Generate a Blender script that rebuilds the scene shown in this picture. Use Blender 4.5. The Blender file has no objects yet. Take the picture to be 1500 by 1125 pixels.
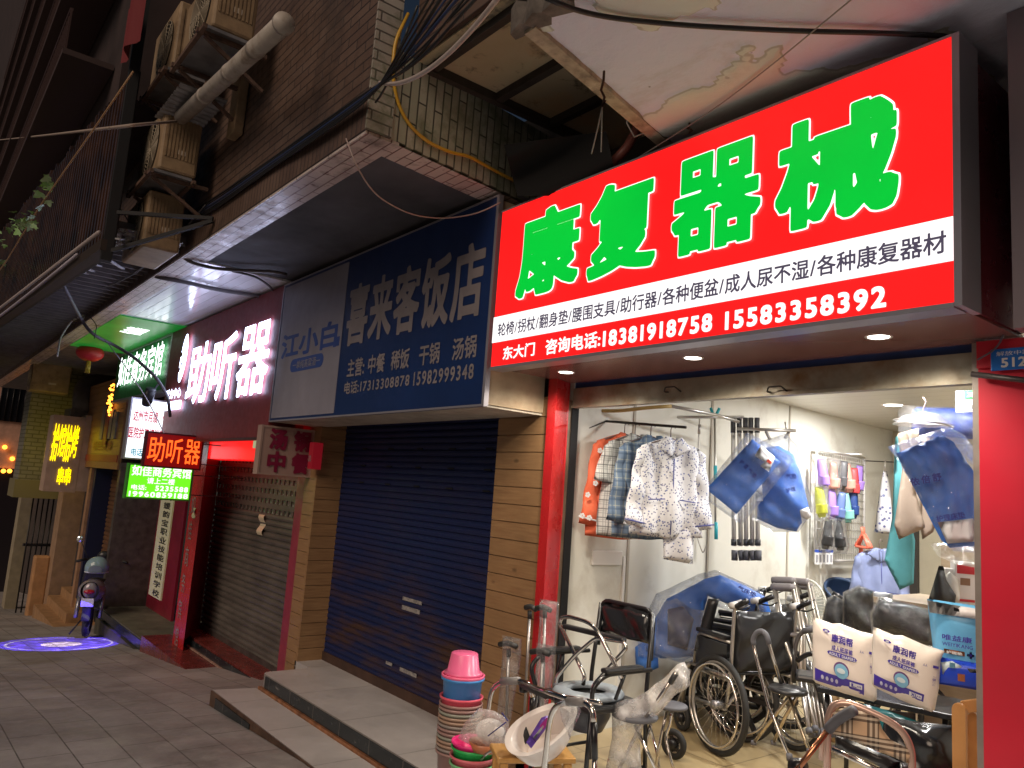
import bpy, bmesh, math, random
import numpy as np
from mathutils import Vector, Matrix, noise as mnoise
from mathutils.geometry import delaunay_2d_cdt
random.seed(7)
PI = math.pi
SC = bpy.context.scene
COL = SC.collection
# ------------------------------------------------------------------ camera
FPX, CX, CY = 1127.0, 750.0, 562.5          # focal length and centre in photo pixels (1500 x 1125)
_u = np.array([567.0, -7900.0, FPX]); _u /= np.linalg.norm(_u)
_d = np.array([-150 - CX, 655 - CY, FPX]); _d -= _u * (_d @ _u); _d /= np.linalg.norm(_d)
_Y = np.cross(_u, -_d)
MW = np.array([-_d, _Y, _u])                # world = MW @ (right, down, forward)
EYE = np.array([0.0, 0.0, 1.55])
cam = bpy.data.cameras.new('camera'); cam.sensor_width = 36; cam.lens = FPX / 1500 * 36
cam.clip_start = 0.05; cam.clip_end = 500
camo = bpy.data.objects.new('camera', cam); COL.objects.link(camo)
_r, _up, _b = MW[:, 0], -MW[:, 1], -MW[:, 2]
camo.matrix_world = Matrix(((_r[0], _up[0], _b[0], EYE[0]), (_r[1], _up[1], _b[1], EYE[1]), (_r[2], _up[2], _b[2], EYE[2]), (0, 0, 0, 1)))
SC.camera = camo
# ------------------------------------------------------------------ night sky, street light, exposure
W = bpy.data.worlds.new('World'); SC.world = W; W.use_nodes = True
_sky = W.node_tree.nodes.new('ShaderNodeTexSky'); _sky.sky_type = 'NISHITA'; _sky.sun_disc = False
_sky.sun_elevation = math.radians(35); _sky.sun_rotation = math.radians(156)
W.node_tree.links.new(_sky.outputs[0], W.node_tree.nodes['Background'].inputs[0])
W.node_tree.nodes['Background'].inputs[1].default_value = 0.011
sun = bpy.data.lights.new('street_light', 'SUN'); sun.energy = 1.55
sun.angle = math.radians(35); sun.color = (1.0, 0.78, 0.60)
suno = bpy.data.objects.new('street_light', sun); COL.objects.link(suno)
suno.rotation_euler = Vector((-0.35, 0.80, -0.62)).to_track_quat('-Z', 'Y').to_euler()
SC.view_settings.view_transform = 'Standard'; SC.view_settings.look = 'None'
SC.view_settings.exposure = 0.0; SC.view_settings.gamma = 1.0
SC.cycles.use_denoising = True
SC.cycles.max_bounces = 8; SC.cycles.transparent_max_bounces = 24
SC.cycles.sample_clamp_indirect = 4.0

# ------------------------------------------------------------------ measuring helpers
def ray(px, py): return MW @ np.array([(px - CX) / FPX, (py - CY) / FPX, 1.0])
def atY(px, py, y): r = ray(px, py); return Vector(EYE + r * (y - EYE[1]) / r[1])
def atZ(px, py, z): r = ray(px, py); return Vector(EYE + r * (z - EYE[2]) / r[2])
def atX(px, py, x): r = ray(px, py); return Vector(EYE + r * (x - EYE[0]) / r[0])
def depth(p): return float((MW.T @ (np.array(p) - EYE))[2])
def mpp(p): return depth(p) / FPX           # metres per photo pixel at p
def face(p): return math.atan2(-p[0], p[1])  # turn so that local -Y looks back along the line of sight
def ground_z(x):
    if x > -7: return min(-0.43 + 0.062 * (x + 7), -0.312)
    if x > -40: return -0.43 + 0.10 * (x + 7)
    return -3.73
# ------------------------------------------------------------------ materials
MATS = {}
class G:
    """tiny node-graph writer"""
    def __init__(s, name):
        s.m = bpy.data.materials.new(name); s.m.use_nodes = True; s.t = s.m.node_tree
        s.b = s.t.nodes['Principled BSDF']; s.out = s.t.nodes['Material Output']
    def n(s, typ, **kw):
        x = s.t.nodes.new('ShaderNode' + typ)
        for k, v in kw.items():
            if k[0] == 'i': s.put(x.inputs[int(k[1:])], v)
            else: setattr(x, k, v)
        return x
    def put(s, sock, v):
        if hasattr(v, 'is_output'): s.t.links.new(v, sock)
        elif hasattr(v, 'outputs'): s.t.links.new(v.outputs[0], sock)
        else:
            if isinstance(v, (tuple, list)) and len(v) == 3 and sock.type == 'RGBA': v = (*v, 1)
            sock.default_value = v
    def coord(s): 
        return s.n('TexCoord').outputs['Object']
    def xyz(s, v): 
        x = s.n('SeparateXYZ', i0=v); return x.outputs[0], x.outputs[1], x.outputs[2]
    def vec(s, x, y, z=0.0): return s.n('CombineXYZ', i0=x, i1=y, i2=z).outputs[0]
    def math(s, op, a, b=0.0, c=None):
        x = s.n('Math', operation=op, i0=a, i1=b)
        if c is not None: s.put(x.inputs[2], c)
        return x.outputs[0]
    def mix(s, f, a, b, mode='MIX'):
        x = s.t.nodes.new('ShaderNodeMix'); x.data_type = 'RGBA'; x.blend_type = mode
        s.put(x.inputs[0], f); s.put(x.inputs[6], a); s.put(x.inputs[7], b); return x.outputs[2]
    def noise(s, v, scale, det=4, rough=0.55):
        return s.n('TexNoise', i0=v, i2=scale, i3=det, i4=rough).outputs['Fac']
    def ramp(s, f, a, b, c0=0.0, c1=1.0):
        x = s.n('MapRange', i0=f, i1=a, i2=b, i3=c0, i4=c1); x.clamp = True; return x.outputs[0]
    def scale(s, v, sx, sy, sz): return s.n('VectorMath', operation='MULTIPLY', i0=v, i1=(sx, sy, sz)).outputs[0]
    def base(s, v): s.put(s.b.inputs['Base Color'], v)
    def rough(s, v): s.put(s.b.inputs['Roughness'], v)
    def metal(s, v): s.put(s.b.inputs['Metallic'], v)
    def bump(s, h, strength=0.3, dist=0.01):
        x = s.n('Bump'); s.put(x.inputs['Height'], h); x.inputs['Strength'].default_value = strength; x.inputs['Distance'].default_value = dist
        s.t.links.new(x.outputs[0], s.b.inputs['Normal'])
def C(h):
    """sRGB hex to linear"""
    v = [int(h[i:i + 2], 16) / 255 for i in (0, 2, 4)]
    return tuple(x / 12.92 if x <= 0.04045 else ((x + 0.055) / 1.055) ** 2.4 for x in v)
def mat(name, col=(0.5, 0.5, 0.5), rough=0.5, metal=0.0, var=0.0, vs=6.0, dirt=None, bump=0.0, bs=40.0, spec=0.5, sss=0.0, alpha=None, trans=0.0):
    if name in MATS: return MATS[name]
    g = G(name); co = g.coord()
    c = (*col, 1)
    if var:
        f = g.ramp(g.noise(co, vs, 6), 0.3, 0.7)
        lo = tuple(x * (1 - var) for x in col)
        c = g.mix(f, lo, tuple(min(1, x * (1 + var * 0.5)) for x in col))
    if dirt:
        f2 = g.ramp(g.noise(co, dirt[1], 8, 0.65), dirt[2] if len(dirt) > 2 else 0.5, 0.72)
        c = g.mix(f2, c, dirt[0])
    g.base(c)
    if var: g.rough(g.ramp(g.noise(co, vs * 2.3, 4), 0.2, 0.8, max(0.02, rough - 0.1), min(1, rough + 0.12)))
    else: g.rough(rough)
    g.metal(metal); g.b.inputs['Specular IOR Level'].default_value = spec
    if bump: g.bump(g.noise(co, bs, 5), bump, 0.004)
    if trans: g.b.inputs['Transmission Weight'].default_value = trans
    MATS[name] = g.m; return g.m
def emit(name, col, s=1.0, mixnoise=0.0):
    if name in MATS: return MATS[name]
    g = G(name); g.base(tuple(x * 0.3 for x in col)); g.rough(0.35)
    g.put(g.b.inputs['Emission Color'], col)
    if mixnoise:
        f = g.ramp(g.noise(g.coord(), 1.8, 2), 0.3, 0.7, s * (1 - mixnoise), s)
        g.put(g.b.inputs['Emission Strength'], f)
    else: g.b.inputs['Emission Strength'].default_value = s
    MATS[name] = g.m; return g.m
def film(name, op=0.12, tint=(0.9, 0.92, 0.95), scale=24.0):
    """thin clear plastic bag film: mostly see-through, crinkled glossy sheen"""
    if name in MATS: return MATS[name]
    g = G(name); co = g.coord()
    tr = g.n('BsdfTransparent', i0=(0.97, 0.98, 0.99, 1)); gl = g.n('BsdfGlossy', i0=(1, 1, 1, 1), i1=0.07); df = g.n('BsdfDiffuse', i0=(*tint, 1))
    h = g.noise(co, scale, 5, 0.6); bp = g.n('Bump'); g.put(bp.inputs['Height'], h); bp.inputs['Strength'].default_value = 0.9; bp.inputs['Distance'].default_value = 0.03
    g.t.links.new(bp.outputs[0], gl.inputs['Normal'])
    fr = g.n('LayerWeight', i0=0.35)
    g.t.links.new(bp.outputs[0], fr.inputs['Normal'])
    m1 = g.n('MixShader', i0=g.ramp(g.noise(co, scale * 0.6, 4), 0.4, 0.75, op * 0.5, op * 1.8)); g.t.links.new(tr.outputs[0], m1.inputs[1]); g.t.links.new(df.outputs[0], m1.inputs[2])
    m2 = g.n('MixShader', i0=g.math('MULTIPLY', fr.outputs['Fresnel'], 0.55)); g.t.links.new(m1.outputs[0], m2.inputs[1]); g.t.links.new(gl.outputs[0], m2.inputs[2])
    g.t.links.new(m2.outputs[0], g.out.inputs[0]); MATS[name] = g.m; return g.m
def tiles(name, c1, c2, mortar, w, h, ax='xz', off=0.5, mort=0.006, rough=0.35, dirt=None, bumpd=0.004):
    if name in MATS: return MATS[name]
    g = G(name); co = g.coord(); x, y, z = g.xyz(co); d = {'x': x, 'y': y, 'z': z}
    v = g.vec(d[ax[0]], d[ax[1]])
    b = g.n('TexBrick', offset=off, i0=v, i1=c1, i2=c2, i3=mortar, i4=1.0, i5=mort, i6=0.2, i7=0.0, i8=w, i9=h)
    c = b.outputs['Color']
    c = g.mix(g.ramp(g.noise(co, 2.2, 6), 0.35, 0.7, 0, 0.35), c, tuple(q * 0.45 for q in c1))
    if dirt: c = g.mix(g.ramp(g.noise(co, dirt[1], 9, 0.7), dirt[2], dirt[2] + 0.17), c, dirt[0])
    g.base(c); g.rough(g.ramp(g.noise(co, 8, 4), 0.3, 0.7, rough - 0.1, rough + 0.2))
    g.bump(g.math('SUBTRACT', 1.0, b.outputs['Fac']), 0.5, bumpd); MATS[name] = g.m; return g.m
# ------------------------------------------------------------------ mesh builder
class MB:
    def __init__(s): s.v = []; s.f = []; s.mi = []; s.cur = 0; s.smooth = []
    def add(s, vs, fs, smooth=False):
        o = len(s.v); s.v.extend([tuple(map(float, q)) for q in vs])
        for f in fs: s.f.append([o + i for i in f]); s.mi.append(s.cur); s.smooth.append(smooth)
        return s
    def box(s, x0, x1, y0, y1, z0, z1):
        x0, x1 = min(x0, x1), max(x0, x1); y0, y1 = min(y0, y1), max(y0, y1); z0, z1 = min(z0, z1), max(z0, z1)
        vs = [(x, y, z) for x in (x0, x1) for y in (y0, y1) for z in (z0, z1)]
        return s.add(vs, [(0, 1, 3, 2), (4, 6, 7, 5), (0, 4, 5, 1), (2, 3, 7, 6), (0, 2, 6, 4), (1, 5, 7, 3)])
    def obox(s, c, sx, sy, sz, R=None):
        R = R or Matrix.Identity(3); c = Vector(c)
        vs = [c + R @ Vector((x * sx / 2, y * sy / 2, z * sz / 2)) for x in (-1, 1) for y in (-1, 1) for z in (-1, 1)]
        return s.add(vs, [(0, 1, 3, 2), (4, 6, 7, 5), (0, 4, 5, 1), (2, 3, 7, 6), (0, 2, 6, 4), (1, 5, 7, 3)])
    def bar(s, a, b, w, h=None):
        """rectangular bar from a to b"""
        a, b = Vector(a), Vector(b); d = b - a; q = d.to_track_quat('Y', 'Z').to_matrix()
        return s.obox((a + b) / 2, w, d.length, h or w, q)
    def tube(s, pts, r, n=8, closed=False):
        pts = [Vector(p) for p in pts]; m = len(pts)
        rs = r if isinstance(r, (list, tuple)) else [r] * m
        vs = []; up = None
        for i, p in enumerate(pts):
            a = pts[i - 1] if (i or closed) else p; b = pts[(i + 1) % m] if (i < m - 1 or closed) else p
            t = (b - a)
            if t.length < 1e-9: t = Vector((0, 0, 1))
            t.normalize()
            if up is None: up = Vector((0, 0, 1)) if abs(t.z) < 0.9 else Vector((1, 0, 0))
            e = up - t * up.dot(t)
            if e.length < 1e-6: e = t.orthogonal()
            e.normalize(); up = e; f = t.cross(e)
            for k in range(n):
                an = 2 * PI * k / n; vs.append(p + (e * math.cos(an) + f * math.sin(an)) * rs[i])
        fs = []
        for i in range(m if closed else m - 1):
            j = (i + 1) % m
            for k in range(n): fs.append((i * n + k, i * n + (k + 1) % n, j * n + (k + 1) % n, j * n + k))
        if not closed: fs += [tuple(range(n - 1, -1, -1)), tuple(range((m - 1) * n, m * n))]
        return s.add(vs, fs, True)
    def lathe(s, prof, n=24, c=(0, 0, 0), R=None, sx=1.0, sy=1.0, arc=2 * PI, shift=None):
        c = Vector(c); R = R or Matrix.Identity(3); m = len(prof); vs = []; full = arc > 6.28
        N = n if full else n + 1
        for r, z in prof:
            for k in range(N):
                a = arc * k / n; vs.append(c + R @ Vector((r * math.cos(a) * sx + (shift(z) if shift else 0), r * math.sin(a) * sy, z)))
        fs = []
        for i in range(m - 1):
            for k in range(n):
                j = (k + 1) % N; fs.append((i * N + k, i * N + j, (i + 1) * N + j, (i + 1) * N + k))
        return s.add(vs, fs, True)
    def grid(s, fn, nu, nv, smooth=True):
        vs = [fn(i / nu, j / nv) for i in range(nu + 1) for j in range(nv + 1)]
        fs = [(i * (nv + 1) + j, (i + 1) * (nv + 1) + j, (i + 1) * (nv + 1) + j + 1, i * (nv + 1) + j + 1) for i in range(nu) for j in range(nv)]
        return s.add(vs, fs, smooth)
    def ball(s, c, rx, ry=None, rz=None, n=16, m=10, R=None):
        ry = ry or rx; rz = rz or rx; c = Vector(c); R = R or Matrix.Identity(3)
        return s.grid(lambda u, v: c + R @ Vector((rx * math.sin(PI * v) * math.cos(2 * PI * u), ry * math.sin(PI * v) * math.sin(2 * PI * u), rz * math.cos(PI * v))), n, m)
    def prism(s, poly, y0, y1, hole=None):
        """2D polygon in x,z pushed along y"""
        n = len(poly); vs = [(x, y0, z) for x, z in poly] + [(x, y1, z) for x, z in poly]
        fs = [tuple(range(n)), tuple(range(2 * n - 1, n - 1, -1))] + [(i, i + n, (i + 1) % n + n, (i + 1) % n) for i in range(n)]
        return s.add(vs, fs)
    def quad(s, a, b, c, d): return s.add([a, b, c, d], [(0, 1, 2, 3)])
    def pillow(s, out, th, step=0.03, fold=None, soft=0.05, back=True, jit=0.0, edge=0.0):
        """cloth or bag inside a 2D outline (x,z), puffed along y; fold(x,z) moves it along y"""
        P = []
        n = len(out)
        for i in range(n):
            a, b = Vector(out[i]), Vector(out[(i + 1) % n]); k = max(1, int((b - a).length / step))
            P += [tuple(a.lerp(b, t / k)) for t in range(k)]
        nb = len(P); arr = np.array(P)
        x0, z0 = arr.min(0); x1, z1 = arr.max(0); gx = np.arange(x0 + step / 2, x1, step); gz = np.arange(z0 + step / 2, z1, step)
        Q = np.array([(a, b) for a in gx for b in gz])
        A = arr; B = np.roll(arr, -1, 0)
        def ds(Q):
            d = B - A; L = (d ** 2).sum(1); w = Q[:, None, :] - A[None]; t = np.clip((w * d[None]).sum(2) / L, 0, 1)
            dist = np.sqrt(((w - t[..., None] * d[None]) ** 2).sum(2)).min(1)
            yy = Q[:, 1:2]; c = (A[None, :, 1] > yy) != (B[None, :, 1] > yy)
            xx = A[None, :, 0] + (yy - A[None, :, 1]) / np.where(B[None, :, 1] == A[None, :, 1], 1e-9, B[None, :, 1] - A[None, :, 1]) * d[None, :, 0]
            return dist, (c & (Q[:, :1] < xx)).sum(1) % 2 == 1
        dist, ins = ds(Q); ok = ins & (dist > step * 0.4); Q = Q[ok]; dist = dist[ok]
        pts = [Vector(p) for p in P] + [Vector(q) for q in Q]
        res = delaunay_2d_cdt(pts, [(i, (i + 1) % nb) for i in range(nb)], [list(range(nb))], 1, 1e-6)
        V = res[0]; F = res[2]
        vd = np.array([(q.x, q.y) for q in V]); dd, _ = ds(vd)
        isb = dd < 1e-4
        fr = []; 
        for (q, d_, b_) in zip(V, dd, isb):
            h = th * (1 - math.exp(-d_ / soft)); fo = fold(q.x, q.y) if fold else 0.0
            j = jit * mnoise.noise(Vector((q.x * 14, q.y * 14, th * 100 + 3))) if jit else 0
            fr.append((q.x, -h - edge + fo + j, q.y))
        fs = [tuple(f) for f in F]
        s.add(fr, fs, True)
        if back:
            bk = [(q.x, th * (1 - math.exp(-d_ / soft)) + edge + (fold(q.x, q.y) if fold else 0.0), q.y) for q, d_ in zip(V, dd)]
            o = len(s.v) - len(fr)
            idx = {}; nv = []
            for i, b_ in enumerate(isb):
                if b_ and edge == 0: idx[i] = o + i
                else: idx[i] = o + len(fr) + len(nv); nv.append(bk[i])
            s.v.extend(nv)
            for f in fs: s.f.append([idx[i] for i in reversed(f)]); s.mi.append(s.cur); s.smooth.append(True)
            if edge:
                E = {}
                for f in fs:
                    for a, b in zip(f, f[1:] + f[:1]): E[(a, b)] = 1
                for (a, b) in E:
                    if (b, a) not in E: s.f.append([o + b, o + a, idx[a], idx[b]]); s.mi.append(s.cur); s.smooth.append(False)
        return s
    def xf(s, mtx): s.v = [tuple(mtx @ Vector(q)) for q in s.v]; return s
    def build(s, name, m, parent=None, bevel=0.0, world=False, label=None, sub=0, auto=None):
        me = bpy.data.meshes.new(name)
        v = s.v
        if parent is not None and world:
            iv = WM(parent).inverted(); v = [tuple(iv @ Vector(q)) for q in v]
        me.from_pydata(v, [], s.f)
        ms = m if isinstance(m, (list, tuple)) else [m]
        for k in ms: me.materials.append(k)
        me.polygons.foreach_set('material_index', s.mi); me.polygons.foreach_set('use_smooth', s.smooth)
        bm = bmesh.new(); bm.from_mesh(me); bmesh.ops.recalc_face_normals(bm, faces=bm.faces); bm.to_mesh(me); bm.free()
        me.update()
        o = bpy.data.objects.new(name, me); COL.objects.link(o)
        if parent is not None: o.parent = parent
        if bevel:
            b = o.modifiers.new('bevel', 'BEVEL'); b.width = bevel; b.segments = 2; b.limit_method = 'ANGLE'; b.angle_limit = math.radians(50)
        if sub: q = o.modifiers.new('sub', 'SUBSURF'); q.levels = sub; q.render_levels = sub
        if label: o['label'] = label
        return o
def WM(o):
    m = Matrix.LocRotScale(o.location, o.rotation_euler, o.scale)
    return WM(o.parent) @ m if o.parent else m
def thing(name, label, cat, loc=(0, 0, 0), rot=(0, 0, 0), group=None):
    o = bpy.data.objects.new(name, None); COL.objects.link(o); o.empty_display_size = 0.1
    o.location = loc; o.rotation_euler = rot if isinstance(rot, (tuple, list)) else (0, 0, rot)
    o['label'] = label; o['category'] = cat
    if group: o['group'] = group
    return o
def tag(o, label, cat, group=None, kind=None):
    o['label'] = label; o['category'] = cat
    if group: o['group'] = group
    if kind: o['kind'] = kind
    return o
def solo(mb, name, m, label, cat, loc=(0, 0, 0), rot=(0, 0, 0), group=None, world=True, **kw):
    """a thing that is one mesh, origin at loc"""
    if world: mb.v = [tuple(Vector(q) - Vector(loc)) for q in mb.v]
    o = mb.build(name, m, **kw); o.location = loc; o.rotation_euler = rot
    return tag(o, label, cat, group)
def struct(mb, name, m, **kw):
    o = mb.build(name, m, **kw); o['kind'] = 'structure'; return o
def copy_tree(o, parent=None):
    c = o.copy(); COL.objects.link(c); c.parent = parent
    for ch in [q for q in bpy.data.objects if q.parent == o]: copy_tree(ch, c)
    return c
def arc(c, r, a0, a1, n, ax='xz', ry=None):
    """points on an arc"""
    c = Vector(c); o = []
    for i in range(n + 1):
        a = math.radians(a0 + (a1 - a0) * i / n); p, q = r * math.cos(a), (ry or r) * math.sin(a)
        o.append(c + {'xz': Vector((p, 0, q)), 'yz': Vector((0, p, q)), 'xy': Vector((p, q, 0))}[ax])
    return o
def rpath(pts, r=0.05, n=4):
    """polyline with rounded corners"""
    pts = [Vector(p) for p in pts]; o = [pts[0]]
    for i in range(1, len(pts) - 1):
        a, b, c = pts[i - 1], pts[i], pts[i + 1]
        d1 = (a - b); d2 = (c - b); k = min(r, d1.length * 0.49, d2.length * 0.49); p0 = b + d1.normalized() * k; p1 = b + d2.normalized() * k
        for t in range(n + 1):
            t /= n; o.append(p0 * (1 - t) ** 2 + b * 2 * t * (1 - t) + p1 * t * t)
    o.append(pts[-1]); return o
def sag(a, b, d, n=14, wob=0.0):
    a, b = Vector(a), Vector(b); o = []
    for i in range(n + 1):
        t = i / n; p = a.lerp(b, t); p.z -= d * 4 * t * (1 - t)
        if wob: p += Vector((mnoise.noise(Vector((t * 5, wob * 9, 1))), mnoise.noise(Vector((t * 5, wob * 9, 4))), mnoise.noise(Vector((t * 5, wob * 9, 8))))) * wob
        o.append(p)
    return o
# ------------------------------------------------------------------ lettering (default font, no file)
_fontc = {}
def _fill(s):
    """filled outline of a text as (verts 2D, faces), 1 em high"""
    if s in _fontc: return _fontc[s]
    c = bpy.data.curves.new('lettering', 'FONT'); c.body = s; c.size = 1; c.resolution_u = 3
    o = bpy.data.objects.new('lettering', c); COL.objects.link(o)
    bpy.context.view_layer.update()
    me = bpy.data.meshes.new_from_object(o.evaluated_get(bpy.context.evaluated_depsgraph_get()))
    v = np.array([(q.co.x, q.co.y) for q in me.vertices]).reshape(-1, 2); f = [tuple(p.vertices) for p in me.polygons]
    bpy.data.objects.remove(o); bpy.data.curves.remove(c); bpy.data.meshes.remove(me)
    _fontc[s] = (v, f); return v, f
_boldc = {}
def _bold(ch, w, res):
    """one character thickened by w em, by contouring its distance field"""
    k = (ch, round(w, 4), res)
    if k in _boldc: return _boldc[k]
    v, f = _fill(ch)
    cnt = {}
    for q in f:
        for a, b in zip(q, q[1:] + q[:1]):
            e = (min(a, b), max(a, b)); cnt[e] = cnt.get(e, 0) + 1
    E = np.array([e for e, n in cnt.items() if n == 1])
    A, B = v[E[:, 0]], v[E[:, 1]]
    lo = v.min(0) - w - 2 / res; hi = v.max(0) + w + 2 / res
    nx = int((hi[0] - lo[0]) * res) + 2; ny = int((hi[1] - lo[1]) * res) + 2
    X = lo[0] + np.arange(nx) / res; Yy = lo[1] + np.arange(ny) / res
    Q = np.array([(a, b) for a in X for b in Yy])
    d = B - A; L = np.maximum((d ** 2).sum(1), 1e-12)
    wv = Q[:, None] - A[None]; t = np.clip((wv * d[None]).sum(2) / L, 0, 1)
    e = np.abs(wv - t[..., None] * d[None]); d2 = np.sqrt((e ** 2).sum(2)).min(1)
    a0 = A[None] - Q[:, None]; dx, dy = d[None, :, 0], d[None, :, 1]; best = None
    with np.errstate(divide='ignore', invalid='ignore'):
        for tt in (0.0, 1.0, -a0[..., 0] / dx, -a0[..., 1] / dy, (a0[..., 1] - a0[..., 0]) / (dx - dy), -(a0[..., 1] + a0[..., 0]) / (dx + dy)):
            tt = np.clip(np.nan_to_num(tt, nan=0.0, posinf=1.0, neginf=0.0), 0, 1); q = np.maximum(np.abs(a0[..., 0] + tt * dx), np.abs(a0[..., 1] + tt * dy)); best = q if best is None else np.minimum(best, q)
    dist = 0.7 * best.min(1) + 0.3 * d2
    yy = Q[:, 1:2]; c = (A[None, :, 1] > yy) != (B[None, :, 1] > yy)
    den = B[None, :, 1] - A[None, :, 1]; xx = A[None, :, 0] + (yy - A[None, :, 1]) / np.where(den == 0, 1e-9, den) * d[None, :, 0]
    ins = (c & (Q[:, :1] < xx)).sum(1) % 2 == 1
    F = (w - np.where(ins, -dist, dist)).reshape(nx, ny)
    pos = F > 0; vs = []; fs = []
    for j in range(ny - 1):
        i = 0
        while i < nx - 1:
            q = [(i, j), (i + 1, j), (i + 1, j + 1), (i, j + 1)]; s = [pos[a] for a in q]
            if all(s):
                i2 = i
                while i2 + 1 < nx - 1 and pos[i2 + 1, j] and pos[i2 + 2, j] and pos[i2 + 2, j + 1] and pos[i2 + 1, j + 1]: i2 += 1
                o = len(vs); vs += [(X[i], Yy[j]), (X[i2 + 1], Yy[j]), (X[i2 + 1], Yy[j + 1]), (X[i], Yy[j + 1])]; fs.append((o, o + 1, o + 2, o + 3)); i = i2 + 1; continue
            if any(s):
                poly = []
                for a in range(4):
                    p, r = q[a], q[(a + 1) % 4]
                    if s[a]: poly.append((X[p[0]], Yy[p[1]]))
                    if s[a] != s[(a + 1) % 4]:
                        tt = F[p] / (F[p] - F[r]); poly.append((X[p[0]] + (X[r[0]] - X[p[0]]) * tt, Yy[p[1]] + (Yy[r[1]] - Yy[p[1]]) * tt))
                if len(poly) > 2: o = len(vs); vs += poly; fs.append(tuple(range(o, o + len(poly))))
            i += 1
    r = (np.array(vs), fs); _boldc[k] = r; return r
def text2d(s, w=0.0, res=48, gap=0.0, ref=None):
    V = []; F = []; x = 0.0; box = [9, 9, -9, -9]
    for ch in s:
        if ch in ' \u3000': x += 0.35 if ch == ' ' else 1.0; continue
        v, f = _bold(ch, w, res) if w > 0 else _fill(ch)
        b0 = _fill(ch)[0]
        cjk = ord(ch) > 0x2e00
        if cjk: dx = x; adv = 1.0
        else: dx = x - b0[:, 0].min() + 0.05; adv = b0[:, 0].max() - b0[:, 0].min() + 0.12
        if ch.isdigit(): adv = 0.6 if ch != '1' else 0.47; dx = x + adv / 2 - (b0[:, 0].max() + b0[:, 0].min()) / 2
        o = sum(len(q) for q in V); V.append(v + np.array([dx, 0])); F += [tuple(o + i for i in q) for q in f]
        bb = b0 + np.array([dx, 0])
        box = [min(box[0], bb[:, 0].min()), min(box[1], bb[:, 1].min()), max(box[2], bb[:, 0].max()), max(box[3], bb[:, 1].max())]
        x += adv + gap
    return np.concatenate(V), F, box
def text(parent, s, p0, U, V, w, h, m, weight=0.0, res=48, gap=0.0, thick=0.0, name='lettering', top=False, skew=0.0):
    """string stretched into the rectangle at p0 (lower left), w along U and h along V; world coordinates"""
    vv, ff, b = text2d(s, weight, res, gap)
    p0, U, V = Vector(p0), Vector(U).normalized(), Vector(V).normalized()
    sx, sy = w / (b[2] - b[0]), h / (b[3] - b[1])
    mb = MB(); mb.add([p0 + U * ((x - b[0]) * sx + skew * (y - b[1]) * sy) + V * ((y - b[1]) * sy) for x, y in vv], ff)
    if thick:
        N = U.cross(V); n = len(mb.v); top = [tuple(Vector(q) + N * thick) for q in mb.v]
        cnt = {}; key = [tuple(round(c, 5) for c in q) for q in mb.v]
        for f in ff:
            for a, c in zip(f, f[1:] + f[:1]):
                e = (key[a], key[c]); cnt[e] = (a, c)
        walls = [(a, c, c + n, a + n) for e, (a, c) in cnt.items() if (e[1], e[0]) not in cnt]
        mb.v = mb.v + top; mb.f = [[i + n for i in f] for f in mb.f] + [list(q) for q in walls]
        mb.mi = [0] * len(mb.f); mb.smooth = [False] * len(mb.f)
    o = mb.build_flat(name, m, parent)
    return o
def _build_flat(s, name, m, parent):
    me = bpy.data.meshes.new(name); v = s.v
    if parent is not None: iv = WM(parent).inverted(); v = [tuple(iv @ Vector(q)) for q in v]
    me.from_pydata(v, [], s.f); me.materials.append(m); me.update()
    o = bpy.data.objects.new(name, me); COL.objects.link(o)
    if parent is not None: o.parent = parent
    return o
MB.build_flat = _build_flat
def text_px(parent, s, box, y, m, **kw):
    """text on the plane y, between photo pixels box = (left, bottom at left, right, top at right, height px at left)"""
    xl, yb, xr, yt = box
    a = atY(xl, yb, y); b = atY(xr, yt, y)
    return text(parent, s, a, (1, 0, 0), (0, 0, 1), b.x - a.x, b.z - a.z, m, **kw)
# ================================================================== ground, steps, buildings
def street_mat():
    g = G('street_paving'); co = g.coord(); x, y, z = g.xyz(co)
    b = g.n('TexBrick', offset=0.5, i0=g.vec(x, y), i1=(0.34, 0.315, 0.305, 1), i2=(0.275, 0.252, 0.244, 1), i3=(0.06, 0.052, 0.048, 1), i4=1.0, i5=0.005, i6=0.3, i7=-0.1, i8=0.6, i9=0.3)
    c = g.mix(g.ramp(g.noise(co, 0.9, 8, 0.7), 0.42, 0.7, 0, 0.75), b.outputs['Color'], (0.11, 0.092, 0.083, 1))
    c = g.mix(g.ramp(g.noise(co, 5, 8, 0.7), 0.52, 0.66, 0, 0.5), c, (0.33, 0.30, 0.28, 1))
    v = g.n('TexVoronoi', i0=co, i2=3.1); c = g.mix(g.ramp(v.outputs['Distance'], 0.02, 0.035, 0.6, 0), c, (0.02, 0.018, 0.017, 1))
    g.base(c); g.rough(g.ramp(g.noise(co, 3, 6), 0.3, 0.7, 0.42, 0.75))
    g.bump(g.math('ADD', g.math('MULTIPLY', b.outputs['Fac'], -1.0), g.noise(co, 25, 6)), 0.35, 0.006); return g.m
mb = MB()
xs = [-90, -60, -40] + [-40 + i for i in range(1, 33)] + [-7, -6, -5, -4.5, -4, -3, -2, -1, 0, 2, 5, 12]
ys = [-30, -12, -6, -3, -1, 0, 1, 2, 3, 4, 6]
mb.add([(x, y, ground_z(x)) for x in xs for y in ys], [(i * len(ys) + j, (i + 1) * len(ys) + j, (i + 1) * len(ys) + j + 1, i * len(ys) + j + 1) for i in range(len(xs) - 1) for j in range(len(ys) - 1)])
struct(mb, 'street', street_mat())

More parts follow.
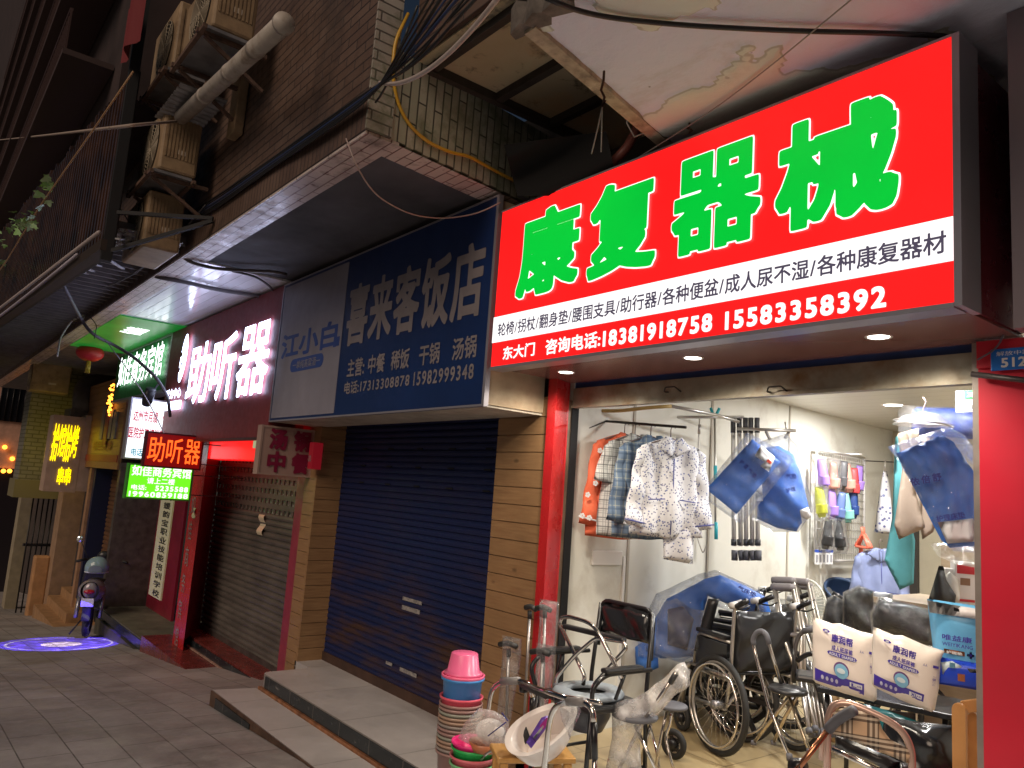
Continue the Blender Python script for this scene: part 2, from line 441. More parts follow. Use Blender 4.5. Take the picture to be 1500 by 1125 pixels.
M_greytile = tiles('grey_tile', (0.50, 0.47, 0.46, 1), (0.45, 0.425, 0.42, 1), (0.22, 0.2, 0.19, 1), 0.8, 0.8, 'xy', 0.0, 0.004, 0.38)
M_brownriser = mat('brown_riser', (0.10, 0.055, 0.035), 0.5, var=0.5, vs=5, dirt=((0.03, 0.02, 0.015, 1), 9))
def blacktile():
    g = G('black_marble_tile'); co = g.coord(); x, y, z = g.xyz(co)
    b = g.n('TexBrick', offset=0.0, i0=g.vec(x, z), i1=(0.012, 0.018, 0.022, 1), i2=(0.02, 0.026, 0.03, 1), i3=(0.09, 0.085, 0.08, 1), i4=1.0, i5=0.004, i6=0.1, i7=0.0, i8=0.45, i9=0.6)
    w = g.ramp(g.noise(g.scale(co, 9, 9, 26), 1.0, 7, 0.7), 0.60, 0.68, 0, 0.55)
    g.base(g.mix(w, b.outputs['Color'], (0.22, 0.22, 0.21, 1))); g.rough(0.22); return g.m
M_blacktile = blacktile()
# wide platform before the blue shutter
t = thing('shop_step', 'pale grey tiled platform with black marble edge before the blue shutter', 'step', (-5.3, 2.8, -0.5))
c0 = [(-3.2, 3.62), (-3.2, 2.8)] + [tuple(p)[:2] for p in arc((-6.79, 2.88, 0), 0.08, 270, 180, 5, 'xy')] + [(-6.87, 3.25), (-7.2, 3.25), (-7.2, 3.62)]
def slab(poly, z0, z1):
    n = len(poly); m = MB(); m.add([(x, y, z0) for x, y in poly] + [(x, y, z1) for x, y in poly], [tuple(range(n)), tuple(range(2 * n - 1, n - 1, -1))] + [(i, (i + 1) % n, (i + 1) % n + n, i + n) for i in range(n)]); return m
slab(c0, -0.5, -0.17).build('platform', M_greytile, t, world=True)
MB().box(-6.75, -3.25, 2.788, 2.799, -0.275, -0.178).build('edge_tile', M_blacktile, t, world=True)
MB().box(-6.84, -3.25, 2.77, 2.7995, -0.305, -0.279).build('wood_strip', mat('worn_orange_wood', (0.30, 0.13, 0.06), 0.6, var=0.6, vs=12), t, world=True)
# low step in front of it
t = thing('shop_step', 'low brown-fronted ramp step sinking into the paving by the grey platform', 'step', (-5.7, 2.41, -0.6))
slab([(-3.26, 2.765), (-3.26, 2.41), (-6.95, 2.41), (-6.87, 2.765)], -0.62, -0.30).build('tread', [M_greytile], t, world=True)
MB().box(-6.95, -3.3, 2.40, 2.4095, -0.6, -0.304).build('riser', M_brownriser, t, world=True)
MB().box(-6.8, -6.0, 2.392, 2.3995, -0.43, -0.33).build('edge_tile', M_blacktile, t, world=True)
# red shop steps
M_redstone = mat('dark_red_stone', (0.17, 0.035, 0.03), 0.28, var=0.35, vs=7, dirt=((0.06, 0.02, 0.02, 1), 4))
t = thing('shop_step', 'two dark red polished steps below the grey roller shutter', 'step', (-9.2, 2.87, -0.9))
slab([(-7.0, 3.8), (-7.0, 3.26), (-11.0, 3.24), (-11.0, 3.8)], -0.9, -0.53).build('upper_tread', M_redstone, t, world=True)
slab([(-7.0, 3.255), (-7.0, 2.86), (-11.2, 2.87), (-11.2, 3.235)], -1.1, -0.65).build('lower_tread', M_redstone, t, world=True)
MB().box(-10.5, -7.05, 3.222, 3.236, -0.635, -0.55).build('edge_tile', M_blacktile, t, world=True)
MB().box(-10.4, -7.05, 3.20, 3.2215, -0.645, -0.63).build('pale_strip', mat('worn_pale_strip', (0.35, 0.22, 0.17), 0.6, var=0.6, vs=15), t, world=True)
# stair entry landing
t = thing('shop_step', 'grey stone landing with black edge below the vertical school banner', 'step', (-12.4, 2.9, -1.3))
slab([(-11.22, 4.4), (-11.22, 2.92), (-14.1, 2.92), (-14.1, 4.4)], -1.5, -0.73).build('landing', mat('grey_green_stone', (0.13, 0.125, 0.09), 0.55, var=0.4, vs=4), t, world=True)
MB().box(-14.0, -11.25, 2.905, 2.9195, -0.87, -0.745).build('edge_tile', M_blacktile, t, world=True)
MB().box(-14.05, -11.25, 2.87, 2.9195, -1.6, -0.88).build('riser', mat('green_brown_riser', (0.075, 0.07, 0.045), 0.4, var=0.5, vs=3), t, world=True)

# ---- shutters
def shutter_mb(x0, x1, z0, z1, y, pitch=0.055, d=0.012):
    m = MB(); n = int((z1 - z0) / pitch); pr = []
    for i in range(n):
        za = z0 + (z1 - z0) * i / n; h = (z1 - z0) / n
        pr += [(za, 0.0), (za + h * 0.16, -d), (za + h * 0.5, -d * 1.25), (za + h * 0.82, -d), (za + h * 0.9, -0.001)]
    pr.append((z1, 0))
    xs = [x0 + (x1 - x0) * k / 14 for k in range(15)]
    m.add([(x, y + dy + 0.006 * mnoise.noise(Vector((x * 1.3, z * 2.1, 0))), z) for x in xs for z, dy in pr], [(i * len(pr) + j, (i + 1) * len(pr) + j, (i + 1) * len(pr) + j + 1, i * len(pr) + j + 1) for i in range(14) for j in range(len(pr) - 1)])
    return m
def worn(name, c1, c2, c3, hs=0.55, a=0.46, b=0.62, rough=0.5, zlim=None):
    g = G(name); co = g.coord()
    f = g.ramp(g.noise(g.scale(co, hs, 1, 3.2), 1.6, 9, 0.66), a, b)
    if zlim: f = g.math('MULTIPLY', f, g.ramp(g.math('ADD', g.xyz(co)[2], g.math('MULTIPLY', g.noise(g.scale(co, .4, 1, 2), 1.5, 4), .5)), zlim[0], zlim[1], .12, 1.0))
    c = g.mix(f, c1, c2); f2 = g.ramp(g.noise(g.scale(co, 0.5, 1, 20), 1.2, 6, 0.7), 0.55, 0.8, 0, 0.75); c = g.mix(f2, c, c3)
    f3 = g.ramp(g.noise(g.scale(co, 5, 1, 1.2), 2.0, 9, 0.7), 0.62, 0.8, 0, 0.4); c = g.mix(f3, c, tuple(q * 0.4 for q in c1[:3]) + (1,))
    g.base(c); g.rough(rough); g.b.inputs['Specular IOR Level'].default_value = 0.3; return g.m
M_blueshut = worn('worn_blue_shutter_paint', (0.010, 0.018, 0.075, 1), (0.062, 0.032, 0.022, 1), (0.022, 0.024, 0.056, 1), zlim=(1.45, .75))
t = thing('roller_shutter', 'dark blue roller shutter with rusty brown bands and torn stickers, closed', 'shutter', (-5.78, 3.53, -0.17))
shutter_mb(-7.17, -4.375, -0.165, 2.2, 3.53).build('curtain', M_blueshut, t, world=True)
m = MB(); m.box(-7.165, -4.38, 3.50, 3.54, -0.17, -0.09); m.build('bottom_rail', mat('rusty_rail', (0.06, 0.03, 0.02), 0.6, var=0.4), t, world=True)
M_steelg = mat('dull_guide_steel', (0.14, 0.12, 0.11), 0.45, 0.6, var=0.4, vs=9)
MB().box(-4.376, -4.33, 3.47, 3.55, -0.17, 2.2).build('guide_rail', M_steelg, t, world=True)
M_sticker = mat('torn_paper', (0.30, 0.28, 0.27), 0.8, var=0.5, vs=30, dirt=((0.03, 0.03, 0.08, 1), 40))
for px, py, w, h in ((604, 880, .30, .028), (602, 893, .28, .035), (598, 985, .26, .03), (570, 972, .1, .025)):
    p = atY(px, py, 3.512); MB().box(p.x - w / 2, p.x + w / 2, 3.508, 3.5125, p.z - h / 2, p.z + h / 2).build('torn_sticker', M_sticker, t, world=True)
# lock slots of the blue shutter
for k in range(15):
    x = -6.75 + (k % 5) * 0.5; z = 1.87 - 0.16 * (k // 5)
    MB().box(x, x + 0.09, 3.508, 3.513, z, z + 0.012).build('vent_slot', mat('slot_black', (0.004, 0.004, 0.006), 0.8), t, world=True)
# grey shutter with open grille rows
M_greyshut = worn('worn_grey_shutter', (0.085, 0.075, 0.068, 1), (0.14, 0.125, 0.11, 1), (0.045, 0.038, 0.036, 1), 0.9, 0.4, 0.65, 0.42)
t = thing('roller_shutter', 'closed grey roller shutter with rows of square grille holes under a red lintel', 'shutter', (-9.5, 3.53, -0.53))
shutter_mb(-10.9, -7.9, -0.52, 1.12, 3.53, 0.07, 0.016).build('curtain', M_greyshut, t, world=True)
m = MB(); rows = 8; zt = 1.12; ph = 0.115
for r in range(rows):
    z = zt + r * ph; m.box(-10.9, -7.9, 3.515, 3.535, z + 0.055, z + ph)
    k = 0; x = -10.9 + (0.05 if r % 2 else 0)
    while x < -7.95: m.box(x, x + 0.045, 3.517, 3.533, z, z + 0.055); x += 0.13
m.build('grille', M_greyshut, t, world=True)
MB().box(-10.88, -7.92, 3.60, 3.62, 1.1, 2.06).build('back_panel', mat('grille_hole_light', (0.6, 0.62, 0.55), 0.6), t, world=True)  # pale panel put in for the light showing through the grille holes
m = MB(); m.box(-10.9, -7.9, 3.5, 3.54, -0.53, -0.47); m.build('bottom_rail', M_steelg, t, world=True)
m = MB(); p = atY(383, 770, 3.5); m.grid(lambda u, v: (p.x - .1 + .17 * u + .02 * v, 3.5 - .02 * math.sin(9 * v), p.z - .11 + .24 * v), 4, 10); m.build('paper_note', mat('cream_paper', (0.62, 0.52, 0.38), 0.8), t, world=True)

# ---- facade wall behind everything (building body)
M_darkwall = mat('dark_plaster', (0.10, 0.09, 0.085), 0.8, var=0.4, vs=3, dirt=((0.03, 0.028, 0.027, 1), 2))
t = thing('shop_building', 'dark plaster ground floor wall behind the shop signs', 'building', (-6, 3.6, 0))
m = MB(); m.box(-30, -3.9, 3.66, 3.9, 2.0, 4.6); m.box(-13.6, -10.95, 4.4, 4.6, -1, 4.5); m.box(-3.9, 3.0, 3.66, 3.9, 2.62, 4.6)
m.build('wall', M_darkwall, t, world=True)
M_oldsoffit = G('old_yellowed_plaster'); g = M_oldsoffit; co = g.coord()
c = g.mix(g.ramp(g.noise(co, 1.6, 6), 0.3, 0.7), (0.34, 0.29, 0.19, 1), (0.42, 0.37, 0.27, 1))
c = g.mix(g.ramp(g.noise(co, 5, 9, 0.72), 0.55, 0.68), c, (0.06, 0.05, 0.04, 1)); c = g.mix(g.ramp(g.noise(co, 2.2, 4), 0.58, 0.7, 0, .6), c, (0.45, 0.30, 0.16, 1))
g.base(c); g.rough(0.85); g.bump(g.noise(co, 18, 8), 0.3, 0.01); M_oldsoffit = g.m
m = MB(); m.box(-3.74, 3.0, 2.06, 3.66, 4.02, 4.3); m.build('old_soffit', M_oldsoffit, t, world=True)
m = MB()
for y in (2.6, 3.05): m.box(-3.74, -1.5, y, y + 0.05, 3.97, 4.0195)
for x in (-3.70, -3.45): pass
m.box(-3.74, -3.69, 2.12, 3.6, 3.965, 4.0185); m.box(-3.68, -1.5, 2.12, 2.165, 3.972, 4.0188)
m.build('soffit_beams', mat('black_timber', (0.025, 0.02, 0.017), 0.7, var=0.3), t, world=True)
M_browntile = tiles('brown_wall_tile', (0.115, 0.072, 0.055, 1), (0.145, 0.096, 0.074, 1), (0.035, 0.025, 0.022, 1), 0.24, 0.065, 'xz', 0.5, 0.006, 0.4, ((0.05, 0.035, 0.03, 1), 1.5, 0.52))
M_browntilev = tiles('brown_upright_tile', (0.115, 0.072, 0.055, 1), (0.14, 0.092, 0.07, 1), (0.035, 0.025, 0.022, 1), 0.20, 0.06, 'zx', 0.0, 0.006, 0.4, ((0.05, 0.035, 0.03, 1), 1.5, 0.52))
m = MB(); m.box(-3.74, 3.0, 2.03, 2.0595, 4.03, 6.5); m.build('upper_wall', M_browntile, t, world=True)
# peeling white slab over the red sign
g = G('peeling_white_paint'); co = g.coord(); x, y, z = g.xyz(co)
c = g.mix(g.ramp(g.noise(co, 1.1, 6, .6), 0.3, 0.7), (0.58, 0.64, 0.58, 1), (0.74, 0.78, 0.73, 1))
c = g.mix(g.ramp(z, 0.0285, 0.0300), c, (0.66, 0.70, 0.85, 1)); c = g.mix(g.math('MULTIPLY', g.ramp(z, 0.0238, 0.0262, 0, .38), g.ramp(z, 0.0285, 0.0295, 1, 0)), c, (0.13, 0.11, 0.10, 1))
c = g.mix(g.ramp(g.noise(co, 2.6, 10, 0.7), 0.56, 0.72, 0, 0.45), c, (0.40, 0.39, 0.34, 1)); c = g.mix(g.ramp(g.noise(g.scale(co, 1, 3, 1), 1.2, 6, .7), 0.55, 0.7, 0, .35), c, (0.30, 0.27, 0.20, 1))
v = g.n('TexVoronoi', i0=co, i2=5.0); c = g.mix(g.ramp(v.outputs['Distance'], .015, .04, .7, 0), c, (.06, .05, .045, 1))
g.base(c); g.rough(0.75); g.bump(g.math('ADD', g.noise(co, 14, 9, .65), g.math('MULTIPLY', g.noise(co, 4, 4), .7)), 0.4, 0.02); M_peel = g.m
t = thing('canopy_slab', 'peeling whitewashed concrete slab jutting out above the red sign', 'canopy', (-1.5, 2.3, 3.4))
k = -0.235
def slabpt(u, v):
    x = -2.31 + 5 * u; y = 1.76 + 1.9 * v
    xx = x + k * (y - 1.76); n = mnoise.fractal(Vector((xx * 1.15, y * 1.15, 3.7)), .9, 2.1, 5)
    st = min(1, max(0, (n - .05) / .04)); return (xx, y, 3.42 + 0.003 * mnoise.noise(Vector((x * 2, y * 2, 0))) + .014 * st + .004 * st * mnoise.noise(Vector((x * 22, y * 22, 1))))
m = MB(); m.grid(slabpt, 200, 80)
m.build('soffit', M_peel, t, world=True)
edge_m = MB()
# ragged broken concrete rim
for i in range(46):
    x = -2.33 + i * 0.11 + random.uniform(-.02, .02)
    chunk = [(x + math.cos(a) * .07 * random.uniform(.7, 1.2), 1.745 + math.sin(a) * .07 * random.uniform(.5, 1), 3.47 + zz * .07 * random.uniform(.7, 1.2)) for zz in (-.8, .8) for a in (0.3, 1.3, 2.6, 3.7, 5.1)]
    edge_m.add(chunk, [(0, 1, 2, 3, 4), (9, 8, 7, 6, 5)] + [(q, (q + 1) % 5, (q + 1) % 5 + 5, q + 5) for q in range(5)])
edge_m.box(-2.3, 2.7, 1.74, 1.79, 3.44, 3.66)
edge_m.build('broken_rim', mat('broken_concrete', (0.16, 0.14, 0.125), 0.9, var=0.5, vs=14, bump=0.6, bs=30), t, world=True)
m = MB(); m.add([(-2.33, 1.76, 3.412), (-2.26, 1.76, 3.412), (-2.26 + k * 1.9, 3.66, 3.412), (-2.33 + k * 1.9, 3.66, 3.412), (-2.33, 1.76, 3.60), (-2.26, 1.76, 3.6), (-2.26 + k * 1.9, 3.66, 3.60), (-2.33 + k * 1.9, 3.66, 3.60)], [(0, 1, 2, 3), (4, 7, 6, 5), (0, 3, 7, 4), (1, 5, 6, 2), (0, 4, 5, 1), (3, 2, 6, 7)])
m.build('drip_edge', mat('drip_edge_paint', (0.42, 0.36, 0.27), 0.7, var=0.4, vs=12, dirt=((0.12, 0.1, 0.08, 1), 10)), t, world=True)
m = MB()
for (px, py, L) in ((885, 104, .17), (1010, 180, .05)):
    p = atZ(px, py, 3.415); m.tube([p, p + Vector((0, 0, -L * .25)), p + Vector((-.012, 0, -L * .5)), p + Vector((.012, 0, -L * .75)), p + Vector((.0, 0, -L)), p + Vector((.02, 0, -L * .85))], 0.006, 5)
m.build('iron_hook', mat('rusty_iron', (0.07, 0.03, 0.02), 0.8, var=0.5, vs=40), t, world=True)
m = MB(); p = atZ(885, 104, 3.415) + Vector((0, 0, -.17)); m.tube(sag(p, p + Vector((-.05, 0, -.2)), .01, 6), 0.003, 5); m.tube(sag(p, p + Vector((.01, 0, -.21)), -.01, 6), 0.003, 5); m.build('loose_wire', mat('grey_wire', (0.3, 0.29, 0.27), 0.6), t, world=True)
m = MB(); p = atZ(922, 148, 3.6); m.tube([p, p + Vector((-.01, 0, -.12)), p + Vector((.03, .02, -.2)), p + Vector((.09, .05, -.18))], 0.004, 5); m.build('wire_loop', MATS['grey_wire'], t, world=True)

# ---- tiled balcony over the left shops
M_endtile = tiles('green_stained_tile', (0.33, 0.34, 0.27, 1), (0.40, 0.39, 0.33, 1), (0.05, 0.05, 0.045, 1), 0.30, 0.062, 'zy', 0.5, 0.006, 0.42, ((0.10, 0.12, 0.07, 1), 2.4, 0.50))
M_paletile = tiles('pale_soffit_tile', (0.56, 0.48, 0.46, 1), (0.62, 0.54, 0.52, 1), (0.16, 0.08, 0.075, 1), 0.24, 0.075, 'xy', 0.5, 0.005, 0.3, ((0.13, 0.10, 0.085, 1), 3, 0.52))
t = thing('balcony', 'long brown-tiled balcony jutting over the left shops with a dark underside', 'balcony', (-10, 1.8, 3.5))
m = MB(); m.box(-26, -3.76, 1.78, 1.93, 3.50, 3.72); m.build('lower_fascia', M_browntilev, t, world=True)
m = MB(); m.box(-26, -3.76, 1.783, 1.93, 3.7205, 6.6); m.build('parapet', M_browntile, t, world=True)
m = MB(); m.box(-3.7595, -3.745, 1.775, 1.935, 3.498, 6.6); m.build('corner_tiles', tiles('pale_corner_tile', (0.34, 0.31, 0.28, 1), (0.40, 0.37, 0.33, 1), (0.07, 0.06, 0.055, 1), 0.24, 0.06, 'yz', 0.5, 0.006, 0.4, ((0.12, 0.13, 0.08, 1), 3, 0.52)), t, world=True)
m = MB(); m.add([(-3.76, 1.936, 3.5), (-3.99, 3.66, 3.5), (-3.99, 3.66, 4.05), (-3.76, 1.936, 4.05), (-3.9, 1.936, 3.5), (-4.1, 3.66, 3.5), (-4.1, 3.66, 4.05), (-3.9, 1.936, 4.05)], [(0, 1, 2, 3), (4, 7, 6, 5), (0, 4, 5, 1), (3, 2, 6, 7), (0, 3, 7, 4), (1, 5, 6, 2)])
m.build('end_wall', M_endtile, t, world=True)
m = MB(); m.box(-26, -3.765, 1.785, 2.0, 3.482, 3.499); m.add([(-3.765, 2.0005, 3.482), (-3.765 - .215, 3.6, 3.482), (-3.97 - .215, 3.6, 3.482), (-3.97, 2.0005, 3.482)], [(0, 1, 2, 3)]); m.build('tiled_soffit_border', M_paletile, t, world=True)
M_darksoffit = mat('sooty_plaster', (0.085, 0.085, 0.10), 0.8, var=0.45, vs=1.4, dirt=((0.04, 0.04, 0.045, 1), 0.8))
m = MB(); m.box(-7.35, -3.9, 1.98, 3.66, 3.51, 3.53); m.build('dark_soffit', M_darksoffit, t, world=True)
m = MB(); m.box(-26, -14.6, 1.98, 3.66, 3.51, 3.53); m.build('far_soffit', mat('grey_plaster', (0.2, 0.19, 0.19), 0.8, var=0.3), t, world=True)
# shiny strip ceiling over the hearing aid sign
g = G('gloss_strip_panel'); co = g.coord(); x, y, z = g.xyz(co)
gr = g.ramp(g.math('FRACT', g.math('DIVIDE', y, 0.12)), 0.0, 0.05); g.base(g.mix(gr, (0.25, 0.25, 0.3, 1), (0.80, 0.79, 0.84, 1))); g.rough(g.ramp(g.noise(co, 2, 3), .3, .7, 0.1, 0.2)); g.bump(g.math('ADD', gr, g.math('MULTIPLY', g.noise(g.scale(co, 1, 6, 1), 2, 3), 0.6)), 0.5, 0.01); M_strip = g.m
m = MB(); m.box(-14.6, -7.36, 2.001, 2.85, 3.49, 3.51); m.build('strip_ceiling', M_strip, t, world=True)
m = MB(); m.box(-14.6, -7.3, 2.851, 3.66, 3.47, 3.6); m.build('dark_bulkhead', mat('brown_bulkhead', (0.06, 0.045, 0.045), 0.6), t, world=True)

# ---- pilasters
def planks(x0, x1, y, z0, z1, h=0.118, d=0.02, gap=0.006, ax='x', at=None):
    m = MB(); z = z0
    while z < z1 - 0.01:
        zz = min(z + h - gap, z1)
        if ax == 'x': m.box(x0, x1, y, y + d, z, zz)
        else: m.box(at - d, at, x0, x1, z, zz)
        z += h
    if ax == 'x': m.box(x0 + .002, x1 - .002, y + d * .6, y + d + .03, z0, z1)
    else: m.box(at - d - .03, at - d * .6, x0 + .002, x1 - .002, z0, z1)
    return m
def wood(name, c1, c2, ax=2, sc=(1, 6, 30), rough=0.45):
    if name in MATS: return MATS[name]
    g = G(name); co = g.coord()
    n = g.noise(g.scale(co, *sc), 1.5, 6, 0.6); c = g.mix(g.ramp(n, 0.3, 0.7), c1, c2)
    v = g.n('TexVoronoi', i0=g.scale(co, 3, 3, 6), i2=1.0); c = g.mix(g.ramp(v.outputs['Distance'], 0.04, 0.11, 0.8, 0), c, tuple(q * 0.25 for q in c1[:3]) + (1,))
    c = g.mix(g.ramp(g.noise(co, 2.5, 5), 0.45, 0.75, 0, 0.5), c, tuple(q * 0.5 for q in c1[:3]) + (1,))
    g.base(c); g.rough(rough); g.bump(n, 0.15, 0.003); MATS[name] = g.m; return g.m
M_plank = wood('varnished_plank', (0.34, 0.20, 0.095, 1), (0.24, 0.13, 0.06, 1), sc=(3, 3, 40))
t = thing('plank_pillar', 'varnished plank cladding between the blue shutter and the red post', 'pillar', (-3.93, 3.3, -0.17))
planks(-4.335, -3.80, 3.3, -0.17, 2.2).build('cladding', M_plank, t, world=True)
t = thing('plank_pillar', 'varnished plank pillar between grey shutter and blue shutter', 'pillar', (-7.28, 3.25, -0.17))
planks(-7.42, -7.172, 3.25, -0.45, 2.2).build('front_cladding', M_plank, t, world=True)
planks(3.25, 3.52, 0, -0.17, 2.2, ax='y', at=-7.15).build('side_cladding', M_plank, t, world=True)
M_redpaint = mat('red_paint', (0.52, 0.018, 0.022), 0.28, var=0.25, vs=3)
M_darkred = mat('dark_red_panel', (0.21, 0.012, 0.03), 0.35, var=0.2, vs=2)
t = thing('door_post', 'dull red post strip beside the plank pillar at the grey shutter', 'post', (-7.5, 3.25, -0.5))
MB().box(-7.62, -7.425, 3.26, 3.5, -0.53, 2.1).build('post', mat('dull_red_panel', (0.28, 0.03, 0.06), 0.4, var=0.2), t, world=True)
t = thing('door_post', 'bright red metal post at the left edge of the lit shop opening', 'post', (-3.76, 3.3, -0.1))
m = MB(); m.add([(-3.795, 3.28, -.2), (-3.715, 3.28, -.2), (-3.80, 3.47, -.2), (-3.795, 3.47, -.2), (-3.795, 3.28, 2.32), (-3.715, 3.28, 2.32), (-3.80, 3.47, 2.32), (-3.795, 3.47, 2.32)], [(0, 1, 2, 3), (7, 6, 5, 4), (0, 4, 5, 1), (1, 5, 6, 2), (0, 3, 7, 4)])
m.build('post', M_redpaint, t, world=True)
MB().box(-3.88, -3.80, 3.47, 3.56, -0.1, 2.2).build('guide_rail', mat('brown_steel', (0.20, 0.14, 0.10), 0.45, 0.5, var=0.4), t, world=True)
MB().box(-3.798, -3.79, 3.50, 3.56, -0.1, 2.15).build('rail_slot', mat('slot_black', (0.004, 0.004, 0.006), 0.8), t, world=True)
t = thing('door_post', 'wide red painted column at the right edge of the lit shop opening', 'post', (-1.0, 3.4, -0.1))
MB().box(-1.262, 0.5, 3.40, 3.62, -0.15, 2.30).build('column', mat('red_column_paint', (0.55, 0.014, 0.035), 0.4, var=0.2, vs=1.3), t, world=True)
MB().box(-1.287, -1.2625, 3.405, 3.6, -0.15, 2.30).build('guide_rail', mat('grey_rail', (0.33, 0.28, 0.25), 0.4, 0.5, var=0.3), t, world=True)
# red pillar of the hearing aid shop, with tape lettering
t = thing('door_post', 'red pillar with peeling silver handwriting beside the grey shutter recess', 'post', (-10.3, 3.1, -0.65))
m = MB(); m.add([(-10.62, 3.1, -.66), (-10.15, 3.1, -.66), (-10.92, 3.52, -.66), (-11.1, 3.52, -.66), (-10.62, 3.1, 1.95), (-10.15, 3.1, 1.95), (-10.92, 3.52, 1.95), (-11.1, 3.52, 1.95)], [(0, 1, 2, 3), (7, 6, 5, 4), (0, 4, 5, 1), (2, 6, 7, 3), (0, 3, 7, 4)])
m.build('front', M_redpaint, t, world=True)
m = MB(); m.add([(-10.15, 3.1005, -.53), (-10.92, 3.52, -.53), (-10.92, 3.52, 1.95), (-10.15, 3.1005, 1.95)], [(0, 1, 2, 3)]); m.xf(Matrix.Translation((0.004, -0.002, 0)))
m.build('recess_side', M_darkred, t, world=True)
M_silver = mat('silver_tape', (0.42, 0.36, 0.36), 0.35, 0.3, var=0.3)
for i, ch in enumerate('如佳商务宾馆'):
    z = 1.12 - i * 0.33
    text(t, ch, (-10.52, 3.094, z - .12), (1, 0, 0), (0, 0, 1), 0.15, 0.24, M_silver, skew=-.1)
m = MB(); p = Vector((-10.37, 3.09, 0.95)); m.grid(lambda u, v: (p.x - .06 + .1 * u, 3.092 - .012 * math.sin(7 * v + 3 * u), p.z + .13 * v), 4, 6); m.build('pasted_note', MATS['cream_paper'], t, world=True)
# red lintel above grey shutter, the light on it put in as emission
t = thing('lintel_beam', 'glossy red lintel glowing above the grey shutter grille', 'lintel', (-9, 3.2, 1.9))
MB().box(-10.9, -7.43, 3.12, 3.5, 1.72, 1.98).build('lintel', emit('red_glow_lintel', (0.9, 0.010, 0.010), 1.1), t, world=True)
MB().box(-8.55, -7.5, 3.09, 3.119, 1.85, 1.93).build('light_strip', emit('pale_green_tube', (0.42, 0.5, 0.28), 0.75), t, world=True)
# stair door
t = thing('stair_door', 'open stair entrance with dark wine red panels beside the school banner', 'doorway', (-12.8, 4.2, -0.73))
MB().box(-14.05, -12.55, 3.60, 3.64, -0.73, 1.55).build('door_panel', M_darkred, t, world=True)
MB().box(-14.2, -14.05, 2.93, 3.64, -0.73, 1.6).build('jamb', M_steelg, t, world=True)
MB().box(-12.5, -10.95, 4.3, 4.34, -0.73, 1.9).build('back_panel', mat('brown_inner', (0.10, 0.07, 0.05), 0.6), t, world=True)
# right neighbour: dark blue-grey wall, metal trim
t = thing('neighbour_wall', 'dark violet side wall with a pale metal trim right of the red sign', 'wall', (-0.8, 3.3, 2.3))
MB().box(-1.05, 1.2, 3.46, 3.65, 2.305, 3.43).build('wall', mat('violet_wall', (0.075, 0.05, 0.10), 0.45, var=0.3), t, world=True)
MB().box(-0.985, -0.93, 2.96, 3.05, 2.24, 3.43).build('metal_trim', mat('grey_rose_trim', (0.24, 0.20, 0.22), 0.35, 0.3), t, world=True)
MB().box(-0.93, 0.8, 2.98, 3.45, 2.26, 3.43).build('sign_body', mat('black_violet', (0.03, 0.03, 0.05), 0.35), t, world=True)
MB().box(-1.262, 0.6, 3.385, 3.46, 2.19, 2.30).build('red_lintel', MATS['red_column_paint'], t, world=True)
m = MB(); m.tube([atY(1424, 548, 3.36), atY(1500, 557, 3.33), atY(1600, 570, 3.3)], 0.012, 8); m.build('bracket_bar', mat('dark_bar', (0.05, 0.04, 0.04), 0.5, 0.5), t, world=True)
# ================================================================== signs
XU, ZU, YU = Vector((1, 0, 0)), Vector((0, 0, 1)), Vector((0, 1, 0))
M_trim = mat('brushed_alu', (0.42, 0.40, 0.45), 0.35, 0.6)
E_red = emit('red_lightbox', (1.0, 0.010, 0.010), 1.35, 0.2)
E_white = emit('white_lightbox', (1.0, 0.98, 0.97), 1.25)
E_green = emit('green_lightbox', (0.0, 0.60, 0.042), 1.0, 0.12)
E_ink = emit('grey_ink', (0.09, 0.075, 0.12), 0.8)
# --- main red light box
t = thing('shop_sign', 'long red lightbox sign with huge green characters and white phone numbers', 'sign', (-2.45, 2.8, 2.32))
YS = 2.8
MB().box(-3.78, -1.112, YS + 0.012, 3.44, 2.325, 3.315).build('box', mat('dark_red_box', (0.14, 0.02, 0.03), 0.3, var=0.2), t, world=True)
MB().box(-3.80, -1.112, YS, YS + 0.011, 2.319, 3.322).build('face', E_red, t, world=True)
m = MB(); m.box(-1.111, -1.085, YS - .004, YS + 0.16, 2.305, 3.33); m.box(-3.81, -1.112, YS - .004, YS + 0.10, 2.30, 2.3185); m.box(-3.81, -1.112, YS - .003, YS + 0.05, 3.3225, 3.333); m.build('frame', M_trim, t, world=True)
MB().box(-3.802, -1.1125, YS - 0.005, YS - 0.0005, 2.470, 2.632).build('white_band', E_white, t, world=True)
MB().box(-3.78, -1.12, YS + .10, 3.47, 2.312, 2.3245).build('soffit', mat('maroon_soffit', (0.22, 0.10, 0.09), 0.22), t, world=True)
for ch, x0, x1, z0, z1 in (('康', -3.60, -3.04, 2.71, 3.235), ('复', -2.985, -2.48, 2.715, 3.235), ('器', -2.40, -1.885, 2.725, 3.215), ('械', -1.83, -1.29, 2.715, 3.20)):
    text(t, ch, (x0 + .028, YS - 0.008, z0 + .022), XU, ZU, x1 - x0 - .056, z1 - z0 - .044, E_white, weight=0.052, res=110, name='lettering_outline')
    text(t, ch, (x0 + .028, YS - 0.011, z0 + .022), XU, ZU, x1 - x0 - .056, z1 - z0 - .044, E_green, weight=0.039, res=110)
text(t, '轮椅/拐杖/翻身垫/腰围支具/助行器/各种便盆/成人尿不湿/各种康复器材', (-3.745, YS - 0.007, 2.503), XU, ZU, 2.61, 0.083, E_ink, weight=0.018, res=56)
text(t, '东大门', (-3.68, YS - 0.003, 2.352), XU, ZU, 0.295, 0.078, E_white, weight=0.022, res=56)
text(t, '咨询电话:', (-3.285, YS - 0.003, 2.345), XU, ZU, 0.435, 0.085, E_white, weight=0.024, res=56)
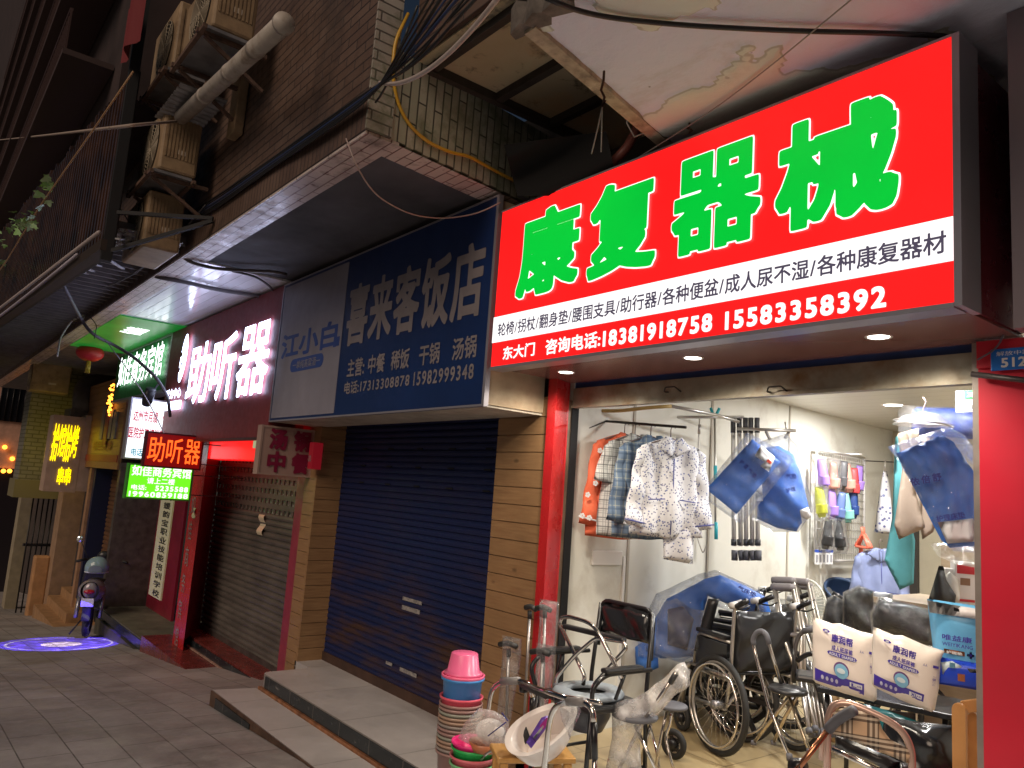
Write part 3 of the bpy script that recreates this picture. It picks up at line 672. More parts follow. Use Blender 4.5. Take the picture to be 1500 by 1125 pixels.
text(t, '18381918758', (-2.825, YS - 0.003, 2.345), XU, ZU, 0.685, 0.078, E_white, weight=0.034, res=56)
text(t, '15583358392', (-2.062, YS - 0.003, 2.34), XU, ZU, 0.71, 0.078, E_white, weight=0.034, res=56)
# downlights in its soffit
for i, (px, py, nm) in enumerate(((829, 545, 'small round downlight under the sign nearest the red post'), (1015, 524, 'round downlight under the middle of the red sign'), (1287, 493, 'round downlight under the end of the sign nearest the blue number plate'))):
    p = atZ(px, py, 2.312)
    d = thing('downlight', nm, 'lamp', (p.x, p.y, 2.311), 0, 'downlights under the red sign')
    MB().lathe([(0.043, 0.0), (0.052, -0.004), (0.055, -0.001), (0.055, 0.001), (0.043, 0.001)], 28).build('ring', mat('white_ring', (0.75, 0.7, 0.66), 0.3), d)
    MB().lathe([(0.0001, -0.0015), (0.0425, -0.0015)], 28).build('lens', emit('lamp_lens', (1.0, 0.95, 0.84), 14), d)
    L = bpy.data.lights.new('downlight_beam', 'SPOT'); L.energy = 62; L.color = (1.0, 0.90, 0.74); L.spot_size = math.radians(160); L.spot_blend = 0.8; L.shadow_soft_size = 0.04
    lo = bpy.data.objects.new('downlight_beam', L); COL.objects.link(lo); lo.location = (p.x, p.y, 2.30)
# --- blue restaurant sign
t = thing('shop_sign', 'unlit blue restaurant sign with a pale grey drinks panel and dusty white characters', 'sign', (-5.6, 2.8, 2.09))
M_bluesign = mat('blue_vinyl', (0.007, 0.026, 0.115), 0.4, var=0.2, vs=2)
M_pale = mat('pale_vinyl', (0.235, 0.23, 0.285), 0.45, var=0.15, vs=2.5, dirt=((0.19, 0.175, 0.20, 1), 1.2))
M_dust = mat('dusty_white_vinyl', (0.235, 0.212, 0.225), 0.5, var=0.15)
MB().box(-7.35, -3.86, YS + .012, 3.30, 2.092, 3.43).build('box', mat('plywood', (0.46, 0.36, 0.24), 0.6, var=0.25, vs=5, dirt=((0.3, 0.2, 0.12, 1), 3)), t, world=True)
MB().box(-7.365, -3.865, YS, YS + .0115, 2.09, 3.445).build('face', M_bluesign, t, world=True)
MB().box(-7.34, -5.955, YS - .004, YS - .0005, 2.11, 3.42).build('pale_panel', M_pale, t, world=True)
m = MB(); m.box(-3.865, -3.84, YS - .005, YS + .03, 2.075, 3.455); m.box(-7.385, -7.3655, YS - .005, YS + .03, 2.075, 3.455); m.box(-7.365, -3.8655, YS - .005, YS + .03, 3.4455, 3.458); m.box(-7.365, -3.8655, YS - .005, YS + .03, 2.075, 2.0895); m.build('frame', M_trim, t, world=True)
MB().box(-7.36, -3.87, YS + .031, 3.31, 2.076, 2.0905).build('underside', mat('cream_board', (0.50, 0.45, 0.37), 0.55, var=0.2, dirt=((0.25, 0.2, 0.15, 1), 2)), t, world=True)
for i, ch in enumerate('喜来客饭店'): text(t, ch, (-5.87 + i * 0.392, YS - .003, 2.68), XU, ZU, 0.345, 0.49, M_dust, weight=0.03, res=64)
for s, x, w in (('主营:', -5.78, .29), ('中餐', -5.42, .26), ('稀饭', -5.06, .26), ('干锅', -4.66, .26), ('汤锅', -4.24, .27)): text(t, s, (x, YS - .003, 2.40), XU, ZU, w, 0.145, M_dust, weight=0.02, res=56)
text(t, '电话:17313308878', (-5.80, YS - .003, 2.26), XU, ZU, 1.03, 0.10, M_dust, weight=0.02, res=56)
text(t, '15982999348', (-4.71, YS - .003, 2.26), XU, ZU, 0.73, 0.095, M_dust, weight=0.02, res=56)
M_inkblue = mat('faded_blue_ink', (0.03, 0.07, 0.28), 0.5)
text(t, '江小白', (-7.25, YS - .006, 2.69), XU, ZU, 1.2, 0.23, M_inkblue, weight=0.03, res=64)
MB().box(-6.04, -5.985, YS - .006, YS - .0045, 2.69, 2.77).build('comma_mark', M_inkblue, t, world=True)
m = MB(); m.prism([(a.x, a.z) for a in arc((-6.93, 0, 2.595), 0.062, 90, 270, 8)] + [(a.x, a.z) for a in arc((-6.33, 0, 2.595), 0.062, -90, 90, 8)], YS - .006, YS - .0045); m.build('pill_mark', M_inkblue, t, world=True)
text(t, '一单纯高粱酒一', (-6.93, YS - .008, 2.555), XU, ZU, 0.6, 0.08, M_pale, weight=0.012, res=48)
# --- hearing aid sign: wine panel with white channel letters
YH = 2.8
t = thing('shop_sign', 'wine red sign panel with large glowing white hearing aid characters', 'sign', (-9.3, YH, 1.9))
MB().box(-11.40, -7.40, YH, YH + .28, 1.93, 3.46).build('panel', mat('wine_gloss_panel', (0.20, 0.03, 0.035), 0.55, var=0.15), t, world=True)
MB().box(-11.40, -7.40, YH - .012, YH - .001, 1.90, 1.9295).build('lower_trim', mat('dark_trim', (0.03, 0.02, 0.02), 0.4), t, world=True)
E_letter = emit('white_letter_light', (0.62, 0.70, 1.0), 7.0)
for ch, x0, x1 in (('助', -10.27, -9.42), ('听', -9.33, -8.53), ('器', -8.42, -7.53)): text(t, ch, (x0, YH - .03, 2.38), XU, ZU, x1 - x0, 0.74, E_letter, weight=0.016, res=64, thick=-.0, skew=0.04)
m = MB()
def ear(u, v):
    a = 2 * PI * u; r = (.32 * v) * (1 + .25 * math.sin(a)); return (-10.52 + r * .42 * math.cos(a) + .05 * math.sin(a), YH - .05, 2.92 + r * 1.0 * math.sin(a))
m.grid(ear, 24, 3); m.build('ear_mark', E_letter, t, world=True)
for (dx, dz) in ((-.07, .1), (-.02, -.02), (-.09, -.1)): mm = MB(); mm.lathe([(0.0001, 0), (0.035, 0)], 12, (-10.52 + dx, YH - .056, 2.95 + dz), Matrix.Rotation(PI / 2, 3, 'X')); mm.build('ear_dot', MATS['wine_gloss_panel'], t, world=True)
MB().box(-11.12, -10.42, YH - .05, YH - .03, 2.33, 2.44).build('light_bar', E_letter, t, world=True)
text(t, '听力中心', (-11.12, YH - .05, 2.48), XU, ZU, .7, .13, E_letter, weight=0.02)
# --- green hotel sign
t = thing('shop_sign', 'dark green hotel sign with glowing white characters beside the hearing aid sign', 'sign', (-12.9, YH, 2.6))
MB().box(-14.9, -11.42, YH + .02, YH + .2, 2.66, 3.44).build('panel', mat('green_gloss_panel', (0.015, 0.20, 0.05), 0.5, var=0.15), t, world=True)
m = MB(); m.box(-11.47, -11.41, YH, YH + .21, 2.62, 3.46); m.box(-14.95, -11.475, YH, YH + .21, 2.62, 2.6595); m.box(-14.95, -11.475, YH, YH + .21, 3.4405, 3.47); m.build('frame', M_trim, t, world=True)
E_hotel = emit('hotel_letter_light', (0.9, 1.0, 0.94), 3.2)
for i, ch in enumerate('如佳商务宾馆'): text(t, ch, (-14.45 + i * 0.475, YH - .03, 2.87), XU, ZU, 0.41, 0.50, E_hotel, weight=0.01, res=48)
# reflection of the green sign in the ceiling, built as a glowing sheet
t2 = thing('sign_reflection_panel', 'green glowing translucent ceiling panel mirroring the hotel characters', 'panel', (-12.6, 2.3, 3.47))
MB().box(-14.6, -10.9, 2.003, 2.84, 3.475, 3.4888).build('panel', emit('green_sign_reflection', (0.01, 0.30, 0.035), 0.55, 0.5), t2, world=True)
for i, ch in enumerate('佳商务'): text(t2, ch, (-12.25 + i * 0.22, 2.55, 3.473), XU, -YU, 0.18, 0.28, E_hotel, weight=0.02)  # mirrored characters of the reflection, drawn as glowing letters
# --- projecting light boxes (facing along the street)
def boxsign(label, x, corners, depth_, face_m, frame_m, rot=0.0):
    """corners: four photo pixels tl,tr,br,bl on the plane x"""
    P = [atX(px, py, x) for px, py in corners]
    y0 = (P[0].y + P[3].y) / 2; y1 = (P[1].y + P[2].y) / 2; z1 = (P[0].z + P[1].z) / 2; z0 = (P[2].z + P[3].z) / 2
    t = thing('hanging_sign', label, 'sign', (x, (y0 + y1) / 2, z0))
    MB().box(x - depth_, x - .006, y0 + .008, y1 - .008, z0 + .008, z1 - .008).build('face', face_m, t, world=True)
    m = MB(); f = 0.02
    m.box(x - depth_ - .01, x, y0, y0 + f, z0, z1); m.box(x - depth_ - .01, x, y1 - f, y1, z0, z1); m.box(x - depth_ - .01, x, y0 + f, y1 - f, z0, z0 + f); m.box(x - depth_ - .01, x, y0 + f, y1 - f, z1 - f, z1)
    m.build('frame', frame_m, t, world=True)
    for zb in (z1 - .1, z0 + .07): MB().box(x - depth_ / 2 - .006, x - depth_ / 2 + .006, y1, 3.62, zb, zb + .012).build('bracket', mat('dark_bar', (0.05, 0.04, 0.04), 0.5, 0.5), t, world=True)
    def put(s, u0, v0, u1, v1, mm, **kw): return text(t, s, (x + .004, y0 + (y1 - y0) * u0, z0 + (z1 - z0) * v0), YU, ZU, (y1 - y0) * (u1 - u0), (z1 - z0) * (v1 - v0), mm, **kw)
    return t, put
E_ledr = emit('led_orange', (1.0, 0.10, 0.012), 2.2)
t, put = boxsign('black LED board with orange-red hearing aid characters in a red glow', -9.7, ((213, 634), (298, 636), (296, 690), (210, 683)), .08, emit('led_board_red', (0.42, 0.004, 0.004), 0.35), mat('dark_red_case', (0.08, 0.006, 0.01), 0.4))
for i, ch in enumerate('助听器'): put(ch, .06 + .31 * i, .16, .06 + .31 * i + .27, .86, E_ledr, weight=0.006, res=64)
t, put = boxsign('bright green lightbox with white hotel name and phone numbers', -9.95, ((190, 673), (286, 690), (276, 735), (182, 729)), .1, emit('lime_lightbox', (0.14, 0.78, 0.015), 1.3), mat('green_case', (0.05, 0.3, 0.03), 0.4))
put('如佳商务宾馆', .06, .66, .96, .95, E_white, weight=.02); put('请上二楼', .3, .45, .72, .62, E_white, weight=.02); put('电话:', .08, .26, .3, .4, E_white, weight=.02); put('5235588', .44, .26, .94, .4, E_white, weight=.03); put('19960859188', .06, .07, .95, .21, E_white, weight=.03)
E_paper = emit('cold_white_lightbox', (0.86, 0.93, 1.0), 1.6); E_redink = emit('red_ink', (0.62, 0.02, 0.06), 0.8)
t, put = boxsign('white lightbox with dark red training school notice behind the LED board', -11.3, ((194, 592), (252, 578), (246, 676), (178, 672)), .14, E_paper, M_trim)
put('达州市月嫂、催乳', .1, .62, 1.02, .80, E_redink, weight=.02); put('医院护工培训学校', .04, .34, 1.0, .52, E_redink, weight=.02); put('电话', .16, .06, .42, .18, emit('teal_ink', (0.02, 0.3, 0.4), 0.8), weight=.02)
M_cream = mat('cream_face', (0.38, 0.25, 0.215), 0.5, var=0.12)
t, put = boxsign('unlit cream board with four magenta soup and meal characters', -7.30, ((382, 624), (460, 628), (460, 699), (378, 696)), .1, M_cream, mat('cream_case', (0.36, 0.25, 0.21), 0.5))
M_mag = mat('magenta_vinyl', (0.20, 0.006, 0.04), 0.5)
for i, ch in enumerate('汤锅中餐'): put(ch, .17 + .44 * (i % 2), .54 - .46 * (i // 2), .47 + .44 * (i % 2), .93 - .46 * (i // 2), M_mag, weight=0.045, res=56)
# small red alarm/meter box on the plank pillar
t = thing('meter_box', 'small red box on the plank pillar next to the magenta character board', 'box', tuple(atY(463, 668, 3.2)))
p = Vector(t.location); MB().box(p.x - .045, p.x + .045, 3.14, 3.245, p.z - .13, p.z + .13).build('case', emit('meter_red', (0.35, 0.01, 0.02), 0.35), t, bevel=.006, world=True)
text(t, '00', (p.x - .03, 3.136, p.z - .06), XU, ZU, .06, .06, M_dust, weight=.02)
# vertical banner on the stair entry
t = thing('banner', 'tall narrow cream banner with a column of black characters by the red pillar', 'sign', (-11.9, 3.0, -0.35))
pa, pb = atY(236, 731, 3.0), atY(219, 871, 3.0); xa = (atY(236, 731, 3.0).x + atY(217, 871, 3.0).x) / 2
m = MB(); m.box(xa, xa + .62, 3.0, 3.02, pb.z, pa.z + .45); m.build('board', mat('banner_white', (0.62, 0.62, 0.45), 0.55, var=.1), t, world=True)
s = '州市天媛韵宝职业技能培训学校'; top = pa.z + .33; st = (top - pb.z) / len(s)
M_black = mat('black_ink', (0.01, 0.01, 0.012), 0.6)
for i, ch in enumerate(s): text(t, ch, (xa + .2, 2.997, top - (i + 1) * st + .02), XU, ZU, .32, st * .74, M_black, weight=0.02)
# street number plate
t = thing('number_plate', 'small blue street number plate 512 on the red column', 'sign', tuple(atY(1480, 545, 3.385)))
a, b = atY(1452, 544, 3.384), atY(1512, 509, 3.384)
MB().box(a.x, a.x + .165, 3.378, 3.3845, a.z, a.z + .088).build('plate', mat('plate_blue', (0.02, 0.17, 0.62), 0.3), t, bevel=.004, world=True)
M_platew = mat('plate_white', (0.8, 0.8, 0.82), 0.4)
text(t, '512', (a.x + .04, 3.376, a.z + .012), XU, ZU, .085, .036, M_platew, weight=.03); text(t, '解放中路', (a.x + .022, 3.376, a.z + .058), XU, ZU, .12, .018, M_platew)
# raised shutter rolled up over the lit opening
t = thing('roller_shutter', 'rusty raised roller shutter end hanging over the lit shop opening', 'shutter', (-2.6, 3.5, 2.15))
M_rust = mat('rusty_galvanised', (0.34, 0.30, 0.23), 0.42, 0.35, var=0.25, vs=8, dirt=((0.22, 0.12, 0.05, 1), 3.5, 0.48))
M_blues = mat('blue_curtain', (0.02, 0.06, 0.20), 0.4, var=0.3)
MB().box(-3.80, -1.288, 3.52, 3.55, 2.285, 2.34).build('rolled_curtain', M_blues, t, world=True)
m = MB(); m.box(-3.80, -1.288, 3.505, 3.54, 2.165, 2.283); m.box(-3.80, -1.288, 3.495, 3.545, 2.148, 2.1645); m.build('bottom_rail', M_rust, t, world=True)
for px in (985, 1138): m = MB(); p = atY(px, 573, 3.49); m.tube(rpath([(p.x - .045, 3.51, p.z), (p.x - .045, 3.47, p.z - .005), (p.x - .03, 3.46, p.z + .02), (p.x + .04, 3.46, p.z + .02), (p.x + .05, 3.51, p.z - .005)], .01), .0045, 6); m.build('pull_handle', mat('dark_iron', (0.06, 0.05, 0.045), 0.5, 0.6), t, world=True)
# ================================================================== upper facade: air conditioners, pipe, cables, awning
M_acbody = mat('yellowed_ac_plastic', (0.33, 0.23, 0.135), 0.5, var=0.35, vs=4, dirt=((0.16, 0.10, 0.06, 1), 5))
M_grille = mat('black_grille', (0.02, 0.018, 0.016), 0.5)
M_rustbar = mat('rusty_angle_iron', (0.12, 0.07, 0.05), 0.7, var=0.5, vs=20)
M_tin = mat('corrugated_tin', (0.28, 0.28, 0.30), 0.4, 0.5, var=0.4)
def ac_unit(px, py, y, label, blab=None, w=0.78, d=0.30, h=0.54, group='air conditioner units on the balcony wall', shelf=True):
    """px,py: photo pixel of the lower wall-side corner of its near end"""
    p = atY(px, py, y); t = thing('air_conditioner', label, 'air conditioner', tuple(p), 0, group)
    MB().box(-w, 0, -d, 0, 0, h).build('casing', M_acbody, t, bevel=0.02)
    m = MB()
    for i in range(9): m.box(0.0005, 0.006, -d + .03 + i * .028, -d + .044 + i * .028, .12, h - .06)
    m.build('end_ribs', M_acbody, t)
    MB().lathe([(0.0001, 0), (0.235, 0)], 28, (-w * .42, -d - .004, h * .5), Matrix.Rotation(PI / 2, 3, 'X')).build('fan_opening', M_grille, t)
    m = MB()
    for k in range(7): m.tube([q for q in arc((-w * .42, -d - .012, h * .5), .04 + k * .032, 0, 360, 24)], .004, 5)
    for k in range(8): a = k * PI / 4; m.tube([(-w * .42, -d - .012, h * .5), (-w * .42 + .235 * math.cos(a), -d - .012, h * .5 + .235 * math.sin(a))], .004, 5)
    m.build('fan_grille', mat('ac_wire', (0.3, 0.25, 0.18), 0.5), t)
    MB().box(.001, .004, -d * .55, -d * .35, .16, .20).build('rating_plate', mat('rating_plate', (0.5, 0.42, 0.34), 0.5), t)
    if shelf:
        b = thing('ac_bracket', blab, 'bracket', (p.x, p.y, p.z - .03), 0)
        m = MB()
        for x in (-w + .1, -.06):
            m.bar((x, y - p.y + .12, -.015), (x, -d - .08, -.015), .03)
            m.bar((x, .12, -.28), (x, -d - .02, -.035), .025)
        m.bar((-w, -d - .05, -.02), (.05, -d - .05, -.02), .03); m.bar((-w, -.02, -.018), (.05, -.02, -.018), .026)
        m.build('frame', M_rustbar, b)
        MB().box(-w + .02, .0, -d - .03, -.03, -.003, .02).build('plate', M_tin, b)
    return t
ac_unit(287, 262, 1.62, 'dusty cream air conditioner below the end of the white drain pipe', 'rusty angle iron shelf under the air conditioner at the drain pipe end')
ac_unit(306, 118, 1.60, 'cream air conditioner above the tin sheet, between the other two', 'rusty angle iron shelf holding the air conditioner above the tin sheet', h=.6)
ac_unit(372, 62, 1.58, 'cream air conditioner topmost of the row, behind the pipe end', 'rusty angle iron shelf of the topmost air conditioner', h=.5)
ac_unit(262, 372, 1.66, 'brown grimy air conditioner lowest on the balcony wall near the joists', None, h=.5, shelf=False)
m = MB(); a = atY(300, 135, 1.45)
m.grid(lambda u, v: (a.x - .75 * u, a.y - .18 + .36 * v, a.z + .012 * math.sin(u * 60)), 60, 2); solo(m, 'tin_sheet', M_tin, 'corrugated tin rain sheet over the air conditioner', 'sheet', tuple(a))
m = MB(); a = atY(345, 160, 1.74); m.box(a.x - .02, a.x + .16, 1.70, 1.775, a.z - .26, a.z + .22); solo(m, 'cable_box', M_acbody, 'ochre junction box fixed to the brown tiles under the pipe', 'box', tuple(a), bevel=.008)
t = thing('drain_pipe', 'fat greyish white drain pipe sloping along the balcony wall', 'pipe', tuple(atY(340, 105, 1.5)))
A, B = atY(266, 172, 1.42), atY(414, 36, 1.42)
M_pvc = mat('grey_pvc', (0.42, 0.38, 0.34), 0.5, var=0.25, vs=8, dirt=((0.2, 0.15, 0.11, 1), 10))
MB().tube([A, A.lerp(B, .5), B], .058, 18).build('pipe', M_pvc, t, world=True)
d = (B - A).normalized()
for k in (.28, .55, .78): MB().tube([A.lerp(B, k), A.lerp(B, k) + d * .05], .062, 18).build('socket', M_pvc, t, world=True)
MB().tube([B, B + d * .03], .066, 18).build('end_cap', M_pvc, t, world=True)
MB().tube(rpath([A - d * .0, A - d * .08, A - d * .1 + Vector((-.05, 0, .1))], .04), .035, 10).build('elbow', mat('white_pvc', (0.55, 0.5, 0.45), 0.4), t, world=True)
# ---- cables
M_cable = mat('black_cable', (0.012, 0.012, 0.014), 0.45)
M_bcable = mat('dark_blue_cable', (0.02, 0.035, 0.10), 0.4)
M_grayc = mat('pale_grey_hose', (0.42, 0.36, 0.34), 0.5)
M_yel = mat('yellow_hose', (0.52, 0.30, 0.03), 0.4)
def cable(name, pts, r, m_, label, cat='cable', group=None, n=7):
    mb = MB(); mb.tube(rpath(pts, .25, 5), r, n); return solo(mb, name, m_, label, cat, tuple(pts[0]), group=group)
for i in range(9):
    o = (i - 4) * .012; j = random.uniform(-.012, .012)
    a, b, c, e, f = atY(706 - i * 9, -12, 1.55), atY(548, 128 + i * 1.5, 1.735), atY(400, 232 + i * 1.6, 1.755), atY(262, 322 + i * 1.8, 1.755), atY(150, 408 + i * 2, 1.74)
    cable('wall_cable', [a, a.lerp(b, .5) + Vector((0, 0, -.05 - j * 4)), b, b.lerp(c, .5) + Vector((0, -.01, -.012 + j)), c, c.lerp(e, .5) + Vector((0, 0, -.02 + j)), e, f], .0055 if i % 3 else .008, M_bcable if i in (3, 5) else M_cable, 'black cable in the bundle clipped along the brown balcony tiles', group='cables bundled along the balcony')
for i, (pa, pb) in enumerate((((612, 8), (546, 138)), ((598, 40), (550, 150)))): cable('wall_cable', sag(atY(*pa, 1.72), atY(*pb, 1.74), .06, 8), .006, M_cable, 'black cable looping down onto the tiled balcony corner', group='loops at the balcony corner')
cable('hose', sag(atY(735, -10, 1.5), atY(556, 121, 1.74), .12, 10), .011, M_grayc, 'pale grey hose sagging across the old plaster soffit corner', 'hose')
XE = -3.76
def onend(px, py, off=.012):
    p = atX(px, py, XE)
    for _ in range(4): p = atX(px, py, -3.76 - (p.y - 1.936) * .1335 + off if p.y > 1.936 else -3.745 + off)
    return p
cable('hose', [onend(598, 20), onend(578, 62), onend(575, 105), onend(580, 145), onend(596, 180), onend(625, 208), onend(662, 224), onend(686, 228), onend(716, 245), onend(755, 266), onend(800, 280)], .0105, M_yel, 'yellow hose hanging down across the green stained tiles', 'hose')
cable('wire', [atY(507, 203, 1.765), atY(520, 240, 1.8), atY(548, 286, 2.0), atY(600, 315, 2.3), atY(650, 321, 2.55), atY(700, 313, 2.7), atY(734, 296, 2.78)], .0045, mat('rose_grey_wire', (0.35, 0.27, 0.25), 0.5), 'thin pale wire drooping from the balcony edge to the red sign corner')
cable('wire', [atZ(800, -3, 3.36), atZ(845, 16, 3.38), atZ(900, 27, 3.40), atZ(1000, 37, 3.404), atZ(1150, 45, 3.404), atZ(1290, 48, 3.404), atZ(1392, 53, 3.405), atZ(1412, 66, 3.405)], .0105, M_cable, 'thick black cable running under the peeling slab above the red sign')
cable('wire', [atZ(1256, -8, 3.38), atZ(1128, 98, 3.405), atZ(1040, 165, 3.40), atZ(930, 234, 3.33)], .003, mat('grey_wire', (0.3, 0.29, 0.27), 0.6), 'thin straight wire stretched diagonally under the peeling slab')
cable('wire', [atY(1410, 66, 3.0), atY(1436, 150, 3.2), atY(1450, 260, 3.3), atY(1468, 380, 3.35), atY(1478, 470, 3.36), atY(1462, 510, 3.36), atY(1432, 527, 3.37)], .004, mat('mauve_wire', (0.14, 0.10, 0.13), 0.5), 'thin mauve wire hanging down right of the red sign')
cable('conduit', [atY(770, 276, 2.9), atY(830, 266, 2.92), atY(880, 252, 2.95), atY(915, 222, 3.0), atY(930, 195, 3.05), atY(938, 170, 3.1)], .028, mat('red_conduit', (0.36, 0.12, 0.1), 0.4), 'fat reddish conduit curving up behind the top of the red sign', 'conduit')
M_tarp = mat('black_tarpaulin', (0.0035, 0.0035, 0.004), 0.95)
m = MB(); q = [onend(740, 205, .05), onend(735, 215, .06), onend(752, 255, .06), onend(790, 285, .05)]
m.grid(lambda u, v: (atX(738 + 150 * u + 20 * v, 212 + 75 * v - 20 * u * (1 - v), -3.62 + .75 * u + .05 * math.sin(7 * v + 5 * u))), 16, 16); solo(m, 'tarpaulin', M_tarp, 'black tarpaulin stuffed between the balcony end and the red sign', 'tarpaulin', tuple(q[0]))
# cables over the strip ceiling, hanging in front
def pz(px, py, z=3.46): return atZ(px, py, z)
cable('thick_cable', [atY(193, 392, 1.74), pz(235, 407), pz(270, 413), pz(320, 425), pz(370, 432), pz(398, 438)], .022, mat('grey_sheath', (0.10, 0.09, 0.10), 0.5), 'thick grey sheathed cable crossing the glossy strip ceiling')
cable('thick_cable', [atY(255, 360, 1.74), pz(272, 382), pz(310, 393), pz(350, 396), pz(400, 398), pz(420, 402)], .016, MATS['grey_sheath'], 'dark cable along the edge of the glossy strip ceiling')
cable('thick_cable', [pz(340, 397), pz(372, 404), pz(395, 418), pz(402, 430)], .012, MATS['grey_sheath'], 'short bent cable dropping to the wine red sign corner')
cable('hanging_cable', [atY(90, 412, 1.15), atY(103, 437, 1.3), atY(118, 466, 1.6), atY(134, 490, 1.7), atY(165, 504, 2.0), atY(195, 522, 2.2), atY(228, 552, 2.35), atY(246, 580, 2.5), atY(249, 610, 2.6)], .021, MATS['grey_sheath'], 'thick black cable hanging in a curve before the green hotel sign')
cable('hanging_cable', [atY(155, 499, 1.9), atY(186, 540, 2.1), atY(216, 585, 2.25), atY(240, 634, 2.35)], .006, mat('pale_cord', (0.45, 0.42, 0.5), 0.5), 'pale cord hanging down across the white notice lightbox')
cable('hanging_cable', [atY(84, 522, 1.5), atY(88, 495, 1.6), atY(104, 470, 1.7), atY(122, 462, 1.75)], .012, mat('white_conduit', (0.45, 0.42, 0.40), 0.5), 'white conduit bend below the balcony border')
for (pts) in ([(120, 470), (128, 455), (140, 440), (150, 425)], [(118, 468), (121, 450), (125, 440)], [(128, 462), (136, 468), (142, 478), (138, 496)]): cable('loose_wire', [atY(*q, 1.72) for q in pts], .006, M_cable, 'loose wire end curling at the balcony border by the cable', group='loose wire ends')
for i, (a, b, d) in enumerate((((262, 330), (150, 352), .10), ((255, 345), (172, 300), .14), ((250, 352), (128, 420), .16), ((240, 362), (165, 322), .06), ((300, 300), (186, 404), .09), ((230, 372), (100, 440), .12))):
    cable('sagging_cable', sag(atY(*a, 1.73), atY(*b, 1.45 + .05 * i), d, 12, .02), .0065, mat('dull_cable', (.07, .065, .07), .5), 'thin dull cable sagging among the air conditioner brackets', group='sagging cables below the air conditioners')
# ---- dark ribbed awning structure at far left, with joists
M_rib = G('glossy_brown_slats'); g = M_rib; co = g.coord(); g.base(g.mix(g.ramp(g.noise(co, 3, 6), .35, .65), (0.025, 0.013, 0.009, 1), (0.085, 0.04, 0.022, 1))); g.rough(0.25); M_rib = g.m
t = thing('awning', 'dark brown ribbed awning parapet overhanging the far left shops', 'awning', (-10, 1.1, 3.3))
def ya(x): return 1.1 + .057 * (x + 7.05)
m = MB(); x = -6.95
while x > -26: m.box(x - .07, x, ya(x) - .02, ya(x) + .03, 3.40, 4.75 + .1 * random.random()); x -= .105
m.build('slats', M_rib, t, world=True)
MB().bar((-26, ya(-26) + .05, 4.09), (-6.95, ya(-6.95) + .05, 4.09), .025, 1.62).build('backing', mat('near_black', (0.012, 0.009, 0.008), 0.6), t, world=True)
m = MB(); m.bar((-26, ya(-26) - .01, 3.325), (-6.9, ya(-6.9) - .01, 3.325), .09, .09); m.build('lower_rail', mat('dark_rail_wood', (.03, .018, .012), .6), t, world=True)
m = MB(); m.tube([(-26, ya(-26) - .075, 3.42), (-6.92, ya(-6.92) - .075, 3.42)], .018, 8); m.build('gutter_tube', mat('grey_tube', (0.35, 0.30, 0.30), 0.4), t, world=True)
m = MB(); m.tube(sag((-16, ya(-16) - .08, 3.34), (-7.6, ya(-7.6) - .08, 3.36), .05, 10), .013, 8); m.build('white_cord', mat('pale_cord', (0.45, 0.42, 0.5), 0.5), t, world=True)
m = MB(); x = -7.2
while x > -25: m.box(x - .03, x, ya(x) + .07, 1.775, 3.56, 3.64); x -= .22
m.build('joists', mat('grey_joist', (0.13, 0.11, 0.11), 0.6, var=.3), t, world=True)
for i, (a, b) in enumerate((((155, 345), (215, 375)), ((150, 375), (190, 400)), ((118, 387), (160, 412)), ((60, 435), (108, 448)), ((160, 352), (200, 362)), ((172, 350), (205, 352)), ((128, 384), (172, 398)), ((140, 378), (185, 380)), ((112, 392), (150, 415)))):
    m = MB(); m.bar(atY(*a, 1.14), atY(*b, 1.76), .035 if i % 2 else .05, .012); m.build('strut', mat('pale_lath', (.55, .54, .58), .5, var=.3), t, world=True)
m = MB(); m.grid(lambda u, v: (-7.0 - .8 * u, 1.2 + .5 * v, 3.52 + .02 * math.sin(14 * u + 3 * v)), 14, 8); m.build('plastic_sheet', film('dusty_film', .35, (.6, .6, .65)), t, world=True)
MB().box(-6.96, -6.90, 1.07, 1.15, 3.2, 5.6).build('corner_pole', mat('black_pole', (0.008, 0.008, 0.01), 0.75), t, world=True)
m = MB(); m.bar((-6.93, 1.12, 3.62), (-6.4, 1.76, 3.62), .03); m.bar((-6.93, 1.12, 3.28), (-6.4, 1.76, 3.6), .03); m.build('diagonal_brace', MATS['black_pole'], t, world=True)
# dark upper storeys beyond
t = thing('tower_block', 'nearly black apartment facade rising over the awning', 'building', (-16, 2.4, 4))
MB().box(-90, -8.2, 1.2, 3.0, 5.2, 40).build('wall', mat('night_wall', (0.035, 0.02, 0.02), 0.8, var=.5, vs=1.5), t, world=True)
for i in range(5):
    z = 5.6 + i * 1.15; m = MB(); m.box(-80, -8.6, .72, 1.19, z, z + .06); x = -8.7
    m.build('balcony_ledge', mat('ledge_dark', (0.05, 0.028, 0.026), 0.7), t, world=True)
    m = MB(); x = -8.7
    while x > -22: m.box(x - .018, x, .74, .76, z + .07, z + .52); x -= .12
    m.box(-22, -8.7, .735, .765, z + .52, z + .55); m.build('railing', mat('railing_dark', (0.06, 0.03, 0.025), 0.5), t, world=True)
a = atY(105, 90, 1.19); m = MB(); m.box(a.x - .3, a.x + .35, 1.17, 1.199, a.z - .25, a.z + .2); m.build('window', mat('faint_window', (0.02, 0.02, 0.04), 0.2), t, world=True)
for i in range(3): m = MB(); a = atY(100, 85 + i * 9, 1.16); m.box(a.x - .28, a.x + .28, 1.15, 1.169, a.z, a.z + .09); m.build('pale_slat', mat('faint_slat', (0.35, 0.25, 0.2), 0.5), t, world=True)  # slats in a paler plain colour, no emission
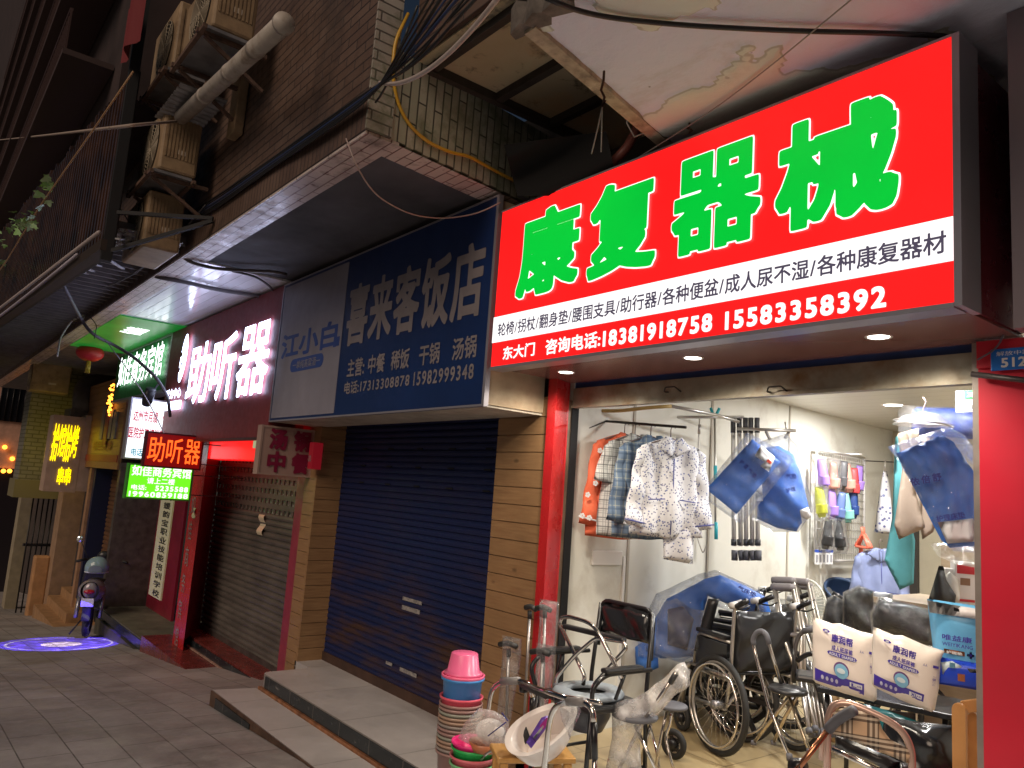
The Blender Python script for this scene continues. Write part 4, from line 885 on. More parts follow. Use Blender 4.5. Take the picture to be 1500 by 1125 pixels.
a = atY(195, 30, 1.0); m = MB(); m.grid(lambda u, v: (a.x - .3 + .5 * u, 1.0 + .04 * math.sin(8 * u), a.z - .25 + .5 * v), 8, 8); solo(m, 'red_cloth', mat('red_cloth', (0.14, 0.01, 0.014), 0.8), 'dim red cloth hanging above the air conditioners', 'cloth', tuple(a))
# ---- vine on a slanting cord, close to the lens on the left
cable('cord', [atY(195, 105, .80), atY(130, 200, .7), atY(60, 300, .62), atY(8, 385, .56), atY(-60, 470, .5)], .006, mat('ochre_cord', (0.34, 0.20, 0.10), 0.6), 'ochre cord slanting down at the upper left with vine leaves on it')
cable('rope', sag(atY(-40, 207, .6), atY(190, 184, .8), .03, 8) + [atY(258, 178, 1.38)], .011, mat('dusty_rope', (0.34, 0.27, 0.23), 0.7), 'dusty pale rope stretched to the end of the drain pipe', 'rope')
M_leaf = G('vine_leaf'); g = M_leaf; co = g.coord(); g.base(g.mix(g.ramp(g.noise(co, 9, 3), .35, .65), (0.16, 0.40, 0.05, 1), (0.42, 0.60, 0.36, 1))); g.rough(0.45); M_leaf = g.m
t = thing('vine', 'ivy vine with lobed green leaves hanging on the slanting cord', 'plant', tuple(atY(40, 320, .6)))
m = MB()
lobes = [(0, 0), (.25, .12), (.5, .05), (.42, .3), (.62, .5), (.3, .52), (.18, .8), (0, 1.0), (-.18, .8), (-.3, .52), (-.62, .5), (-.42, .3), (-.5, .05), (-.25, .12)]
for i in range(64):
    f = random.random() ** .8; c = atY(62 - 85 * f + random.uniform(-16, 12), 288 + 105 * f + random.uniform(-14, 18), .60 + random.uniform(-.05, .05))
    if i > 59: c = atY(random.choice((78, 72, 64)) + random.uniform(-8, 12), random.uniform(258, 290), .64)
    sz = random.uniform(.055, .09) ; R = Matrix.Rotation(random.uniform(0, 6.3), 3, 'Z') @ Matrix.Rotation(random.uniform(-1.4, 1.4), 3, 'X') @ Matrix.Rotation(random.uniform(2.0, 4.2), 3, 'Y')
    vs = [c + R @ Vector((x * sz, .006 * math.sin(z * 5), z * sz)) for x, z in lobes]; cc = c + R @ Vector((0, .005, .35 * sz))
    m.add(vs + [cc], [(k, (k + 1) % 14, 14) for k in range(14)], True)
m.build('leaves', M_leaf, t, world=True)
# ================================================================== far shops, lantern, scooter, projected light
M_farwood = wood('far_plank', (0.30, 0.15, 0.06, 1), (0.22, 0.10, 0.04, 1), sc=(3, 3, 40))
t = thing('shop_facade', 'plank-clad shopfront with faint dark red characters above a brown shutter', 'shopfront', (-15.8, 2.9, -1.2))
planks(-17.6, -14.2, 2.9, 1.48, 3.1, h=.13).build('cladding', M_farwood, t, world=True)
for k in range(4): MB().box(-15.9 + k * .34, -15.65 + k * .34, 2.87, 2.899, 2.0, 2.62 - .05 * k).build('photo_board', mat('photo_board', (0.20, 0.17, 0.16), 0.5, var=.5, vs=6), t, world=True)
MB().box(-15.5, -15.2, 2.86, 2.8695, 1.9, 2.7).build('red_board', mat('far_red_board', (0.22, 0.02, 0.02), 0.5), t, world=True)
MB().box(-17.2, -14.25, 2.885, 2.899, 1.60, 1.72).build('red_strip', MATS['far_red_board'], t, world=True)
text(t, '特色美食', (-16.4, 2.885, 1.8), XU, ZU, 1.6, .17, MATS['far_red_board'], weight=.02)
m = MB()
shutter_mb(-16.4, -14.3, -1.15, 1.45, 3.3, .08, .015).build('shutter', worn('brown_far_shutter', (0.14, 0.07, 0.035, 1), (0.09, 0.05, 0.03, 1), (0.18, 0.10, 0.06, 1)), t, world=True)
MB().box(-16.55, -16.4, 3.0, 3.35, -1.2, 1.47).build('blue_edge', mat('navy_edge', (0.01, 0.015, 0.05), 0.4), t, world=True)
MB().box(-16.75, -16.56, 2.95, 3.1, -1.3, 1.47).build('jamb', mat('tan_jamb', (0.34, 0.19, 0.11), 0.5, var=.3), t, world=True)
MB().box(-30, -16.8, 3.7, 3.9, -4, 4).build('back_wall', mat('far_dark_wall', (0.06, 0.045, 0.04), 0.8, var=.4), t, world=True)
m = MB()
for k in range(26): c = Vector((-15.2 + random.uniform(-.22, .25), 2.84, 2.72 + random.uniform(-.3, .25))); m.ball(c, .022, n=6, m=4)
g_ = m.build('string_lights', emit('amber_bulbs', (1.0, 0.33, 0.03), 5), t, world=True); g_['kind'] = 'stuff'
# yellow neon box sign
t = thing('shop_sign', 'dim beige corner sign box with glowing yellow characters', 'sign', (-17, 2.6, 1.0))
M_beige = mat('beige_board', (0.42, 0.29, 0.22), 0.5, var=.2)
XN = -17.0
P = [atX(*q, XN) for q in ((80, 618), (126, 612), (117, 722), (72, 711))]
y0, y1 = P[0].y - .02, P[1].y; z0, z1 = P[2].z, P[1].z
MB().box(XN - .5, XN, y0, y1, z0, z1).build('box', M_beige, t, world=True)
MB().box(XN - .5, XN - .003, y1 + .002, 3.3, z0 + .03, z1 + .05).build('side_box', M_beige, t, world=True)
E_yel = emit('yellow_neon', (1.0, 0.72, 0.0), 2.6)
def puty(s, u0, v0, u1, v1, w): text(t, s, (XN + .02, y0 + (y1 - y0) * u0, z0 + (z1 - z0) * v0), YU, ZU, (y1 - y0) * (u1 - u0), (z1 - z0) * (v1 - v0), E_yel, weight=w)
for i, ch in enumerate('拾馆拾烤'): puty(ch, .06 + .2 * i, .40 + (.06 if i % 2 else 0), .06 + .2 * i + .19, .88, .012)
puty('串串', .38, .10, .78, .32, .02)
# white brick pier with its own air conditioner
t = thing('brick_pier', 'yellow-lit white brick pier beside the glowing yellow sign', 'pier', (-19.5, 2.4, -2))
P = [atX(*q, -19) for q in ((60, 535), (103, 545), (80, 712), (22, 702))]
ya, yb = min(P[0].y, P[3].y) + .05, max(P[1].y, P[2].y) + .3
MB().box(-19.9, -19.0, ya, yb, .95, 4.0).build('brickwork', tiles('white_brick', (0.21, 0.195, 0.155, 1), (0.17, 0.16, 0.125, 1), (0.10, 0.09, 0.06, 1), .22, .085, 'yz', .5, .012, .6), t, world=True)
MB().box(-19.95, -18.95, ya - .05, yb + .02, .75, 1.12).build('base_band', mat('mustard_band', (0.17, 0.145, 0.075), .5), t, world=True)
lo = bpy.data.lights.new('neon_glow', 'AREA'); lo.energy = 5; lo.color = (1, .75, .02); lo.size = .5
lob = bpy.data.objects.new('neon_glow', lo); COL.objects.link(lob); lob.location = (XN - .55, (y0 + y1) / 2 - .1, 1.8); lob.rotation_euler = (Vector((-1, -.35, -.1))).to_track_quat('-Z', 'Y').to_euler()
ac_unit(100, 578, 2.62, 'grey air conditioner on top of the yellow-lit brick pier', w=.5, d=.7, h=.62, group=None, shelf=False)
t = thing('concrete_pillar', 'tan concrete pillar under the yellow sign box', 'pillar', (-18.4, 3.1, -1.7))
P = [atX(93, 724, -18.2), atX(116, 724, -18.2)]; MB().box(-18.8, -18.2, P[0].y, P[1].y + .1, -2.1, 1.0).build('shaft', mat('tan_concrete', (0.30, 0.19, 0.12), .6, var=.25), t, world=True)
t = thing('metal_gate', 'black metal folding gate bars left of the tan pillar', 'gate', (-20, 2.6, -1.8))
m = MB()
for k in range(9): y = 2.45 + k * .1; m.tube([(-19.6 - .02 * k, y, -1.9), (-19.6 - .02 * k, y, .85)], .016, 6)
m.box(-19.75, -19.6, 2.4, 3.3, .8, .86); m.box(-19.75, -19.6, 2.4, 3.3, -.3, -.25); m.build('bars', mat('gate_black', (0.02, 0.018, 0.02), .35, .5), t, world=True)
t = thing('bollard_block', 'orange-lit stone block at the foot of the folding gate', 'block', (-19, 2.35, -2.2))
P = [atX(52, 815, -18.6), atX(74, 818, -18.6), atX(62, 880, -18.6)]
MB().box(-18.9, -18.6, P[0].y, P[1].y, ground_z(-18.8) - .1, P[0].z).build('block', mat('orange_stone', (0.42, 0.22, 0.10), .5, var=.25), t, bevel=.03, world=True)  # orange is put into the stone's base colour
t = thing('steps', 'tan stone steps below the pillar, behind the scooter', 'step', (-17.5, 2.8, -1.6))
gz = ground_z(-17.3)
for k in range(3): MB().box(-18.1 + .0 * k, -15.6 - .3 * k, 2.55 + .22 * k, 3.4, gz - .3, gz + .17 * (k + 1)).build('tread', mat('tan_step', (0.34, 0.19, 0.09), .5, var=.3), t, world=True)
t = thing('pillar_shaft', 'beige slim pillar between the dark doorway and the gate', 'pillar', (-21.5, 2.3, -2))
P = [atX(34, 722, -21), atX(48, 722, -21)]; MB().box(-21.5, -21, P[0].y - .02, P[1].y + .02, ground_z(-21), 1.0).build('shaft', mat('beige_pillar', (0.30, 0.25, 0.17), .5, var=.2), t, world=True)
t = thing('far_building', 'pinkish building at the far left with a barred dark window', 'building', (-30, 3.2, -3))
MB().box(-31, -30, 2.2, 6.5, 1.2, 6.5).build('wall', mat('pink_plaster', (0.62, 0.36, 0.26), .6, var=.2), t, world=True)
MB().box(-31, -29.98, 2.2, 6.5, -3.5, 1.19).build('ground_floor', mat('dark_shopfront', (0.02, 0.015, 0.02), .3), t, world=True)
P = [atX(5, 560, -29.97), atX(40, 620, -29.97)]; w_ = MB().box(-29.99, -29.95, P[0].y, P[1].y, P[1].z, P[0].z).build('window', mat('dark_glass', (0.015, 0.015, 0.02), .15), t, world=True)
m = MB()
for k in range(6): y = P[0].y + (P[1].y - P[0].y) * k / 5; m.tube([(-29.92, y, P[1].z), (-29.92, y, P[0].z)], .02, 6)
m.build('bars', mat('gate_black', (0.02, 0.018, 0.02), .35, .5), w_, world=True)
for (px, py) in ((7, 655), (14, 690), (5, 690), (18, 672)):
    c = atX(px, py, -29.9); m = MB(); m.ball(c, .07, n=8, m=6); m.build('shop_light', emit('amber_bulbs', (1.0, 0.33, 0.03), 5), t, world=True)
# brown pipe duct cluster between pier and plank front
t = thing('duct', 'dark grey ventilation duct above the yellow sign', 'duct', (-18, 2.9, 2.6))
m = MB(); m.tube(rpath([(-18, 3.5, 3.2), (-18, 2.85, 3.2), (-17.6, 2.85, 2.5)], .3, 6), .22, 14); m.box(-18.3, -17.5, 2.6, 3.4, 2.45, 2.62); m.build('duct', mat('sooty_duct', (0.09, 0.075, 0.07), .5, .3, var=.3), t, world=True)
# lantern
c = atY(132, 517, 2.3); t = thing('lantern', 'round red paper lantern with a yellow tassel under the balcony', 'lantern', tuple(c))
r = .17
m = MB(); prof = [(.05, .8 * r)] + [(r * 1.25 * math.cos(a) * (1 + .015 * (i % 2)), r * .85 * math.sin(a)) for i, a in enumerate(np.linspace(1.3, -1.3, 22))] + [(.05, -.8 * r)]
m.lathe(prof, 28); m.build('shade', mat('lantern_red', (0.50, 0.015, 0.02), .5), t)
m = MB(); m.lathe([(.052, .8 * r), (.055, .95 * r), (.0001, .95 * r)], 16); m.build('cap', mat('lantern_gold', (0.5, .32, .05), .4), t)
m = MB(); m.tube([(0, 0, .95 * r), (0, 0, .42)], .005, 5); m.build('cord', M_cable, t)
m = MB()
for k in range(10): a = k * .63; m.tube([(.025 * math.cos(a), .025 * math.sin(a), -.8 * r), (.032 * math.cos(a), .032 * math.sin(a), -.34)], .008, 5)
m.build('tassel', mat('lantern_gold', (0.5, .32, .05), .4), t)
# ---- scooter, seen from behind
sp = Vector((-13.3, 2.60, ground_z(-13.3)))
t = thing('scooter', 'parked electric scooter seen from behind with blue projected light on its tail', 'scooter', tuple(sp), face(sp) - .12)
M_scb = mat('scooter_grey_paint', (0.30, 0.27, 0.30), .2, .2, var=.1); M_scd = mat('scooter_black', (0.02, 0.02, 0.024), .35)
M_tyre = mat('tyre_rubber', (0.018, 0.018, 0.018), .7)
def tor(R, r, c, ax='x', n=28, k=8):
    m = MB(); pts = arc(c, R, 0, 360, n, {'x': 'yz', 'y': 'xz'}[ax])[:-1]; m.tube(pts, r, k, closed=True); return m
for y in (.12, 1.32):
    w = tor(.19, .05, (0, y, .24)).build('wheel', M_tyre, t); m = MB(); m.lathe([(.0001, -.04), (.15, -.03), (.15, .03), (.0001, .04)], 20, (0, y, .24), Matrix.Rotation(PI / 2, 3, 'Y')); m.build('rim', mat('rim_grey', (0.3, 0.3, 0.32), .3, .7), w)
def tail(u, v):
    a = 2 * PI * u; y = -.12 + .75 * v; wd = .10 + .09 * math.sin(PI * min(1, v * 1.2 + .1)); hh = .13 + .05 * math.sin(PI * v)
    return (wd * math.cos(a), y, .62 + .1 * (1 - v) + hh * math.sin(a))
m = MB(); m.grid(tail, 20, 10); m.ball((0, -.1, .72), .10, .06, .12); m.build('tail_body', M_scb, t)
MB().box(-.06, .06, -.2, .05, .28, .52).build('mudguard', M_scd, t, bevel=.02)
MB().box(-.085, .085, -.225, -.212, .50, .62).build('licence_plate', mat('plate_pale', (0.6, .62, .62), .4), t, bevel=.004)
MB().ball((0, -.175, .71), .075, .03, .035).build('tail_light', mat('tail_red', (0.35, 0.01, 0.02), .2), t)
MB().pillow([(-.14, 0), (.14, 0), (.12, .55), (-.12, .55)], .05, .05, soft=.06).xf(Matrix.Translation((0, .05, .80)) @ Matrix.Rotation(-PI / 2, 4, 'X')).build('seat', M_scd, t)
MB().box(-.17, .17, .62, 1.05, .30, .36).build('floorboard', M_scd, t, bevel=.02)
def shield(u, v):
    x = -.24 + .48 * u; z = .32 + .72 * v; return (x * (.75 + .45 * math.sin(PI * v)), 1.15 - .10 * v - .35 * x * x, z)
m = MB(); m.grid(shield, 12, 12); o = m.build('leg_shield', M_scd, t); q = o.modifiers.new('thick', 'SOLIDIFY'); q.thickness = .03
MB().tube([(0, 1.30, .3), (0, 1.05, 1.02)], .03, 10).build('steering_column', M_scd, t)
m = MB(); m.tube(rpath([(-.36, .86, 1.04), (-.2, .98, 1.08), (0, 1.03, 1.05), (.2, .98, 1.08), (.36, .86, 1.04)], .08), .014, 8); m.build('handlebar', M_scd, t)
for s in (-1, 1):
    m = MB(); m.tube([(s * .37, .85, 1.04), (s * .25, .93, 1.07)], .021, 8); m.build('grip', M_tyre, t)
    m = MB(); m.tube(rpath([(s * .22, .96, 1.08), (s * .3, .98, 1.22), (s * .36, .97, 1.34)], .05), .008, 6); w = m.build('mirror_stem', M_scd, t)
    m = MB(); m.lathe([(.0001, -.004), (.05, -.004), (.056, .006), (.04, .02), (.0001, .025)], 20, (s * .38, .96, 1.38), Matrix.Rotation(PI / 2, 3, 'X') @ Matrix.Rotation(PI, 3, 'X')); m.build('mirror', mat('mirror_glass', (0.75, .78, .82), .12, .9), w)
m = MB(); m.ball((0, .99, 1.13), .10, .07, .075); m.build('dashboard', M_scd, t)
m = MB(); m.tube([(-.09, .32, .26), (-.24, .22, .02)], .013, 6); m.build('side_stand', M_scd, t)
m = MB(); m.tube([(-.16, .15, .62), (-.16, .02, .30)], .03, 8); m.build('shock_absorber', mat('rim_grey', (0.3, 0.3, 0.32), .3, .7), t)
m = MB(); m.tube([(.16, .15, .62), (.16, .02, .30)], .03, 8); m.build('shock_absorber', MATS['rim_grey'], t)
hp = WM(t) @ Vector((0.02, .14, .85))
h = thing('helmet', 'round grey-blue helmet lying on the scooter seat', 'helmet', tuple(hp), (0, 0, face(sp) - .1))
m = MB(); m.grid(lambda u, v: (.17 * math.sin(PI * .62 * v) * math.cos(2 * PI * u), .16 * math.sin(PI * .62 * v) * math.sin(2 * PI * u), .03 + .15 + .17 * math.cos(PI * .62 * v)), 28, 14); m.build('shell', mat('helmet_blue', (0.22, 0.32, 0.36), .16), h)
m = MB(); m.tube([(.158 * math.cos(a), .15 * math.sin(a), .12) for a in np.linspace(0, 2 * PI, 30)[:-1]], .011, 6, closed=True); m.build('rim_trim', mat('helmet_rim', (0.5, .55, .55), .3), h)
m = MB(); m.grid(lambda u, v: (.1 * math.cos(PI * u), -.155 - .02 * math.sin(PI * u), .13 + .1 * v * math.sin(PI * u) ** .5), 12, 5); m.build('visor', mat('visor_smoke', (0.16, .2, .22), .1), h)
# ---- gobo projector and its ring of blue light on the paving
pp = atY(216, 586, 2.35); t = thing('projector', 'small black sign projector hanging before the white lightbox', 'projector', tuple(pp))
tgt = Vector((-12.65, 2.2, ground_z(-12.65)))
dirv = (tgt - pp).normalized(); R = dirv.to_track_quat('-Z', 'Y').to_matrix()
m = MB(); m.lathe([(.0001, .16), (.06, .16), (.065, .0), (.05, -.07), (.0001, -.07)], 16, pp, R); m.build('housing', M_scd, t, world=True)
m = MB(); m.tube([pp, pp + Vector((0, .1, .22))], .012, 6); m.build('arm', M_scd, t, world=True)
L = bpy.data.lights.new('projector_beam', 'SPOT'); L.energy = 2300; L.spot_size = math.radians(31); L.spot_blend = 0.02; L.shadow_soft_size = .004; L.use_nodes = True
nt = L.node_tree; em = nt.nodes['Emission']
def ln(typ, **kw):
    x = nt.nodes.new('ShaderNode' + typ)
    for k, v in kw.items():
        if k[0] == 'i':
            if hasattr(v, 'is_output'): nt.links.new(v, x.inputs[int(k[1:])])
            else: x.inputs[int(k[1:])].default_value = v
        else: setattr(x, k, v)
    return x
tc = ln('TexCoord'); sx = ln('SeparateXYZ', i0=tc.outputs['Normal'])
u_ = ln('Math', operation='DIVIDE', i0=sx.outputs[0], i1=sx.outputs[2]).outputs[0]; v_ = ln('Math', operation='DIVIDE', i0=sx.outputs[1], i1=sx.outputs[2]).outputs[0]
rr = ln('Math', operation='SQRT', i0=ln('Math', operation='ADD', i0=ln('Math', operation='MULTIPLY', i0=u_, i1=u_).outputs[0], i1=ln('Math', operation='MULTIPLY', i0=v_, i1=v_).outputs[0]).outputs[0]).outputs[0]
cr = ln('ValToRGB', i0=rr); e = cr.color_ramp; e.interpolation = 'CONSTANT'
e.elements[0].position = 0; e.elements[0].color = (.6, .5, .75, 1); e.elements[1].position = .06; e.elements[1].color = (.07, .03, .75, 1)
for p_, c_ in ((.095, (.10, .06, .9, 1)), (.108, (.07, .03, .75, 1)), (.155, (.55, .5, 1, 1)), (.163, (.07, .03, .9, 1)), (.185, (0, 0, 0, 1))): q = e.elements.new(p_); q.color = c_
nz = ln('TexNoise', i0=ln('CombineXYZ', i0=u_, i1=v_).outputs[0], i2=24.0, i3=2.0); st = ln('MapRange', i0=nz.outputs['Fac'], i1=.5, i2=.56, i3=1.0, i4=2.2)
nt.links.new(cr.outputs[0], em.inputs[0]); nt.links.new(st.outputs[0], em.inputs[1])
lob = bpy.data.objects.new('projector_beam', L); COL.objects.link(lob); lob.location = pp + dirv * .08; lob.rotation_euler = dirv.to_track_quat('-Z', 'Y').to_euler()
# ================================================================== the lit shop room
KW = -0.06
def wallx(y): return -3.85 + KW * (y - 3.56)
def atW(px, py, off=0.0):
    r = ray(px, py); t_ = (-3.85 + off - KW * 3.56 + 0) / (r[0] - KW * r[1]); return Vector(EYE + r * t_)
g = G('shop_floor_tile'); co = g.coord(); x, y, z = g.xyz(co)
b = g.n('TexBrick', offset=0.0, i0=g.vec(x, y), i1=(0.42, 0.32, 0.17, 1), i2=(0.46, 0.36, 0.20, 1), i3=(0.18, 0.13, 0.08, 1), i4=1.0, i5=.004, i6=.1, i7=0, i8=.6, i9=.6)
g.base(g.mix(g.ramp(g.noise(co, 3, 6), .4, .7, 0, .5), b.outputs['Color'], (0.27, 0.19, 0.10, 1))); g.rough(0.3); M_floor = g.m
m = MB(); m.add([(-3.9, 3.3, 0), (3, 3.3, 0), (3, 9, 0), (-4.25, 9, 0), (-3.9, 3.3, -.3), (3, 3.3, -.3), (3, 9, -.3), (-4.25, 9, -.3)], [(0, 1, 2, 3), (4, 7, 6, 5), (0, 4, 5, 1), (1, 5, 6, 2), (2, 6, 7, 3), (3, 7, 4, 0)])
struct(m, 'floor', M_floor)
struct(MB().box(-3.25, 2.5, 0.9, 3.295, -.6, -.02), 'bounce_pavement', tiles('bounce_apron_tile', (0.66, 0.70, 0.72, 1), (0.62, 0.66, 0.68, 1), (0.3, 0.28, 0.27, 1), 0.6, 0.6, 'xy', 0.0, 0.004, 0.4))  # unseen apron, widened and paled to bounce light up onto the canopy slab
M_wall = mat('shop_white_wall', (0.70, 0.69, 0.63), 0.55, var=0.06, vs=1.5, dirt=((0.55, 0.52, 0.46, 1), 2.5, .55))
t = thing('shop_room', 'white panelled interior of the lit medical supply shop', 'room', (-2.5, 6, 0))
m = MB(); m.add([(wallx(3.565), 3.565, 0), (wallx(8.85), 8.85, 0), (wallx(8.85), 8.85, 2.62), (wallx(3.565), 3.565, 2.62), (wallx(3.565) - .08, 3.565, 0), (wallx(8.85) - .08, 8.85, 0), (wallx(8.85) - .08, 8.85, 2.62), (wallx(3.565) - .08, 3.565, 2.62)], [(0, 1, 2, 3), (4, 7, 6, 5), (0, 4, 5, 1), (3, 2, 6, 7), (0, 3, 7, 4), (1, 5, 6, 2)])
m.build('wall', M_wall, t, world=True)
MB().box(-4.3, 0.4, 8.8, 8.9, 0, 2.62).build('back_wall', mat('cream_wall', (0.62, 0.56, 0.42), 0.55, var=0.08), t, world=True)
MB().box(-0.25, -0.15, 3.63, 8.79, 0, 2.62).build('wall', M_wall, t, world=True)
g = G('ceiling_strips'); co = g.coord(); x, y, z = g.xyz(co); gr = g.ramp(g.math('FRACT', g.math('DIVIDE', y, .2)), 0, .03); g.base(g.mix(gr, (.4, .38, .33, 1), (.66, .64, .58, 1))); g.rough(.3); g.bump(gr, .4, .005)
MB().box(-4.3, -.2, 3.57, 8.85, 2.56, 2.60).build('ceiling', g.m, t, world=True)
M_seam = mat('wall_seam', (0.42, 0.38, 0.32), 0.6)
for px, py in ((925, 700), (1155, 700), (1040, 700)):
    p = atW(px, py, .002); MB().box(p.x, p.x + .006, p.y - .012, p.y + .012, .02, 2.55).build('panel_seam', M_seam, t, world=True)
MB().box(-4.1, -4.07 + .2, 8.74, 8.79, 0, 2.5).build('corner_post', mat('dark_post', (0.05, 0.045, 0.04), .5), t, world=True)
for (a, b, c, d, nm) in ((-3.55, -2.3, .0, 1.62, 'wardrobe_panel'),):
    MB().box(a, b, 8.55, 8.79, c, d).build(nm, wood('beige_board_wood', (0.46, 0.36, 0.25, 1), (0.38, 0.29, 0.20, 1)), t, world=True)
MB().box(-3.03, -3.01, 8.54, 8.549, 0, 1.62).build('board_gap', MATS['dark_post'], t, world=True)
p = atW(905, 815, .0); MB().box(p.x, p.x + .03, p.y - .28, p.y + .02, p.z - .06, p.z + .04).build('socket_box', mat('socket_white', (0.75, 0.74, 0.72), .35), t, world=True, bevel=.006)
p = atW(912, 840); MB().box(p.x, p.x + .015, p.y - .012, p.y + .012, 0.1, p.z + .12).build('conduit', MATS['socket_white'], t, world=True)
E_led = emit('ceiling_led', (1.0, 0.95, 0.84), 14)
for i, (x, y, lab) in enumerate(((-3.2, 6.77, 'round ceiling light glowing deep inside the shop'), (-2.2, 4.7, 'round ceiling light hidden just inside the opening'), (-1.2, 6.6, 'round ceiling light by the hidden right wall'))):
    d = thing('ceiling_light', lab, 'lamp', (x, y, 2.559), 0)
    MB().lathe([(.075, 0), (.095, -.006), (.10, 0)], 28).build('ring', MATS['white_ring'], d); MB().lathe([(.0001, -.003), (.074, -.003)], 28).build('lens', E_led, d)
    L = bpy.data.lights.new('ceiling_beam', 'AREA'); L.shape = 'DISK'; L.size = .22; L.energy = (58, 46, 46)[i]; L.color = (1.0, .975, .935)
    lo = bpy.data.objects.new('ceiling_beam', L); COL.objects.link(lo); lo.location = (x, y, 2.545)
# ---- goods helpers
def pxs(pts, c, s): return [((a - c[0]) * s, -(b - c[1]) * s) for a, b in pts]
def stand(name, label, cat, px, py, y, turn=0.0, group=None):
    """thing at a photo pixel on depth plane y, facing the street side viewer"""
    p = atY(px, py, y); return thing(name, label, cat, tuple(p), face(p) + turn, group), mpp(p), p
def tubes(t, name, m_, r, *lines, n=8, round_=.03):
    o = None
    for ln_ in lines:
        pts = [atY(*q) for q in ln_]; mb = MB(); mb.tube(rpath(pts, round_, 4) if len(pts) > 2 else pts, r, n); o = mb.build(name, m_, t, world=True)
    return o
M_chrome = mat('chrome', (0.62, 0.58, 0.54), 0.14, 1.0)
M_alu = mat('satin_alu', (0.50, 0.48, 0.46), 0.32, 0.9)
M_blackf = mat('black_frame', (0.012, 0.012, 0.014), 0.28)
M_vinyl = mat('black_vinyl', (0.016, 0.016, 0.018), 0.32, bump=.25, bs=9)
M_rub = mat('grey_rubber', (0.10, 0.10, 0.115), 0.6)
M_film = film('clear_film', .045, scale=26); M_filmh = film('crinkled_film', .07, scale=18); M_filmd = film('heavy_film', .34, (.8, .76, .74), 16)
M_blue = mat('mattress_blue', (0.05, 0.19, 0.66), 0.45, var=.2, vs=4)
M_blue2 = mat('navy_blue_cover', (0.018, 0.05, 0.26), 0.4, var=.2)
M_whitep = mat('white_paper', (0.74, 0.74, 0.76), .5)
# ---- patterns on cloth
def plaid(name, base, lines, size, w=.08):
    g = G(name); x, y, z = g.xyz(g.coord()); c = (*base, 1)
    for col, ph, ww in lines:
        for q in (x, z):
            f = g.math('FRACT', g.math('ADD', g.math('DIVIDE', q, size), ph)); c = g.mix(g.math('MULTIPLY', g.math('LESS_THAN', f, ww), .62), c, (*col, 1))
    g.base(c); g.rough(.85); MATS[name] = g.m; return g.m
def floral(name, base, c1, c2, sc=42):
    g = G(name); x, y, z = g.xyz(g.coord()); v = g.vec(x, z)
    a = g.n('TexVoronoi', i0=v, i2=sc); c = g.mix(g.ramp(a.outputs['Distance'], .26, .32, 1, 0), (*base, 1), (*c1, 1))
    b = g.n('TexVoronoi', i0=g.n('VectorMath', operation='ADD', i0=v, i1=(3.3, 1.7, 0)).outputs[0], i2=sc * .62); c = g.mix(g.ramp(b.outputs['Distance'], .18, .23, 1, 0), c, (*c2, 1))
    g.base(c); g.rough(.8); MATS[name] = g.m; return g.m
M_floral = floral('floral_cotton', (0.72, 0.72, 0.76), (0.10, 0.11, 0.24), (0.16, 0.20, 0.42), 62)
M_plaidg = plaid('grey_plaid', (0.56, 0.57, 0.56), (((.03, .03, .04), 0, .14), ((.2, .2, .22), .45, .07), ((.12, .12, .13), .2, .05)), .058)
M_plaidb = plaid('blue_plaid', (0.13, 0.19, 0.28), (((.36, .38, .33), 0, .1), ((.05, .09, .17), .4, .22)), .06)
M_orange = mat('orange_cotton', (0.72, 0.14, 0.065), .75, var=.15)
M_pajama = mat('periwinkle_cotton', (0.25, 0.30, 0.52), .75, var=.12)
M_piping = mat('piping_blue', (0.06, 0.07, 0.25), .7)
def shirt(label, p, rot, m_, w=.42, h=.64, sleeve=.46, trim=None, collar=True, flare=.03, group='shirts on the rod', tilt=0.0):
    t = thing('shirt', label, 'shirt', tuple(p), (0, tilt, rot), group)
    f = lambda x, z: .016 * math.sin(x * 38 + z * 4) + .012 * math.sin(x * 17 - z * 9) + .02 * mnoise.noise(Vector((x * 6, z * 5, p[0])))
    a = w / 2
    MB().pillow([(-.05, -.07), (.05, -.07), (a * .95, -.13), (a, -.2), (a + .01, -.4), (a + flare, -.07 - h), (.0, -.085 - h), (-a - flare, -.07 - h), (-a - .01, -.4), (-a, -.2), (-a * .95, -.13)], .045, .026, f, .08).build('body', m_, t)
    for s in (-1, 1):
        MB().pillow([(s * (a - .05), -.115), (s * (a + .02), -.16), (s * (a + .085), -.13 - sleeve), (s * (a - .045), -.15 - sleeve), (s * (a - .06), -.3)], .03, .026, lambda x, z: -.02 + .012 * math.sin(z * 30 + x * 9), .05).build('sleeve', m_, t)
        if trim: MB().tube([(s * (a - .047), -.045, -.12 - sleeve), (s * (a + .083), -.045, -.10 - sleeve)], .005, 5).build('cuff_trim', trim, t)
    if collar:
        for s in (-1, 1): MB().pillow([(s * .015, -.065), (s * .055, -.06), (s * .12, -.13), (s * .06, -.17), (s * .0, -.20)], .012, .02, lambda x, z: -.055, .03).build('collar', m_, t)
    if trim:
        MB().tube([(0, -.068, -.2), (.005, -.062, -.4), (0, -.055, -.06 - h)], .004, 5).build('front_piping', trim, t)
        for s in (-1, 1): MB().tube([(s * .05, -.066, -.46), (s * .16, -.062, -.47)], .004, 5).build('pocket_trim', trim, t)
    hg = MB(); hg.tube(rpath([(-.19, 0, -.13), (0, 0, -.06), (.19, 0, -.13)], .04), .004, 6); hg.tube(rpath([(0, 0, -.06), (0, 0, .0), (.02, 0, .018), (.03, 0, .0)], .015), .0035, 6); hg.build('hanger', mat('hanger_wire', (.25, .2, .2), .4, .6), t)
    return t
